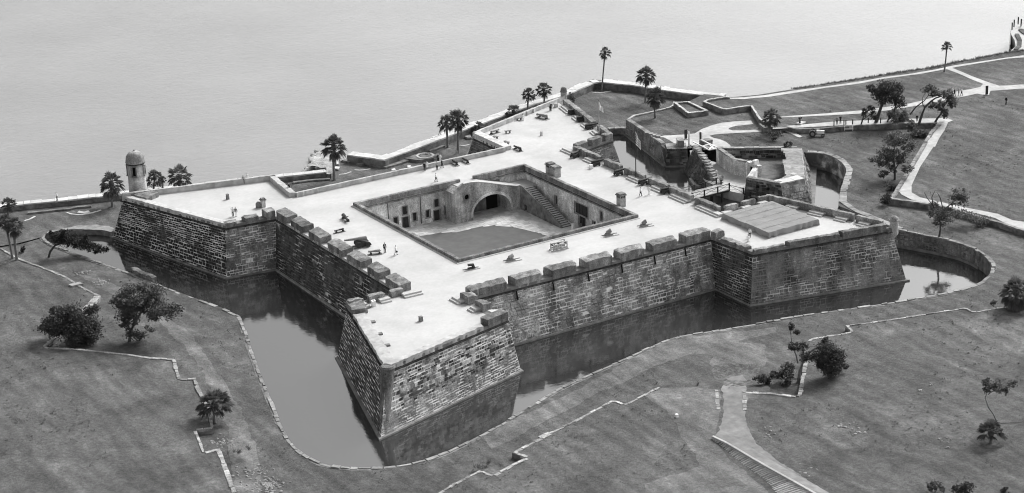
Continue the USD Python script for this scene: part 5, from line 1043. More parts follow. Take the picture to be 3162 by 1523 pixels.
# guns run out through the embrasures: one kind, copied
def emb_gun(p, q, label):
    a, b = U(*p, DECK + .55), U(*q, DECK + .9); d = b - a; return (a[0], a[1], DECK), heading(a, b), label
emb = [(('C4', 340, 325), ('C4', 500, 278), 'embrasure gun of the far bastion, nearest its turret'), (('C4', 470, 432), ('C4', 630, 388), 'embrasure gun of the far bastion, middle of its three'), (('C4', 600, 548), ('C4', 790, 496), 'embrasure gun of the far bastion pointing over the moat end'),
       (('C4', 375, 978), ('C4', 500, 905), 'gun beside the corner steps of the landward parapet'), (('C4', 700, 1105), ('C4', 880, 1045), 'gun in the landward parapet just behind the white block'), (('B5', 35, 610), ('B5', 150, 565), 'gun in the landward parapet left of the flagpole'), (('B5', 290, 708), ('B5', 405, 662), 'gun in the landward parapet right of the flagpole'), (('B5', 520, 798), ('B5', 650, 755), 'gun in the landward parapet nearest the gate bridge')]
proto = None
for p, q, lab in emb:
    loc, rz, lab = emb_gun(p, q, lab)
    if proto is None:
        proto = thing('garrison_gun', lab, 'cannon', loc, rz, 'guns in the landward embrasures')
        c = UsdGeom.Mesh(obj('carriage', MB().box((-.1, -.36, .45), (1.5, .16, .5)).box((-.1, .36, .45), (1.5, .16, .5)).box((-.1, 0, .32), (1.3, .6, .16)), 'dark_timber', proto))
        for x in (-.6, .4):
            for s in (-1, 1): obj('wheel', MB().tube([(x, s * .46, .22), (x, s * .6, .22)], .22, 12), 'dark_timber', proto)
        mb = MB().tube([(-1.0,0,.85),(-.95,0,.85),(-.9,0,.85),(0,0,.88),(1.7,0,.95),(1.75,0,.95)], [.08,.24,.26,.23,.16,.2], 12); obj('barrel', mb, 'iron', proto, smooth=35)
    else: copy_of(proto.GetPrim() if hasattr(proto, 'GetPrim') else proto, loc, rz, lab)
def bench(k, p, q, label, z=DECK):
    a, b = U(k, *p, z), U(k, *q, z); L = np.linalg.norm((b - a)[:2]); t = thing('bench', label, 'bench', (a[0], a[1], z), heading(a, b))
    obj('seat', MB().box((L / 2, 0, .47), (L * 1.2, .5, .1)), 'ledge_stone', t)
    for x in (.15, .85): obj('leg', MB().box((L * x, 0, .21), (.22, .4, .42)), 'ledge_stone', t)
bench('C3', (1790, 805), (1870, 795), 'stone bench furthest from the courtyard on the far bastion'); bench('C3', (1610, 880), (1670, 893), 'stone bench between the pale barrel and parapet'); bench('C3', (1780, 955), (1840, 975), 'stone bench beside the parapet tip')
bench('C3', (1960, 610), (2040, 596), 'bench against the sea-side parapet where someone sits')
def block(k, p, label, w=.5, h=.8, mat='white_step', z=DECK, taper=.8, name='stone_block', cat='block', holes=False):
    a = U(k, *p, z); t = thing(name, label, cat, (a[0], a[1], z), R.uniform(-.2, .2)); e = w / 2
    obj('body', MB().hexa([[-e,-e,0],[e,-e,0],[e,e,0],[-e,e,0]], [[-e*taper,-e*taper,h],[e*taper,-e*taper,h],[e*taper,e*taper,h],[-e*taper,e*taper,h]]), mat, t)
    obj('cap', MB().box((0, 0, h + .03), (w * taper * 1.15, w * taper * 1.15, .08)), mat, t)
    if holes: obj('opening', MB().box((0, 0, h + .075), (w * .35, w * .35, .03)), 'dark_void', t)
block('C1', (2002, 475), 'small tapered stone marker alone on the tower bastion', .5, .95, 'ledge_stone')
block('E2', (430, 352), 'white bin beside steps on the nearest bastion', .6, .85, 'white_paint', taper=.95, holes=True, name='bin', cat='bin')
block('E2', (1033, 545), 'small grey stand alone on the nearest bastion', .55, .7, 'ledge_stone', taper=.9)
block('C2', (2065, 680), 'left of two white bins at the sea-side parapet', .6, .85, 'white_paint', taper=.95, name='bin', cat='bin'); block('C2', (2305, 632), 'right of two white bins at the sea-side parapet', .6, .85, 'white_paint', taper=.95, name='bin', cat='bin')
block('C3', (2342, 838), 'small pale stand alone on the far bastion', .4, .8, 'white_step'); block('C4', (622, 1195), 'rounded white block by the landward steps', .6, .7, 'white_paint', taper=.85); block('C4', (82, 255), 'rounded pale block below the far turret', .7, .8, 'white_step', taper=.8)
block('C7', (1612, 275), 'small arched white stone at the foot of the courtyard stair', .55, .9, 'white_paint', FLOOR, .75); block('C7', (1705, 268), 'pale bin in front of the dark courtyard door', .5, .8, 'ledge_stone', FLOOR, .95, 'bin', 'bin')
# canvas-covered platform
cx0, cx1, cy0, cy1 = 29.7, 40.6, -39.6, -27.3
def canvas():
    nu, nv = 40, 44; us, vs = np.linspace(0, 1, nu + 1), np.linspace(0, 1, nv + 1); g = np.array([[cx0 + (cx1 - cx0) * u, cy0 + (cy1 - cy0) * v, 0] for v in vs for u in us])
    x, y = g[:, 0] - cx0, g[:, 1] - cy0
    fold = .05 * np.exp(-((y - 4.2) / .12) ** 2) + .05 * np.exp(-((y - 8.3 - .1 * x) / .15) ** 2) + .04 * np.exp(-((y - 6.0) / .1) ** 2) + .04 * np.exp(-((x - 3.2 - .05 * y) / .12) ** 2)
    g[:, 2] = DECK + 1.0 + fold + (meshkit.fbm(g * [.5, .5, 0], 3, 3) - .5) * .3
    f = [[j * (nu + 1) + i, j * (nu + 1) + i + 1, (j + 1) * (nu + 1) + i + 1, (j + 1) * (nu + 1) + i] for j in range(nv) for i in range(nu)]
    ring_ = [i for i in range(nu + 1)] + [j * (nu + 1) + nu for j in range(1, nv + 1)] + [nv * (nu + 1) + i for i in range(nu - 1, -1, -1)] + [j * (nu + 1) for j in range(nv - 1, 0, -1)]
    V = [g]; n0 = len(g); c = np.array([(cx0 + cx1) / 2, (cy0 + cy1) / 2]); prev = ring_; base = n0; K = len(ring_)
    for lev in range(1, 5):
        rr = g[ring_].copy(); ph = np.arange(K); o = (rr[:, :2] - c); o /= np.abs(o).max(1, keepdims=True); w = .08 + .2 * np.sin(ph * .9 + np.sin(ph * .21) * 3) * lev / 4
        rr[:, :2] += o * w[:, None]; rr[:, 2] = DECK + .02 + (rr[:, 2] - DECK) * (1 - lev / 4) + (.1 if lev < 4 else 0) * np.sin(ph * .5) * .3
        V.append(rr); cur = list(range(base, base + K))
        for k in range(K): f.append([prev[k], cur[k], cur[(k + 1) % K], prev[(k + 1) % K]])
        prev = cur; base += K
    return np.vstack(V), np.array(f)
cp = thing('covered_platform', 'large low platform hidden under a sagging grey canvas cover', 'platform')
obj('canvas', canvas(), 'canvas', cp, smooth=50); obj('base', MB().box(((cx0 + cx1) / 2, (cy0 + cy1) / 2, DECK + .4), (cx1 - cx0 - .4, cy1 - cy0 - .4, .7)), 'dark_timber', cp)
for i in range(5): y = cy0 + 2 + i * 2.2; obj('rope', MB().bar((cx0 + .3, y, DECK + 1.1), (cx1 - .3, y + .2, DECK + 1.1), .05), 'pale_timber', cp)
# flags
def flagpole(base, h, label, fl, wpx, striped):
    t = thing('flagpole', label, 'flagpole', base); obj('pole', MB().tube([(0, 0, 0), (0, 0, h * .5), (0, 0, h)], [.11, .08, .04], 10), 'iron' if striped else 'pale_timber', t); obj('truck', MB().lathe([(.01, h), (.08, h + .04), (.08, h + .1), (.01, h + .15)], n=10), 'iron', t)
    nu, nv = 16, 10; v = []
    for j in range(nv + 1):
        for i in range(nu + 1):
            s, r_ = i / nu, j / nv; v.append([.06 + wpx * s * (.55 + .2 * r_) + .06 * math.sin(s * 9 + r_ * 3), .16 * math.sin(s * 11 + r_ * 2) * (.3 + s), h - .15 - fl * r_ - 1.5 * s * (1 - .3 * r_) * fl * .55])
    f = [[j * (nu + 1) + i, (j + 1) * (nu + 1) + i, (j + 1) * (nu + 1) + i + 1, j * (nu + 1) + i + 1] for j in range(nv) for i in range(nu)]
    v = np.array(v); f = np.array(f)
    if striped:
        for j in range(nv):
            sub = f[j * nu:(j + 1) * nu]; lo_ = sub.min(); obj('stripe', (v[lo_:sub.max() + 1], sub - lo_), 'white_paint' if j % 2 else 'canvas', t, smooth=True)
    else: obj('flag', (v, f), 'white_paint', t, smooth=True)
b = U('B5', 213, 690, DECK); flagpole(b, 9.6, 'tall dark flagpole with a limp striped flag on the landward gun deck', 2.6, 1.7, True)
b = U('C4', 745, 655, DECK + .5); flagpole(b, 6.6, 'thin pale flagpole with a white flag at the far bastion corner', 1.6, 1.5, False)
# ------------------------------------------------------------------ things on the grounds
def arc_rail(k, l, label, z=LOW):
    p_ = smooth_line(pts(k, l, z), 2); t = thing('curved_rail', label, 'rail'); strip(p_, .35, lambda p: z - .2, lambda p: z + .1, 'stone', 'sea_coping', UsdGeom.Mesh.Get(stage, t.GetPath()), side=1, seg=(.8, 1.3), hj=.01, gap=.01)
arc_rail('E5', [(1010,90),(1100,120),(1200,128),(1400,105),(1555,50)], 'wide curved gun rail in the grass left of the tower bastion'); arc_rail('E5', [(380,217),(470,190),(552,145)], 'short curved gun rail at far left lawn')
arc_rail('C2', [(1225,700),(1320,692),(1430,655)], 'darker curved gun rail nearest the single tall palm'); arc_rail('C2', [(1460,630),(1590,636),(1712,612)], 'bright curved gun rail below the bend of the sea wall'); arc_rail('C3', [(1075,995),(1160,1002),(1245,985)], 'curved gun rail between the palm pair and bastion'); arc_rail('C4', [(620,32),(780,46),(940,12)], 'curved gun rail below the tallest slender palm')
def platform(k, l, h, label, mat='coping', z=LOW, cat='gun platform'):
    q = sg.Polygon(pts(k, l, z)); t = thing('gun_platform', label, cat); obj('base', MB().prism(q, z - .3, z + h * .6), 'wall_rubble', t); obj('top', MB().prism(q.buffer(-.12), z + h * .6 - .01, z + h), mat, t)
platform('C2', [(1250,500),(1350,478),(1470,505),(1370,525)], .45, 'low gun platform under the dark wall beside the tall palm'); platform('C2', [(1480,555),(1570,520),(1690,520),(1570,575)], .5, 'small five sided gun platform by the sea wall bend', 'wall_rubble'); platform('C2', [(1110,620),(1180,590),(1250,600),(1215,635)], .4, 'pale low block beside the tall palm trunk', 'sea_coping')
platform('C2', [(1180,485),(1240,480),(1230,555),(1180,560)], .4, 'pale low block behind the tall palm trunk', 'sea_coping'); platform('C3', [(1155,880),(1260,850),(1280,900),(1200,905)], .5, 'low gun platform between the sea wall and bastion flank'); platform('E5', [(1170,90),(1210,55),(1290,70),(1360,50),(1395,85),(1300,105)], .08, 'worn pale patch of stone inside the wide curved rail', 'sand')
c = U('C3', 560, 1140, LOW + .7); t = thing('shot_furnace', 'eight sided stone platform with a sunken ringed centre beside the sea wall', 'furnace', (c[0], c[1], LOW)); oc = lambda r: sg.Polygon([(r * .58 * math.cos(a), r * .58 * math.sin(a)) for a in np.arange(8) * math.pi / 4 + .3])
obj('base', MB().prism(oc(3.4).difference(oc(2.2)), -.3, .6), 'wall_rubble', t); obj('top_ring', MB().prism(oc(3.45).difference(oc(2.5)), .58, .7), 'coping_pale', t); obj('inner_ring', MB().prism(oc(2.1).difference(oc(1.45)), -.2, .68), 'ledge_stone', t); obj('pit', MB().prism(oc(1.45), -.3, .45), 'dark_void', t)
platform('C3', [(200,1225),(420,1160),(690,1185),(760,1130),(790,1160),(700,1225),(450,1260)], .6, 'rubble apron round the shot furnace', 'wall_rubble')
# walk furniture
def post(k, p, z, h, label, w=.16, mat='dark_timber'): a = U(k, *p, z); t = thing('post', label, 'post', (a[0], a[1], z)); obj('shaft', MB().box((0, 0, h / 2), (w, w, h)), mat, t); obj('cap', MB().box((0, 0, h + .03), (w * 1.2, w * 1.2, .06)), mat, t); return t
wz = lambda k, p: float(ug(k, *p, STEP)[2])
for i, q in enumerate([(2265,130),(2368,122),(2388,120),(2458,115)]): post('B5', q, wz('B5', q) + .3, 1.0, ['first walk post from the walk steps', 'second walk post, left of a close pair', 'third walk post, right of a close pair', 'fourth walk post before the leaning trees'][i])
for i, q in enumerate([(150,970),(335,975)]): post('E6', q, wz('E6', q) + .3, 1.0, ['walk post left of the thick leaning trunk', 'walk post right of the thick leaning trunk'][i])
def sign(k, p, label, h=1.9, w=.55):
    a = ug(k, *p, STEP if k != 'E4' else 0); t = thing('sign_board', label, 'sign', tuple(a), -.5); obj('plinth', MB().box((0, 0, .06), (1.1, .8, .14)), 'white_step', t); obj('board', MB().box((0, 0, h / 2 + .1), (w, .12, h)), 'dark_timber', t); obj('frame', MB().box((0, -.07, h + .12), (w + .08, .06, .06)), 'iron', t)
sign('E6', (1922, 550), 'tall dark sign board at the fork of the paths'); sign('E4', (1350, 930), 'tall dark sign board at the end of the path by the drawbridge')
a = ug('B5', 1912, 112, STEP); t = thing('viewer', 'dark coin viewer on a pale plinth beside the walk steps', 'viewer', tuple(a), .3); obj('plinth', MB().box((.4, 0, .12), (2.0, 1.2, .25)), 'white_step', t); obj('stand', MB().tube([(0, 0, .2), (0, 0, 1.1)], [.2, .12], 8), 'iron', t); obj('head', MB().box((.1, 0, 1.3), (.75, .4, .4)), 'iron', t)
a = ug('B5', 2370, 182, 0); t = thing('bench', 'white slatted bench on the grass below the walk', 'bench', tuple(a), -.62)
for z in (.45, .7, .95): obj('slat', MB().box((0.9, .1 if z > .5 else -.1, z), (1.9, .08 if z > .5 else .5, .1)), 'white_paint', t)
for x in (.05, 1.75): obj('leg', MB().box((x, 0, .5), (.1, .5, 1.0)), 'white_paint', t)
steps_ = thing('walk_steps', 'short dark edged flight of steps at the end of the walk', 'steps')
for i in range(5):
    a = U('C5', 1725 - i * 14 + 6, 62 + i * 9, 0); a = ug('C5', 1748 - i * 12, 60 + i * 12, .75 - i * .16); obj('tread', MB().box((a[0], a[1], a[2] - .2), (.5, 1.3, .45), -.6), 'white_step', steps_)
for i in range(9):
    a = ug('C5', 1610 + i * 27, 98 + i * 14, .03); s_ = obj('stepping_stone', MB().box((0, 0, .02), (.95, .95, .1), .2), 'white_step', None); UsdGeom.Xformable(s_).AddTranslateOp().Set(Gf.Vec3d(*map(float, a)))
    tag(s_, ['first stepping stone, right below the walk steps','second stepping stone below the walk steps','third stepping stone below the walk steps','fourth stepping stone below the walk steps','middle stepping stone of the nine','fourth stepping stone from the grass end','third stepping stone from the grass end','second stepping stone from the grass end','last stepping stone, furthest out on the grass'][i], 'stepping stone', 'stepping stones below the walk')
# tractor
a = ug('C5', 2035, 200, 0); b = ug('C5', 2165, 205, 0); rz = heading(a, b); t = thing('tractor', 'small pale farm tractor parked on the grass below the walk', 'tractor', tuple(a), rz)
obj('hood', MB().hexa([[.75,-.28,.6],[2.35,-.28,.6],[2.35,.28,.6],[.75,.28,.6]], [[.75,-.25,1.3],[2.3,-.24,1.25],[2.3,.24,1.25],[.75,.25,1.3]]), 'white_paint', t); obj('grille', MB().box((2.36, 0, .92), (.05, .5, .55)), 'iron', t); obj('chassis', MB().box((1.1, 0, .6), (2.2, .35, .3)), 'iron', t)
for s in (-1, 1):
    w_ = UsdGeom.Mesh(obj('rear_wheel', MB().tube([(0, s * .5, .66), (0, s * .85, .66)], .66, 20), 'iron', t)); obj('rim', MB().tube([(0, s * .84, .66), (0, s * .87, .66)], .36, 14), 'canvas', w_); w_ = UsdGeom.Mesh(obj('front_wheel', MB().tube([(2.1, s * .5, .34), (2.1, s * .68, .34)], .34, 16), 'iron', t)); obj('rim', MB().tube([(2.1, s * .67, .34), (2.1, s * .7, .34)], .17, 10), 'canvas', w_)
    obj('fender', MB().tube([(-.72 * math.cos(q), s * .67, .66 + .72 * math.sin(q)) for q in np.linspace(.3, 2.3, 7)], .14, 6), 'canvas', t)
obj('seat', MB().box((.0, 0, 1.12), (.45, .45, .1)).box((-.22, 0, 1.35), (.08, .45, .4)), 'iron', t); obj('steering_wheel', MB().tube([(.55 + .18 * math.cos(q), .18 * math.sin(q), 1.5) for q in np.linspace(0, 6.28, 11)], .025, 5), 'iron', t); obj('exhaust', MB().tube([(1.5, .15, 1.2), (1.5, .15, 1.95)], .04, 6), 'iron', t)
# log revetment at the lower right
tp_ = [('B2',1108,925,0),('B2',1200,968,.12),('B2',1300,1030,.28),('B2',1400,1088,.42),('B2',1475,1130,.53),('B3',260,1172,.64),('B3',345,1220,.78),('B3',440,1275,.9),('B3',560,1345,1.0)]
top_l = [ug(k, x, y, STEP + .15 + .8 * min(1, 2 * s_))[:2] for k, x, y, s_ in tp_]
bot_l = gl('B2', [(1102,938),(1165,1000),(1235,1062),(1300,1108),(1365,1150),(1400,1195),(1425,1245)], STEP) + gl('B3', [(165,1300),(240,1400)], STEP)
lr = thing('log_revetment', 'long slanting revetment of pale logs under a beam beside the sandy path', 'fence')
tl, bt = resample(smooth_line(top_l, 1), .52), None
bl2 = smooth_line(bot_l, 1); bs = resample(bl2, .2); n_ = len(tl)
for i in range(n_):
    s = i / (n_ - 1); p = tl[i]; q = bs[int(s * (len(bs) - 1))]; hz = zat(p) + STEP + .15 + .8 * min(1, s * 2.0); lo = zat(q) + STEP - .5
    obj('log', MB().tube([[*q, lo], [*(p * .6 + q * .4), lo + (hz - lo) * .62], [*p, hz]], R.uniform(.14, .18), 7), 'log_timber', lr)
for a, b in zip(tl[::6], tl[6::6]):
    sa, sb = [.15 + .8 * min(1, 2.0 * k / (n_ - 1)) for k in (tl.index(a) if False else 0, 0)]
    break
idx = list(range(0, n_, 6)) + [n_ - 1]
for i, j in zip(idx, idx[1:]):
    h0, h1 = (zat(tl[k]) + STEP + .3 + .8 * min(1, 2.0 * k / (n_ - 1)) for k in (i, j)); obj('beam', MB().bar([*tl[i], h0], [*tl[j], h1], .35, .28), 'pale_timber', lr)
bank = [*tl, *[np.asarray(p) + np.array([2.6, 1.6]) for p in tl[::-1]]]; tlh = np.array(tl)
def bankz(p):
    d = np.linalg.norm(p[:, None] - tlh[None], axis=2); k = d.argmin(1); s = np.minimum(1, 2.0 * k / (n_ - 1)); return zup(p) + .02 + (.12 + .8 * s) * np.clip(1.15 - d.min(1) / 3.2, 0, 1)
bp_ = sg.Polygon(bank).buffer(0); bp_ = bp_ if bp_.geom_type == 'Polygon' else max(bp_.geoms, key=lambda q: q.area)
obj('earth_bank', sheet(bp_, bankz, .8, .5), 'sand_dirt', None, smooth=True, label='sandy bank held up by the log revetment', kind='structure')
# dock at the upper right
dk = thing('pier_terrace', 'pale waterside terrace with curving beds and dark posts at upper right', 'terrace')
dz = 3.4
obj('deck', MB().prism([U('A4', *q, dz)[:2] for q in ((1985,275),(2012,245),(2060,215),(2160,195),(2160,480),(2000,455),(1990,430),(2030,395),(2020,340),(1995,300))], -1, dz), 'white_step', dk)
obj('side_wall', MB().prism([U('A4', *q, dz)[:2] for q in ((1983,270),(1988,270),(1984,400),(1979,400))], -1, dz + .5), 'coping', dk)
obj('garden_bed', MB().prism(sg.LineString([U('A4', *q, dz)[:2] for q in ((2040,300),(2065,350),(2060,400),(2030,425))]).buffer(.5), dz, dz + .3), 'grass', dk)
obj('garden_bed', MB().prism(sg.LineString([U('A4', *q, dz)[:2] for q in ((2075,260),(2110,290))]).buffer(.6), dz, dz + .3), 'grass', dk)
for q in ((1998,262),(2015,238),(2050,215),(2075,232)): a = U('A4', *q, dz); obj('post', MB().box((a[0], a[1], dz + 1.1), (.22, .22, 1.8)), 'dark_timber', dk)
a = ug('A8', 1975, 680, .5)
block('B2', (903, 808), 'small white stone ball on the worn turf', .45, .4, 'white_paint', z=float(ug('B2', 903, 808, STEP)[2]), name='stone_marker', cat='marker')
t = thing('masonry_stub', 'rounded stub of old masonry on the near left moat bank', 'masonry')
q = [ug('E5', *k, .0)[:2] for k in ((2000,1010),(2340,1150))]
d = (q[1] - q[0]) / np.linalg.norm(q[1] - q[0]); n = np.array([-d[1], d[0]])
g_ = obj('body', ragged(q[0], q[1], q[1] + n * .9, q[0] + n * .9, 0.2, 1.9, 1.9, .25, 31), 'wall_rubble', t, smooth=40); mb = MB()
for v, _, _ in stones([*q[0], 1.0], [*q[1], 1.0], [*q[0], 1.9], [*q[1], 1.9], rg, skip=.1): mb.add(v, SF)
obj('masonry', mb, 'stone', t, kind='stuff')
t = thing('stone_slab', 'flat pale slab resting on the left stone line', 'slab'); a = ug('E5', 1160, 1200, STEP); obj('slab', ragged((a[0]-1.0, a[1]-.5), (a[0]+1.1, a[1]-.6), (a[0]+1.0, a[1]+.5), (a[0]-.9, a[1]+.5), a[2]-.3, a[2]+.3, a[2]+.35, .08, 3), 'coping', t, smooth=40)
# ------------------------------------------------------------------ vegetation
def frond_mesh(rg, Rr, elev, az, fan=13, droop=.5, w=.06):
    """One fan leaf: a stalk and a spread of pointed leaflets, growing from the origin."""
    mb = MB(); ca, sa = math.cos(az), math.sin(az); ce, se = math.cos(elev), math.sin(elev)
    ax = np.array([ca * ce, sa * ce, se]); sd = np.array([-sa, ca, 0]); upv = np.cross(ax, sd)
    ps = Rr * rg.uniform(.42, .6); tip = ax * ps + np.array([0, 0, -.06 * Rr * droop]); mb.bar(ax * .1, tip, .05, .03)
    L = Rr * rg.uniform(.48, .62)
    for i in range(fan):
        t = (i / (fan - 1) - .5) * 2; an = t * 1.35; l = L * (1 - .25 * abs(t)) * rg.uniform(.85, 1.1)
        d = ax * math.cos(an) + sd * math.sin(an); dr = np.array([0, 0, -1.0]) * l * droop * rg.uniform(.5, 1.1)
        n = np.cross(d, upv); n /= np.linalg.norm(n); m_ = tip + d * l * .55 + dr * .3 + upv * .04 * (1 if i % 2 else -1); e = tip + d * l * .92 + dr
        mb.add([tip, m_ + n * w * Rr * .5, e, m_ - n * w * Rr * .5], [[0, 1, 2], [0, 2, 3]])
    return mb
def view_plane(base, k, x, y):
    """The point under a pixel in the upright plane through base that faces the camera."""
    a, b = px(k, x, y); d = fw * F + rt * (a - W / 2) - up * (b - H / 2); n = np.array([fw[0], fw[1], 0]); n /= np.linalg.norm(n)
    return CAM + d * (((np.asarray(base) - CAM) @ n) / (d @ n))
def mpp(p): return ((np.asarray(p) - CAM) @ fw) / F       # metres per source pixel there
def palm(label, base, k, cx, cy, wd, seed, nf=34, skirt=0, group=None, tr=.2, name='palm_tree', cat='palm', span=118):
    rg = random.Random(seed); c = view_plane(base, k, cx, cy); Rr = wd / ZOOM[k][2] * mpp(c) / 2 * 1.14; nf = int(nf * 1.1)
    base = np.asarray(base, float); c[2] = max(c[2] - Rr * .12, base[2] + .35)
    t = thing(name, label, cat, base, 0, group); o = c - base
    mid_ = o * .5 + np.array([rg.uniform(-.15, .15), rg.uniform(-.15, .15), 0]); hh = np.linalg.norm(o)
    path_ = [np.zeros(3) - [0, 0, .3], o * .03, o * .25 + (mid_ - o * .5) * .6, mid_, o * .8 + (mid_ - o * .5) * .5, o * .97]
    obj('trunk', MB().tube(path_, [tr * 1.5, tr * 1.25, tr, tr * .95, tr * 1.0, tr * 1.25], 9), 'bark', t, smooth=50)
    cr = UsdGeom.Mesh(obj('crown', MB().tm(trimesh.Trimesh(trimesh.creation.icosphere(1, Rr * .2).vertices * [1, 1, 1.3] + o, trimesh.creation.icosphere(1, Rr * .2).faces, process=False)), 'palm_leaf', t))
    for i in range(nf):
        u = (i + .5) / nf; el = math.radians(82 - span * u ** 1.05 + rg.uniform(-9, 9)); az = i * 2.39996 + rg.uniform(-.3, .3)
        mb = frond_mesh(rg, Rr * rg.uniform(.88, 1.08), el, az, droop=.25 + .45 * u); mb.v = [v + o for v in mb.v]; obj('frond', mb, 'palm_leaf', cr)
    for i in range(skirt):
        mb = frond_mesh(rg, Rr * .8, math.radians(rg.uniform(-75, -45)), rg.uniform(0, 6.28), droop=.8); mb.v = [v + o - [0, 0, Rr * .15] for v in mb.v]; obj('dead_frond', mb, 'palm_dead', cr)
    return t
G = lambda k, x, y, h=0: ug(k, x, y, h)
Lw = lambda k, x, y: U(k, x, y, LOW)
palm('front palm of the leaning pair at the left edge', G('E5', 268, 868), 'E5', 215, 270, 300, 1, skirt=8, nf=30, tr=.24)
palm('left palm of the leaning pair at the left edge', G('E5', 205, 850), 'E5', 70, 200, 260, 2, skirt=6, nf=28, tr=.22)
palm('small palm behind the leaning pair at the left edge', Lw('A1', 70, 745), 'A1', 72, 630, 135, 3)
palm('palm just left of the sentry tower', Lw('C1', 232, 585), 'C1', 215, 215, 400, 4, skirt=3)
palm('palm half hidden by the right side of the sentry tower', view_plane(Lw('C1', 232, 585) + np.array([7, 3, 0]), 'C1', 850, 470) , 'C1', 880, 130, 290, 5)
palm('low palm between two others right of the sentry tower', Lw('C1', 1000, 560), 'C1', 1000, 160, 130, 6, nf=22)
palm('broad palm furthest right of the three by the sentry tower', Lw('C1', 1260, 520), 'C1', 1255, 110, 390, 7, skirt=2)
palm('single tall palm behind the sea-side gun deck at the boat landing', Lw('C2', 1155, 775), 'C2', 1145, 235, 385, 8, nf=40, skirt=8, tr=.26)
palm('left palm of the tall pair behind the gun deck', Lw('C3', 905, 1020), 'C3', 885, 625, 260, 9, nf=36, skirt=4, tr=.22); palm('right and taller palm of the pair behind the gun deck', Lw('C3', 1062, 1112), 'C3', 1060, 570, 330, 10, nf=40, skirt=5, tr=.22)
palm('trunkless palm half hidden behind the parapet tip', Lw('C3', 1390, 830), 'C3', 1385, 690, 190, 11, nf=24); palm('low bushy clump beside the parapet tip', Lw('C3', 1295, 830), 'C3', 1300, 735, 110, 12, nf=20)
palm('bushy trunkless palm behind the seated visitor', Lw('C3', 1908, 620), 'C3', 1915, 455, 250, 13, nf=30)
palm('left palm of the pair before the far turret', Lw('C3', 2138, 530), 'C3', 2145, 190, 230, 14, nf=34, skirt=3); palm('right palm of the pair before the far turret', Lw('C3', 2368, 450), 'C3', 2375, 120, 240, 15, nf=36, skirt=3)
palm('tallest slender palm with a small crown in the far corner', Lw('A3', 712, 498), 'A3', 740, 165, 108, 16, nf=26, skirt=3, tr=.17)
palm('straight round crowned palm against the far sea wall', Lw('A3', 1082, 600), 'A3', 1090, 355, 165, 17, nf=40, skirt=4); palm('shaggy palm on the lawn left of the foundation', G('E4', 763, 522), 'A3', 1165, 535, 175, 18, nf=38, skirt=14)
palm('palm rising from a bush beside the curving path', G('A3', 2138, 862), 'A3', 2155, 712, 168, 19, nf=36, skirt=4); palm('solitary palm by the shore walk fork', G('A4', 1422, 612, STEP), 'A4', 1445, 388, 92, 20, nf=26, tr=.17)
palm('short bushy palm over the left stone line', G('A5', 1062, 882, STEP * .5), 'A5', 1064, 795, 178, 21, nf=38, skirt=0, tr=.2, span=92); palm('shaggy palm cut by the right edge', G('B3', 1530, 190, STEP), 'B3', 1545, 85, 185, 22, nf=46, skirt=22)
palm('low palmetto at the foot of the thin leaning tree', G('B3', 1402, 955, STEP), 'B3', 1402, 890, 165, 23, nf=30, span=80, name='palmetto', cat='palmetto')
def leaves(mb, c, r, n, rg, size, flat=1.0, clumps=14, up_bias=.3):
    """Leaf-sized faces gathered in clumps through a blob of radius r."""
    g = np.random.default_rng(rg.randrange(1 << 30)); r = np.asarray(r, float)
    cc = g.normal(size=(clumps, 3)); cc /= np.linalg.norm(cc, axis=1, keepdims=True); cc = cc * g.uniform(.4, 1.15, (clumps, 1)) ** .6 * r * .92
    k = g.integers(0, clumps, n); p = cc[k] + g.normal(size=(n, 3)) * r * (.13 + .16 * g.random((clumps, 1))[k]); p += np.asarray(c)
    d = g.normal(size=(n, 3)); d[:, 2] *= flat; d /= np.linalg.norm(d, axis=1, keepdims=True); e = np.cross(d, g.normal(size=(n, 3))); e /= np.linalg.norm(e, axis=1, keepdims=True)
    s = size * g.uniform(.6, 1.3, (n, 1)); a, b = d * s, e * s * .45
    v = np.stack([p - a, p - b * 1.0, p + a, p + b], 1).reshape(-1, 3); i = np.arange(n)[:, None] * 4
    mb.add(v, np.vstack([i + [0, 1, 2], i + [0, 2, 3]]))
def tree(label, base, k, lobes, limbs, seed, mat='oak_leaf', size=.3, dens=1.0, tr=.22, name='tree', cat='tree', bark='bark_dark', depth=.7, clumps=12):
    """lobes: (x, y, rx, ry) in pixels of zoom k; limbs: pixel paths from the base up."""
    rg = random.Random(seed); base = np.asarray(base, float); t = thing(name, label, cat, base); mb = MB(); tips = []
    hn = np.array([fw[0], fw[1], 0]); hn /= np.linalg.norm(hn); s = mpp(base) / ZOOM[k][2]
    for x, y, rx, ry in lobes:
        c = view_plane(base, k, x, y) - base + hn * rg.uniform(-depth, depth); r = np.array([rx * s, rx * s * .9, ry * s]); tips.append(c)
        q = rt0; leaves(mb, c, r * 1.08, int(dens * 265 * (r[0] * max(r[2], .4)) / (size * size * 9)) + 60, rg, size * .72, .8, clumps)
    tb = MB(); first = True
    for l in limbs:
        ps = [view_plane(base, k, *p) - base for p in l]
        if first: ps[0] = np.array([0, 0, -.2])
        n = len(ps); r0 = tr if first else tr * .55; ps = [p + hn * (rg.uniform(-.2, .2) if 0 < i else 0) for i, p in enumerate(ps)]
        tb.tube(ps, [r0 * (1 - .62 * i / max(n - 1, 1)) for i in range(n)], 7); first = False
        for c in tips:      # twigs to the nearest foliage
            if np.linalg.norm(c - ps[-1]) < 2.4: e = ps[-1]; tb.tube([e, (e + c) / 2 + [0, 0, rg.uniform(-.2, .2)], c], [r0 * .35, r0 * .22, r0 * .1], 5)
    obj('trunk', tb, bark, t, smooth=50); obj('crown', mb, mat, t)
    return t
T = tree
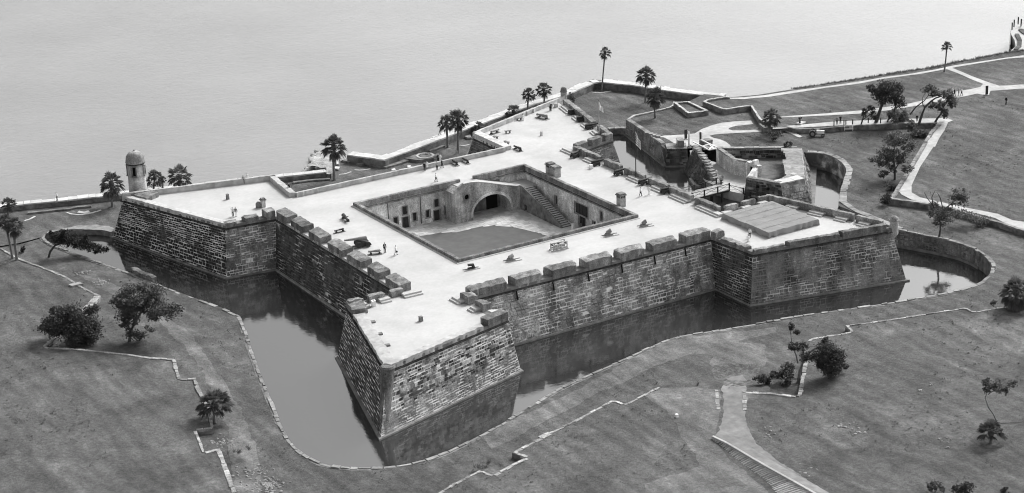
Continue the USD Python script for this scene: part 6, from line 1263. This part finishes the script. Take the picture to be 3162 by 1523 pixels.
T('dark cedar leaning out over the moat at left', G('E5', 742, 765), 'E5', [(860,440,80,60),(960,470,130,90),(1100,520,150,80),(1250,580,130,70),(1330,600,90,70),(1480,620,110,55),(1600,660,60,40),(970,390,40,60),(780,400,25,40),(1290,470,40,40)], [[(742,765),(770,680),(840,590),(960,550),(1150,560),(1400,620)],[(840,590),(850,520)]], 31, 'cedar_leaf', .26, 1.5, .26, clumps=20)
T('dense dark bush in the corner of the hollow at left', G('A5', 375, 490), 'A5', [(370,400,90,80),(290,390,60,55),(440,420,60,70),(370,340,50,40),(400,470,70,40),(280,330,30,20),(450,330,35,25),(230,420,35,20)], [[(375,490),(372,430),(365,370)]], 32, 'cedar_leaf', .3, 1.6, .25, depth=1.6, name='bush', cat='bush', clumps=24)
T('crooked spreading tree in the left hollow', G('A5', 640, 490), 'A5', [(670,250,70,45),(740,260,60,40),(600,290,45,35),(620,360,55,40),(700,310,70,40),(790,320,70,35),(850,335,50,25),(690,440,55,30),(640,400,45,30),(760,370,35,20)], [[(640,490),(648,440),(670,390),(700,345),(760,335),(830,340)],[(670,390),(640,340),(620,300)],[(700,345),(720,290)]], 33, 'cedar_leaf', .3, 1.5, .26, depth=1.4, clumps=18)
T('large wind-swept tree over the walk at upper right', G('E6', 262, 965, STEP), 'E6', [(300,470,110,70),(430,450,140,80),(560,470,120,80),(640,500,80,70),(420,570,150,90),(560,580,120,90),(600,650,80,60),(240,500,70,50),(350,610,80,50),(200,450,60,30)], [[(262,965),(300,850),(350,710),(400,600),(470,520)],[(350,710),(320,640),(290,560)],[(540,800),(560,700),(560,600)]], 34, 'oak_leaf', .34, 1.1, .42, depth=2.2, clumps=22)
T('thin sparse tree left of the large wind-swept tree', G('E6', 30, 1050), 'E6', [(110,800,55,45),(180,770,70,40),(230,850,60,55),(240,780,50,40),(90,850,35,35)], [[(30,1050),(60,930),(100,830),(160,770)],[(60,930),(150,860),(220,840)]], 35, 'oak_leaf', .3, .55, .2, depth=1)
T('round low tree in front of the walk among the leaning trees', G('E6', 418, 990, STEP*.5), 'E6', [(620,880,110,90),(700,900,90,80),(560,840,70,60),(690,980,90,70),(760,960,60,60),(480,830,45,50)], [[(418,990),(450,920),(520,860),(600,850)],[(680,1080),(660,980),(640,900)]], 36, 'oak_leaf', .32, 1.15, .22, depth=1.6, clumps=18)
T('leaning tree with bare forked limbs over the path', G('E6', 905, 985, STEP), 'E6', [(1040,470,70,55),(1110,510,90,55),(1190,520,80,50),(1280,540,80,50),(1360,560,70,60),(1080,430,40,30),(1160,560,60,40)], [[(905,985),(950,860),(1000,740),(1080,660),(1160,600),(1240,570)],[(775,845),(860,740),(930,680),(990,640),(1050,560)],[(1000,740),(970,700),(960,600)]], 37, 'oak_leaf', .32, .95, .3, depth=1.4)
T('dark drooping tree at the corner of the two walks', G('E6', 1130, 985, STEP*.5), 'E6', [(1130,720,60,50),(1260,720,70,70),(1270,800,60,70),(1400,640,80,80),(1420,700,60,50),(1350,570,60,50),(1290,860,45,35)], [[(1130,985),(1180,910),(1240,840),(1270,740),(1340,640)]], 38, 'oak_leaf', .32, 1.2, .26, depth=1.2)
T('dark shrubs under the walk corner', G('E6', 870, 1150), 'E6', [(850,1080,110,80),(960,1120,70,70),(780,1010,60,60),(980,1200,60,50),(900,1160,90,50)], [[(870,1150),(865,1100)]], 39, 'oak_leaf', .32, 1.2, .12, depth=1.5, name='shrub', cat='shrub', clumps=18)
T('round shrub between the walk wall and the leaning tree', G('E6', 560, 1240), 'E6', [(540,1180,80,50),(600,1130,60,50),(480,1210,50,40)], [[(560,1240),(556,1200)]], 40, 'oak_leaf', .3, 1.1, .12, name='shrub', cat='shrub')
T('spreading tree before the slab walk', G('A8', 1382, 350), 'A8', [(1370,60,50,40),(1400,100,70,50),(1310,170,60,35),(1370,190,60,45),(1430,210,60,40),(1480,120,50,50),(1300,230,50,30),(1260,230,40,20),(1290,290,35,25),(1460,260,40,25),(1370,270,30,25)], [[(1382,350),(1385,280),(1375,220),(1340,170),(1310,150)],[(1385,280),(1430,210),(1460,150)],[(1375,220),(1380,140),(1385,90)]], 41, 'oak_leaf', .32, 1.0, .24, depth=2.0, clumps=16)
T('round dark shrub on the corner of the right retaining wall', G('A8', 1355, 425), 'A8', [(1355,400,38,30)], [[(1355,425),(1355,405)]], 42, 'oak_leaf', .28, 1.3, .1, name='shrub', cat='shrub'); T('pair of dark shrubs below the right retaining wall corner', G('A8', 1322, 515), 'A8', [(1318,470,36,28),(1322,500,28,22)], [[(1322,515),(1320,480)]], 43, 'cedar_leaf', .28, 1.3, .1, name='shrub', cat='shrub')
T('half bare tree growing on the bank of the right moat', G('A8', 1690, 752), 'A8', [(1840,450,50,45),(1800,480,50,35),(1860,490,40,30),(1740,560,50,40),(1690,580,50,40),(1660,540,35,30),(1730,620,60,35),(1690,640,45,25),(1640,600,25,25)], [[(1690,752),(1700,690),(1695,620),(1720,560),(1790,510),(1830,470)],[(1695,620),(1650,530),(1610,480),(1590,440)],[(1650,530),(1640,470),(1660,430)],[(1720,560),(1700,480),(1680,440)]], 44, 'oak_leaf', .3, .75, .2, depth=1.5)
T('dense dark tree with a pale forked trunk by the stone corner', G('B3', 302, 610, 0), 'B3', [(480,440,65,60),(500,500,60,60),(450,480,45,60),(530,470,35,50),(490,540,50,25),(578,530,22,16),(465,390,30,25),(258,285,16,22),(290,315,18,14),(265,390,25,20),(285,400,28,18),(340,420,32,18),(360,460,35,25),(240,560,45,40),(230,620,30,28),(80,575,35,22),(120,600,22,28),(180,570,40,15)], [[(302,610),(315,540),(345,460),(385,430),(425,410)],[(302,500),(290,450),(270,410),(258,300)],[(345,460),(400,450),(440,470)],[(302,590),(240,590),(150,590)]], 45, 'cedar_leaf', .26, 1.7, .24, depth=1.0, bark='bark', clumps=18)
T('thin leaning tree with a flat crown at the right edge', G('B3', 1442, 842, STEP), 'B3', [(1390,620,32,22),(1430,610,38,22),(1450,650,40,20),(1385,650,25,18),(1520,615,32,14),(1490,660,12,20)], [[(1442,842),(1415,790),(1385,750),(1370,700),(1385,660)],[(1385,680),(1440,640),(1500,620)],[(1442,842),(1500,838),(1600,832)]], 46, 'oak_leaf', .24, 1.5, .12, depth=.5, bark='bark')
T('airy bush at the foot of the path palm', G('C5', 1430, 260), 'C5', [(1440,170,90,50),(1390,160,60,45),(1510,150,60,45),(1440,215,60,30)], [[(1430,260),(1435,215),(1440,170)],[(1430,250),(1400,190)],[(1432,245),(1490,180)]], 47, 'palm_leaf', .22, .5, .08, depth=1, name='bush', cat='bush'); T('small round dark bush by the outwork back wall', G('C5', 1660, 385), 'C5', [(1660,335,58,48)], [[(1660,385),(1660,350)]], 48, 'cedar_leaf', .22, 1.6, .1, name='bush', cat='bush')
T('low bush beside the far turret', Lw('C4', 345, 160), 'C4', [(345,110,35,45),(300,70,50,40)], [[(345,160),(340,120)]], 49, 'weed_leaf', .25, 1.0, .1, name='bush', cat='bush')
T('overgrown vines hanging on the right retaining wall', G('A8', 1980, 660, .2), 'A8', [(1840,590,60,28),(1920,610,70,26),(2000,630,50,26),(1980,655,40,20),(1790,575,40,20)], [[(1980,660),(1975,640)]], 50, 'weed_leaf', .3, .8, .08, name='vine', cat='vine', clumps=20); T('thick bush at the foot of the path stubs', G('A5', 110, 45), 'E5', [(330,700,40,50),(360,640,35,60),(300,740,40,20)], [[(330,760),(350,700),(370,620)]], 51, 'cedar_leaf', .22, .7, .08, name='bush', cat='bush')
for i, (k, x, y, r_, lab) in enumerate([('B3',1085,1205,45,'left low bush on the bottom edge at right'),('B3',1250,1215,55,'right low bush on the bottom edge at right'),('B3',1490,1235,25,'small bush at the lower right corner'),('B3',1418,160,18,'pale shrub left of the right edge palm')]):
    T(lab, G(k, x, y + r_ * .7, STEP), k, [(x - r_ * .5, y, r_ * .7, r_ * .5), (x + r_ * .4, y + 4, r_ * .7, r_ * .45), (x, y - r_ * .3, r_ * .5, r_ * .4)], [[(x, y + r_ * .7), (x, y)]], 60 + i, 'oak_leaf' if i < 3 else 'weed_leaf', .28, 1.0, .06, name='bush', cat='bush')
for i, (k, x, y, lab) in enumerate([('A5',1180,1050,'spiky clump of yucca right of the square recess'),('B1',1265,1100,'spiky yucca clump by the notch at the lower edge')]):
    t = thing('yucca', lab, 'yucca', G(k, x, y, STEP * (i == 0)))
    for q in range(6):
        mb = MB(); o = np.array([R.uniform(-1.6, 1.6), R.uniform(-.5, .5), .35]); rg2 = random.Random(q)
        for n in range(26): mb.v.append(np.array([[0, 0, 0]] * 0 + [o, o + [(d := np.array([math.cos(n * 2.4) * math.cos(n * .13 - .6), math.sin(n * 2.4) * math.cos(n * .13 - .6), abs(math.sin(n * .13)) + .2]))[0] * .3 - d[1] * .05, d[1] * .3 + d[0] * .05, d[2] * .3], o + d * .62, o + [d[0] * .3 + d[1] * .05, d[1] * .3 - d[0] * .05, d[2] * .3]])); mb.f.append(np.array([[0, 1, 2], [0, 2, 3]]) + mb.n); mb.n += 4
        obj('rosette', mb, 'weed_leaf', t)
# dune grass along the shore walk and rough tufts over the slopes
def tufts(name, label, n, sampler, s0, s1, mat, seed):
    g = np.random.default_rng(seed); pi = UsdGeom.PointInstancer.Define(stage, '/World/' + name); tag(pi, label, None, None, 'stuff'); paths = []
    for q in range(3):
        mb = MB(); gg = np.random.default_rng(seed + q)
        for _ in range(11):
            p = np.array([*gg.normal(0, .3, 2), 0]); d = np.array([*gg.normal(0, .3, 2), gg.uniform(.25, .6)]); w = np.array([-d[1], d[0], 0]); w = w / (np.linalg.norm(w) + 1e-6) * .09; mb.add([p - w, p + w, p + d], [[0, 1, 2]])
        pa = f'/World/{name}/blade_clump' + (f'_{q:03d}' if q else ''); usdkit.mesh(stage, pa, mb.mesh(), M[mat]); paths.append(pa)
    P = sampler(g, n); k = len(P); pi.CreatePrototypesRel().SetTargets([Sdf.Path(p) for p in paths]); pi.CreateProtoIndicesAttr([int(v) for v in g.integers(0, 3, k)])
    pi.CreatePositionsAttr([Gf.Vec3f(*map(float, p)) for p in P]); pi.CreateScalesAttr([Gf.Vec3f(float(s), float(s), float(s * h)) for s, h in zip(g.uniform(s0, s1, k), g.uniform(.6, 1.2, k))])
    pi.CreateOrientationsAttr([Gf.Quath(float(math.cos(a / 2)), 0, 0, float(math.sin(a / 2))) for a in g.uniform(0, 6.28, k)])
shl = resample([np.asarray(p)[:2] for p in shore[2:]], .5)
def on_shore(g, n):
    i = g.integers(0, len(shl), n); p = np.array([shl[j] for j in i]) + g.normal(0, .35, (n, 2)) + [0, .1]; return np.column_stack([p, gz(p) + STEP * .75])
tufts('dune_grass', 'ragged grass along the edge of the shore', 1300, on_shore, .5, 1.1, 'tuft_leaf', 5)
def on_slope(g, n):
    p = np.column_stack([g.uniform(-110, 130, n * 3), g.uniform(-115, 25, n * 3)]); f = meshkit.fbm(np.column_stack([p * .09, np.zeros(len(p))]), 3, 12); p = p[(f > .5) & shapely.contains_xy(up_near, p[:, 0], p[:, 1]) & ~shapely.contains_xy(NOGRASS, p[:, 0], p[:, 1])][:n]; return np.column_stack([p, zup(p) - .02])
tufts('rough_grass', 'rough tufts in the outer grass slope', 5000, on_slope, .25, .55, 'tuft_leaf', 6)
def on_way(g, n):
    p = np.column_stack([g.uniform(-85, 110, n * 4), g.uniform(-85, 40, n * 4)]); f = meshkit.fbm(np.column_stack([p * .12, np.zeros(len(p))]), 3, 13); p = p[(f > .5) & shapely.contains_xy(mid, p[:, 0], p[:, 1]) & ~shapely.contains_xy(NOGRASS, p[:, 0], p[:, 1])][:n]; return np.column_stack([p, zmid(p) - .02])
tufts('bank_grass', 'rough tufts on the grass bank beside the moat', 2200, on_way, .25, .5, 'tuft_leaf', 7)

def rubble(name, label, spots, seed, h):
    g = np.random.default_rng(seed); mb = MB()
    for k, x, y, rx, ry, n in spots:
        for _ in range(n):
            a = ug(k, x + g.normal(0, rx), y + g.normal(0, ry), h); s = g.uniform(.07, .26); t = trimesh.creation.icosphere(0, s); t.vertices *= g.uniform(.6, 1.3, 3) * [1, 1, .55]; t.apply_translation(a); mb.tm(t)
    obj(name, mb, 'coping', None, label=label, kind='stuff')
rubble('loose_stones', 'pale loose stones scattered in the turf below the square recess', [('A5',1120,990,35,14,60),('A5',1240,1130,50,20,50),('A5',1360,1200,25,18,70),('A5',1270,1210,50,18,50),('B1',60,1190,25,25,40)], 3, .08)
rubble('loose_stones', 'few pale loose stones in the slope right of the sandy track', [('B3',560,860,40,12,14),('B3',640,895,20,14,8),('B3',140,905,30,14,12),('B3',1140,950,25,18,8),('B3',300,1120,70,20,14),('B3',1000,655,5,3,5),('B3',1065,625,5,4,6)], 4, STEP + .03)
rubble('loose_stones', 'pale loose stones on the bank left of the nearest moat', [('E5',1560,1150,60,25,50),('E5',1330,990,50,12,30),('E5',1250,1010,40,12,20)], 5, .06)
# ------------------------------------------------------------------ people
import manifold3d as m3
for n_, v_ in (('skin', .38), ('cloth_white', .72), ('cloth_grey', .34), ('cloth_mid', .22), ('cloth_dark', .035), ('cloth_black', .018), ('hair_dark', .03), ('hair_grey', .3), ('shoe', .03)): plain(n_, v_, .8, .2)
def sph(p, r, n=8): return m3.Manifold.sphere(r, n).translate([float(c) for c in p])
def bone(p, q, a, b): return m3.Manifold.batch_hull([sph(p, a), sph(q, b)])
def union(l): return m3.Manifold.batch_boolean(l, m3.OpType.Add)
def person(label, loc, rz, top, bottom, hair='hair_dark', pose='stand', dress=False, hat=False, h=1.74, holds=None, coat=False, sleeves=True, group=None):
    t = thing('person', label, 'person', loc, rz, group); s = h / 1.74; V = lambda *a: np.array(a, float) * s
    hip, chest, neck, head = V(0, 0, .93), V(0, 0, 1.3), V(0, 0, 1.47), V(.02, 0, 1.62)
    L = {}
    for y in (1, -1):
        sw = {'walk': .2 * y, 'stand': .02 * y}.get(pose, 0)
        if pose == 'sit': L[y] = dict(hip=V(0, .09 * y, .5), knee=V(.42, .1 * y, .5), ankle=V(.44, .1 * y, .08), toe=V(.6, .11 * y, .04))
        elif pose == 'crouch': L[y] = dict(hip=V(-.05, .09 * y, .4), knee=V(.34, .12 * y, .5), ankle=V(.1, .11 * y, .08), toe=V(.26, .12 * y, .04))
        else: L[y] = dict(hip=V(0, .09 * y, .9), knee=V(sw * .7 + .03, .1 * y, .49), ankle=V(sw * 1.1 - .03 * abs(sw) * 5, .1 * y, .08 + (.06 if sw < -.1 else 0)), toe=V(sw * 1.1 + .14, .12 * y, .04 + (.02 if sw < -.1 else 0)))
        a = -sw * .7
        L[y].update(sh=V(0, .18 * y, 1.4), el=V(a * .5, .25 * y, 1.12), wr=V(a + .06, .25 * y, .88))
    dz = {'sit': -.42, 'crouch': -.5}.get(pose, 0) * s; lean = {'crouch': .22, 'sit': .05, 'lean': .18}.get(pose, 0) * s
    mv = lambda p, f: p + np.array([lean * f, 0, dz])
    hip, chest, neck, head = mv(hip, 0), mv(chest, .7), mv(neck, 1), mv(head, 1.15)
    for y in (1, -1):
        for k_ in ('sh', 'el', 'wr'): L[y][k_] = mv(L[y][k_], .9)
        if pose in ('sit', 'crouch', 'lean'): L[y]['wr'] = L[y]['el'] + V(.24, -.06 * y, .05)
    if pose == 'point': L[1]['el'] = L[1]['sh'] + V(.2, .16, .08); L[1]['wr'] = L[1]['el'] + V(.18, .08, .16)
    B = [bone(hip, chest, .125 * s, .13 * s), bone(chest + V(0, .1, .06), chest + V(0, -.1, .06), .1 * s, .1 * s), bone(neck - V(0, 0, .05), head, .055 * s, .06 * s), sph(head, .098 * s, 14).scale([1, 1, 1]), bone(head + V(.0, 0, .03), head + V(.01, 0, -.07), .092 * s, .062 * s), bone(head + V(.09, 0, .01), head + V(.112, 0, -.02), .014 * s, .018 * s), bone(head + V(0, .095, 0), head + V(0, .1, -.03), .02 * s, .015 * s), bone(head + V(0, -.095, 0), head + V(0, -.1, -.03), .02 * s, .015 * s)]
    sh_, tr_, fo = [], [], []
    for y in (1, -1):
        j = L[y]; B += [bone(j['sh'], j['el'], .05 * s, .042 * s), bone(j['el'], j['wr'], .04 * s, .03 * s), bone(j['hip'], j['knee'], .078 * s, .055 * s), bone(j['knee'], j['ankle'], .053 * s, .036 * s), bone(j['ankle'], j['toe'], .04 * s, .032 * s)]
        d = (j['wr'] - j['el']); d /= np.linalg.norm(d); sd = np.array([1., 0, 0]) - d * d[0]; sd /= max(np.linalg.norm(sd), 1e-6); pm = j['wr'] + d * .09 * s
        B.append(m3.Manifold.batch_hull([sph(j['wr'], .024 * s, 6), sph(pm + sd * .03 * s, .013 * s, 6), sph(pm - sd * .03 * s, .013 * s, 6)]))
        for f_, ln in ((-.033, .06), (-.011, .075), (.011, .08), (.033, .068)): B.append(bone(pm + sd * f_ * s, pm + sd * f_ * s + d * ln * s + V(0, -.015 * y, 0), .009 * s, .008 * s))
        B.append(bone(j['wr'] + d * .03 * s + sd * .02 * s, j['wr'] + d * .085 * s + sd * .065 * s, .011 * s, .009 * s))
        e = j['wr'] if sleeves else j['el']; sh_ += [bone(j['sh'], j['el'], .066 * s, .056 * s)] + ([bone(j['el'], j['wr'] - d * .03, .052 * s, .044 * s)] if sleeves else [])
        if not dress: tr_ += [bone(j['hip'], j['knee'], .096 * s, .075 * s), bone(j['knee'], j['ankle'] + V(0, 0, .03), .073 * s, .06 * s)]
        fo.append(bone(j['ankle'] - V(.04, 0, .02), j['toe'], .05 * s, .042 * s))
    sh_ += [bone(hip + V(0, 0, .02), chest, .15 * s, .15 * s), bone(chest + V(0, .11, .06), chest + V(0, -.11, .06), .115 * s, .115 * s)]
    sm = lambda m_: (m_.to_mesh().vert_properties[:, :3].astype(float), m_.to_mesh().tri_verts.astype(int))
    body = UsdGeom.Mesh(obj('body', sm(union(B)), 'skin', t, smooth=60))
    if coat: sh_ += [bone(hip - V(0, 0, .12), hip, .16 * s, .15 * s)]
    if dress: sh_ += [m3.Manifold.batch_hull([sph(hip, .15 * s), sph(V(0, .1, .5), .14 * s), sph(V(0, -.1, .5), .14 * s), sph(V(.06, 0, .48), .14 * s)])]
    else: tr_.append(bone(hip + V(0, .04, 0), hip - V(0, .04, .02), .145 * s, .14 * s)); obj('trousers', sm(union(tr_)), bottom, body, smooth=60)
    obj('dress' if dress else 'coat' if coat else 'shirt', sm(union(sh_)), top, body, smooth=60); obj('shoes', sm(union(fo)), 'shoe', body, smooth=60)
    obj('hat' if hat else 'hair', sm(union([sph(head + V(-.015, 0, .03), .105 * s, 14), *([bone(head + V(0, 0, .06), head + V(.01, 0, .07), .15 * s, .14 * s).scale([1, 1, 1])] if False else [])]).trim_by_plane([.35, 0, 1], float(head[2] + .01 * s + .35 * head[0]))), 'cloth_white' if hat else hair, body, smooth=60)
    if coat: obj('shirt_front', sm(m3.Manifold.batch_hull([sph(chest + V(.13, 0, .1), .05 * s), sph(hip + V(.13, 0, .1), .035 * s)])), 'cloth_white', body)
    if holds == 'bag': obj('bag', MB().box(tuple(L[-1]['wr'] - V(0, .02, .2)), (.3 * s, .1, .24 * s)).bar(L[-1]['wr'] - V(.1, .02, .1), L[-1]['wr'], .02).bar(L[-1]['wr'] - V(-.1, .02, .1), L[-1]['wr'], .02), 'cloth_black', body)
    return t
def P_(label, k, x, y, z, rz, *a, **kw):
    p = U(k, x, y, z) if not callable(z) else z(k, x, y); return person(label, tuple(map(float, p)), rz, *a, **kw)
away, toward, left_, right_ = YAW, YAW + math.pi, YAW + math.pi / 2, YAW - math.pi / 2
P_('person in grey shirt and dark trousers at the parapet beside one in white', 'C1', 2247, 238, DECK, away, 'cloth_grey', 'cloth_black', hat=True)
P_('person in a white coat looking over the sea-side parapet of the tower bastion', 'C1', 2306, 212, DECK, away, 'cloth_white', 'cloth_white', dress=True, hat=True)
P_('person in white shirt raising an arm by the tower bastion shoulder', 'C1', 2082, 738, DECK, away, 'cloth_white', 'cloth_black', pose='point'); P_('person in grey top and white trousers beside the one raising an arm', 'C1', 2130, 738, DECK, away, 'cloth_mid', 'cloth_white')
P_('person all in black walking beside the sea-side parapet bend', 'C2', 465, 955, DECK, left_ + .4, 'cloth_black', 'cloth_black', pose='walk')
P_('person in dark suit and white shirt strolling past the field gun', 'E3', 1272, 585, DECK, toward + .5, 'cloth_black', 'cloth_black', pose='stand', coat=True, h=1.82); P_('person in a pale dress with a dark bag beside the one in a suit', 'E3', 1396, 612, DECK, right_, 'cloth_white', 'cloth_white', dress=True, pose='walk', holds='bag')
P_('person in black coat standing apart behind the courtyard', 'B4', 668, 135, DECK, away, 'cloth_black', 'cloth_black'); P_('person in pale dress half hidden by the one in black', 'B4', 690, 118, DECK, away, 'cloth_white', 'cloth_white', dress=True, h=1.62)
P_('person in white shirt and dark trousers in front of the group at the parapet', 'B4', 775, 126, DECK, away, 'cloth_grey', 'cloth_black', pose='walk'); P_('person in black at the middle of the group at the parapet', 'B4', 786, 62, DECK, away, 'cloth_black', 'cloth_black'); P_('person in white at the back of the group at the parapet', 'B4', 802, 62, DECK, away, 'cloth_white', 'cloth_white'); P_('person in dark clothes striding at the right of the group at the parapet', 'B4', 817, 108, DECK, right_, 'cloth_dark', 'cloth_black', pose='walk')
P_('person in white shirt alone near the courtyard parapet gap', 'B4', 766, 226, DECK, right_, 'cloth_white', 'cloth_dark', pose='walk'); P_('person in white shirt and dark trousers near the right chimney', 'B4', 2515, 350, DECK, right_, 'cloth_white', 'cloth_black', pose='walk'); P_('person all in white near the landward steps', 'B5', 350, 845, DECK, away, 'cloth_white', 'cloth_white', pose='walk')
P_('person in white shirt leaning on the far bastion parapet', 'A3', 270, 668, DECK, away, 'cloth_white', 'cloth_black'); P_('person in dark clothes beside the one leaning on the far parapet', 'A3', 281, 670, DECK, away, 'cloth_dark', 'cloth_black'); P_('person in white seated on the bench by the sea-side parapet', 'C3', 2058, 600, DECK, toward, 'cloth_white', 'cloth_white', pose='sit')
P_('person in grey seated on the sea-side parapet by the two barrels', 'C3', 1050, 1185, DECK, toward, 'cloth_mid', 'cloth_grey', pose='stand', h=1.6); P_('person in white shirt standing beside the canvas covered platform', 'C6', 268, 640, DECK, away, 'cloth_white', 'cloth_black'); P_('person in white crouching at the parapet by the covered platform', 'C6', 252, 690, DECK, away, 'cloth_white', 'cloth_white', pose='crouch')
P_('person in white shirt standing alone on the left sea wall', 'A1', 488, 606, 2.3, left_, 'cloth_white', 'cloth_black'); P_('person in white walking on the sea wall behind the palm pair', 'C3', 785, 832, SWZ, right_, 'cloth_white', 'cloth_grey', pose='walk')
for k, x, y, tp, bt, kw, lab in (('C5',552,838,'cloth_white','cloth_dark',{},'person in white top seated side on at the bridge end'),('C5',605,915,'cloth_white','cloth_white',{},'person in white at the left of the group at the bridge end'),('C5',628,945,'cloth_grey','cloth_black',{},'person in grey top and dark skirt in front at the bridge end'),('C5',650,918,'cloth_mid','cloth_mid',{'dress':True},'person in grey dress at the right of the group at the bridge end')): P_(lab, k, x, y, 1.73, away + R.uniform(-.6, .6), tp, bt, **kw)
gu = lambda k, x, y: ug(k, x, y, STEP + .05)
for x, y, tp, bt, kw, lab in ((1410,550,'cloth_white','cloth_black',{},'leftmost of four walkers, in white shirt and black trousers'),(1440,570,'cloth_dark','cloth_black',{'pose':'walk'},'second of four walkers, in dark clothes'),(1502,555,'cloth_grey','cloth_grey',{'dress':True},'third of four walkers, in a grey dress'),(1545,560,'cloth_white','cloth_black',{'pose':'walk'},'rightmost of four walkers, in white shirt and dark skirt')): P_(lab, 'E6', x, y, gu, right_, tp, bt, **kw)
P_('person all in black striding across the open grass at right', 'E6', 2212, 695, gu, right_ + .4, 'cloth_black', 'cloth_black', pose='walk', h=1.8); P_('person seated at the foot of the waterside terrace', 'A4', 1976, 452, lambda k, x, y: U(k, x, y, 3.4), right_, 'cloth_mid', 'cloth_black', pose='sit'); P_('person in white on the end of the waterside terrace', 'A4', 2078, 225, 3.4, left_, 'cloth_white', 'cloth_dark')
gw = lambda k, x, y: ug(k, x, y, STEP + .38)
P_('left of two visitors on the walk behind the rail posts', 'A4', 508, 1062, gw, away, 'cloth_mid', 'cloth_dark', pose='lean'); P_('right of two visitors on the walk behind the rail posts', 'A4', 538, 1055, gw, away, 'cloth_dark', 'cloth_dark', pose='lean'); P_('visitor on the walk by the round low tree', 'E6', 878, 950, gw, away, 'cloth_dark', 'cloth_dark', h=1.5)
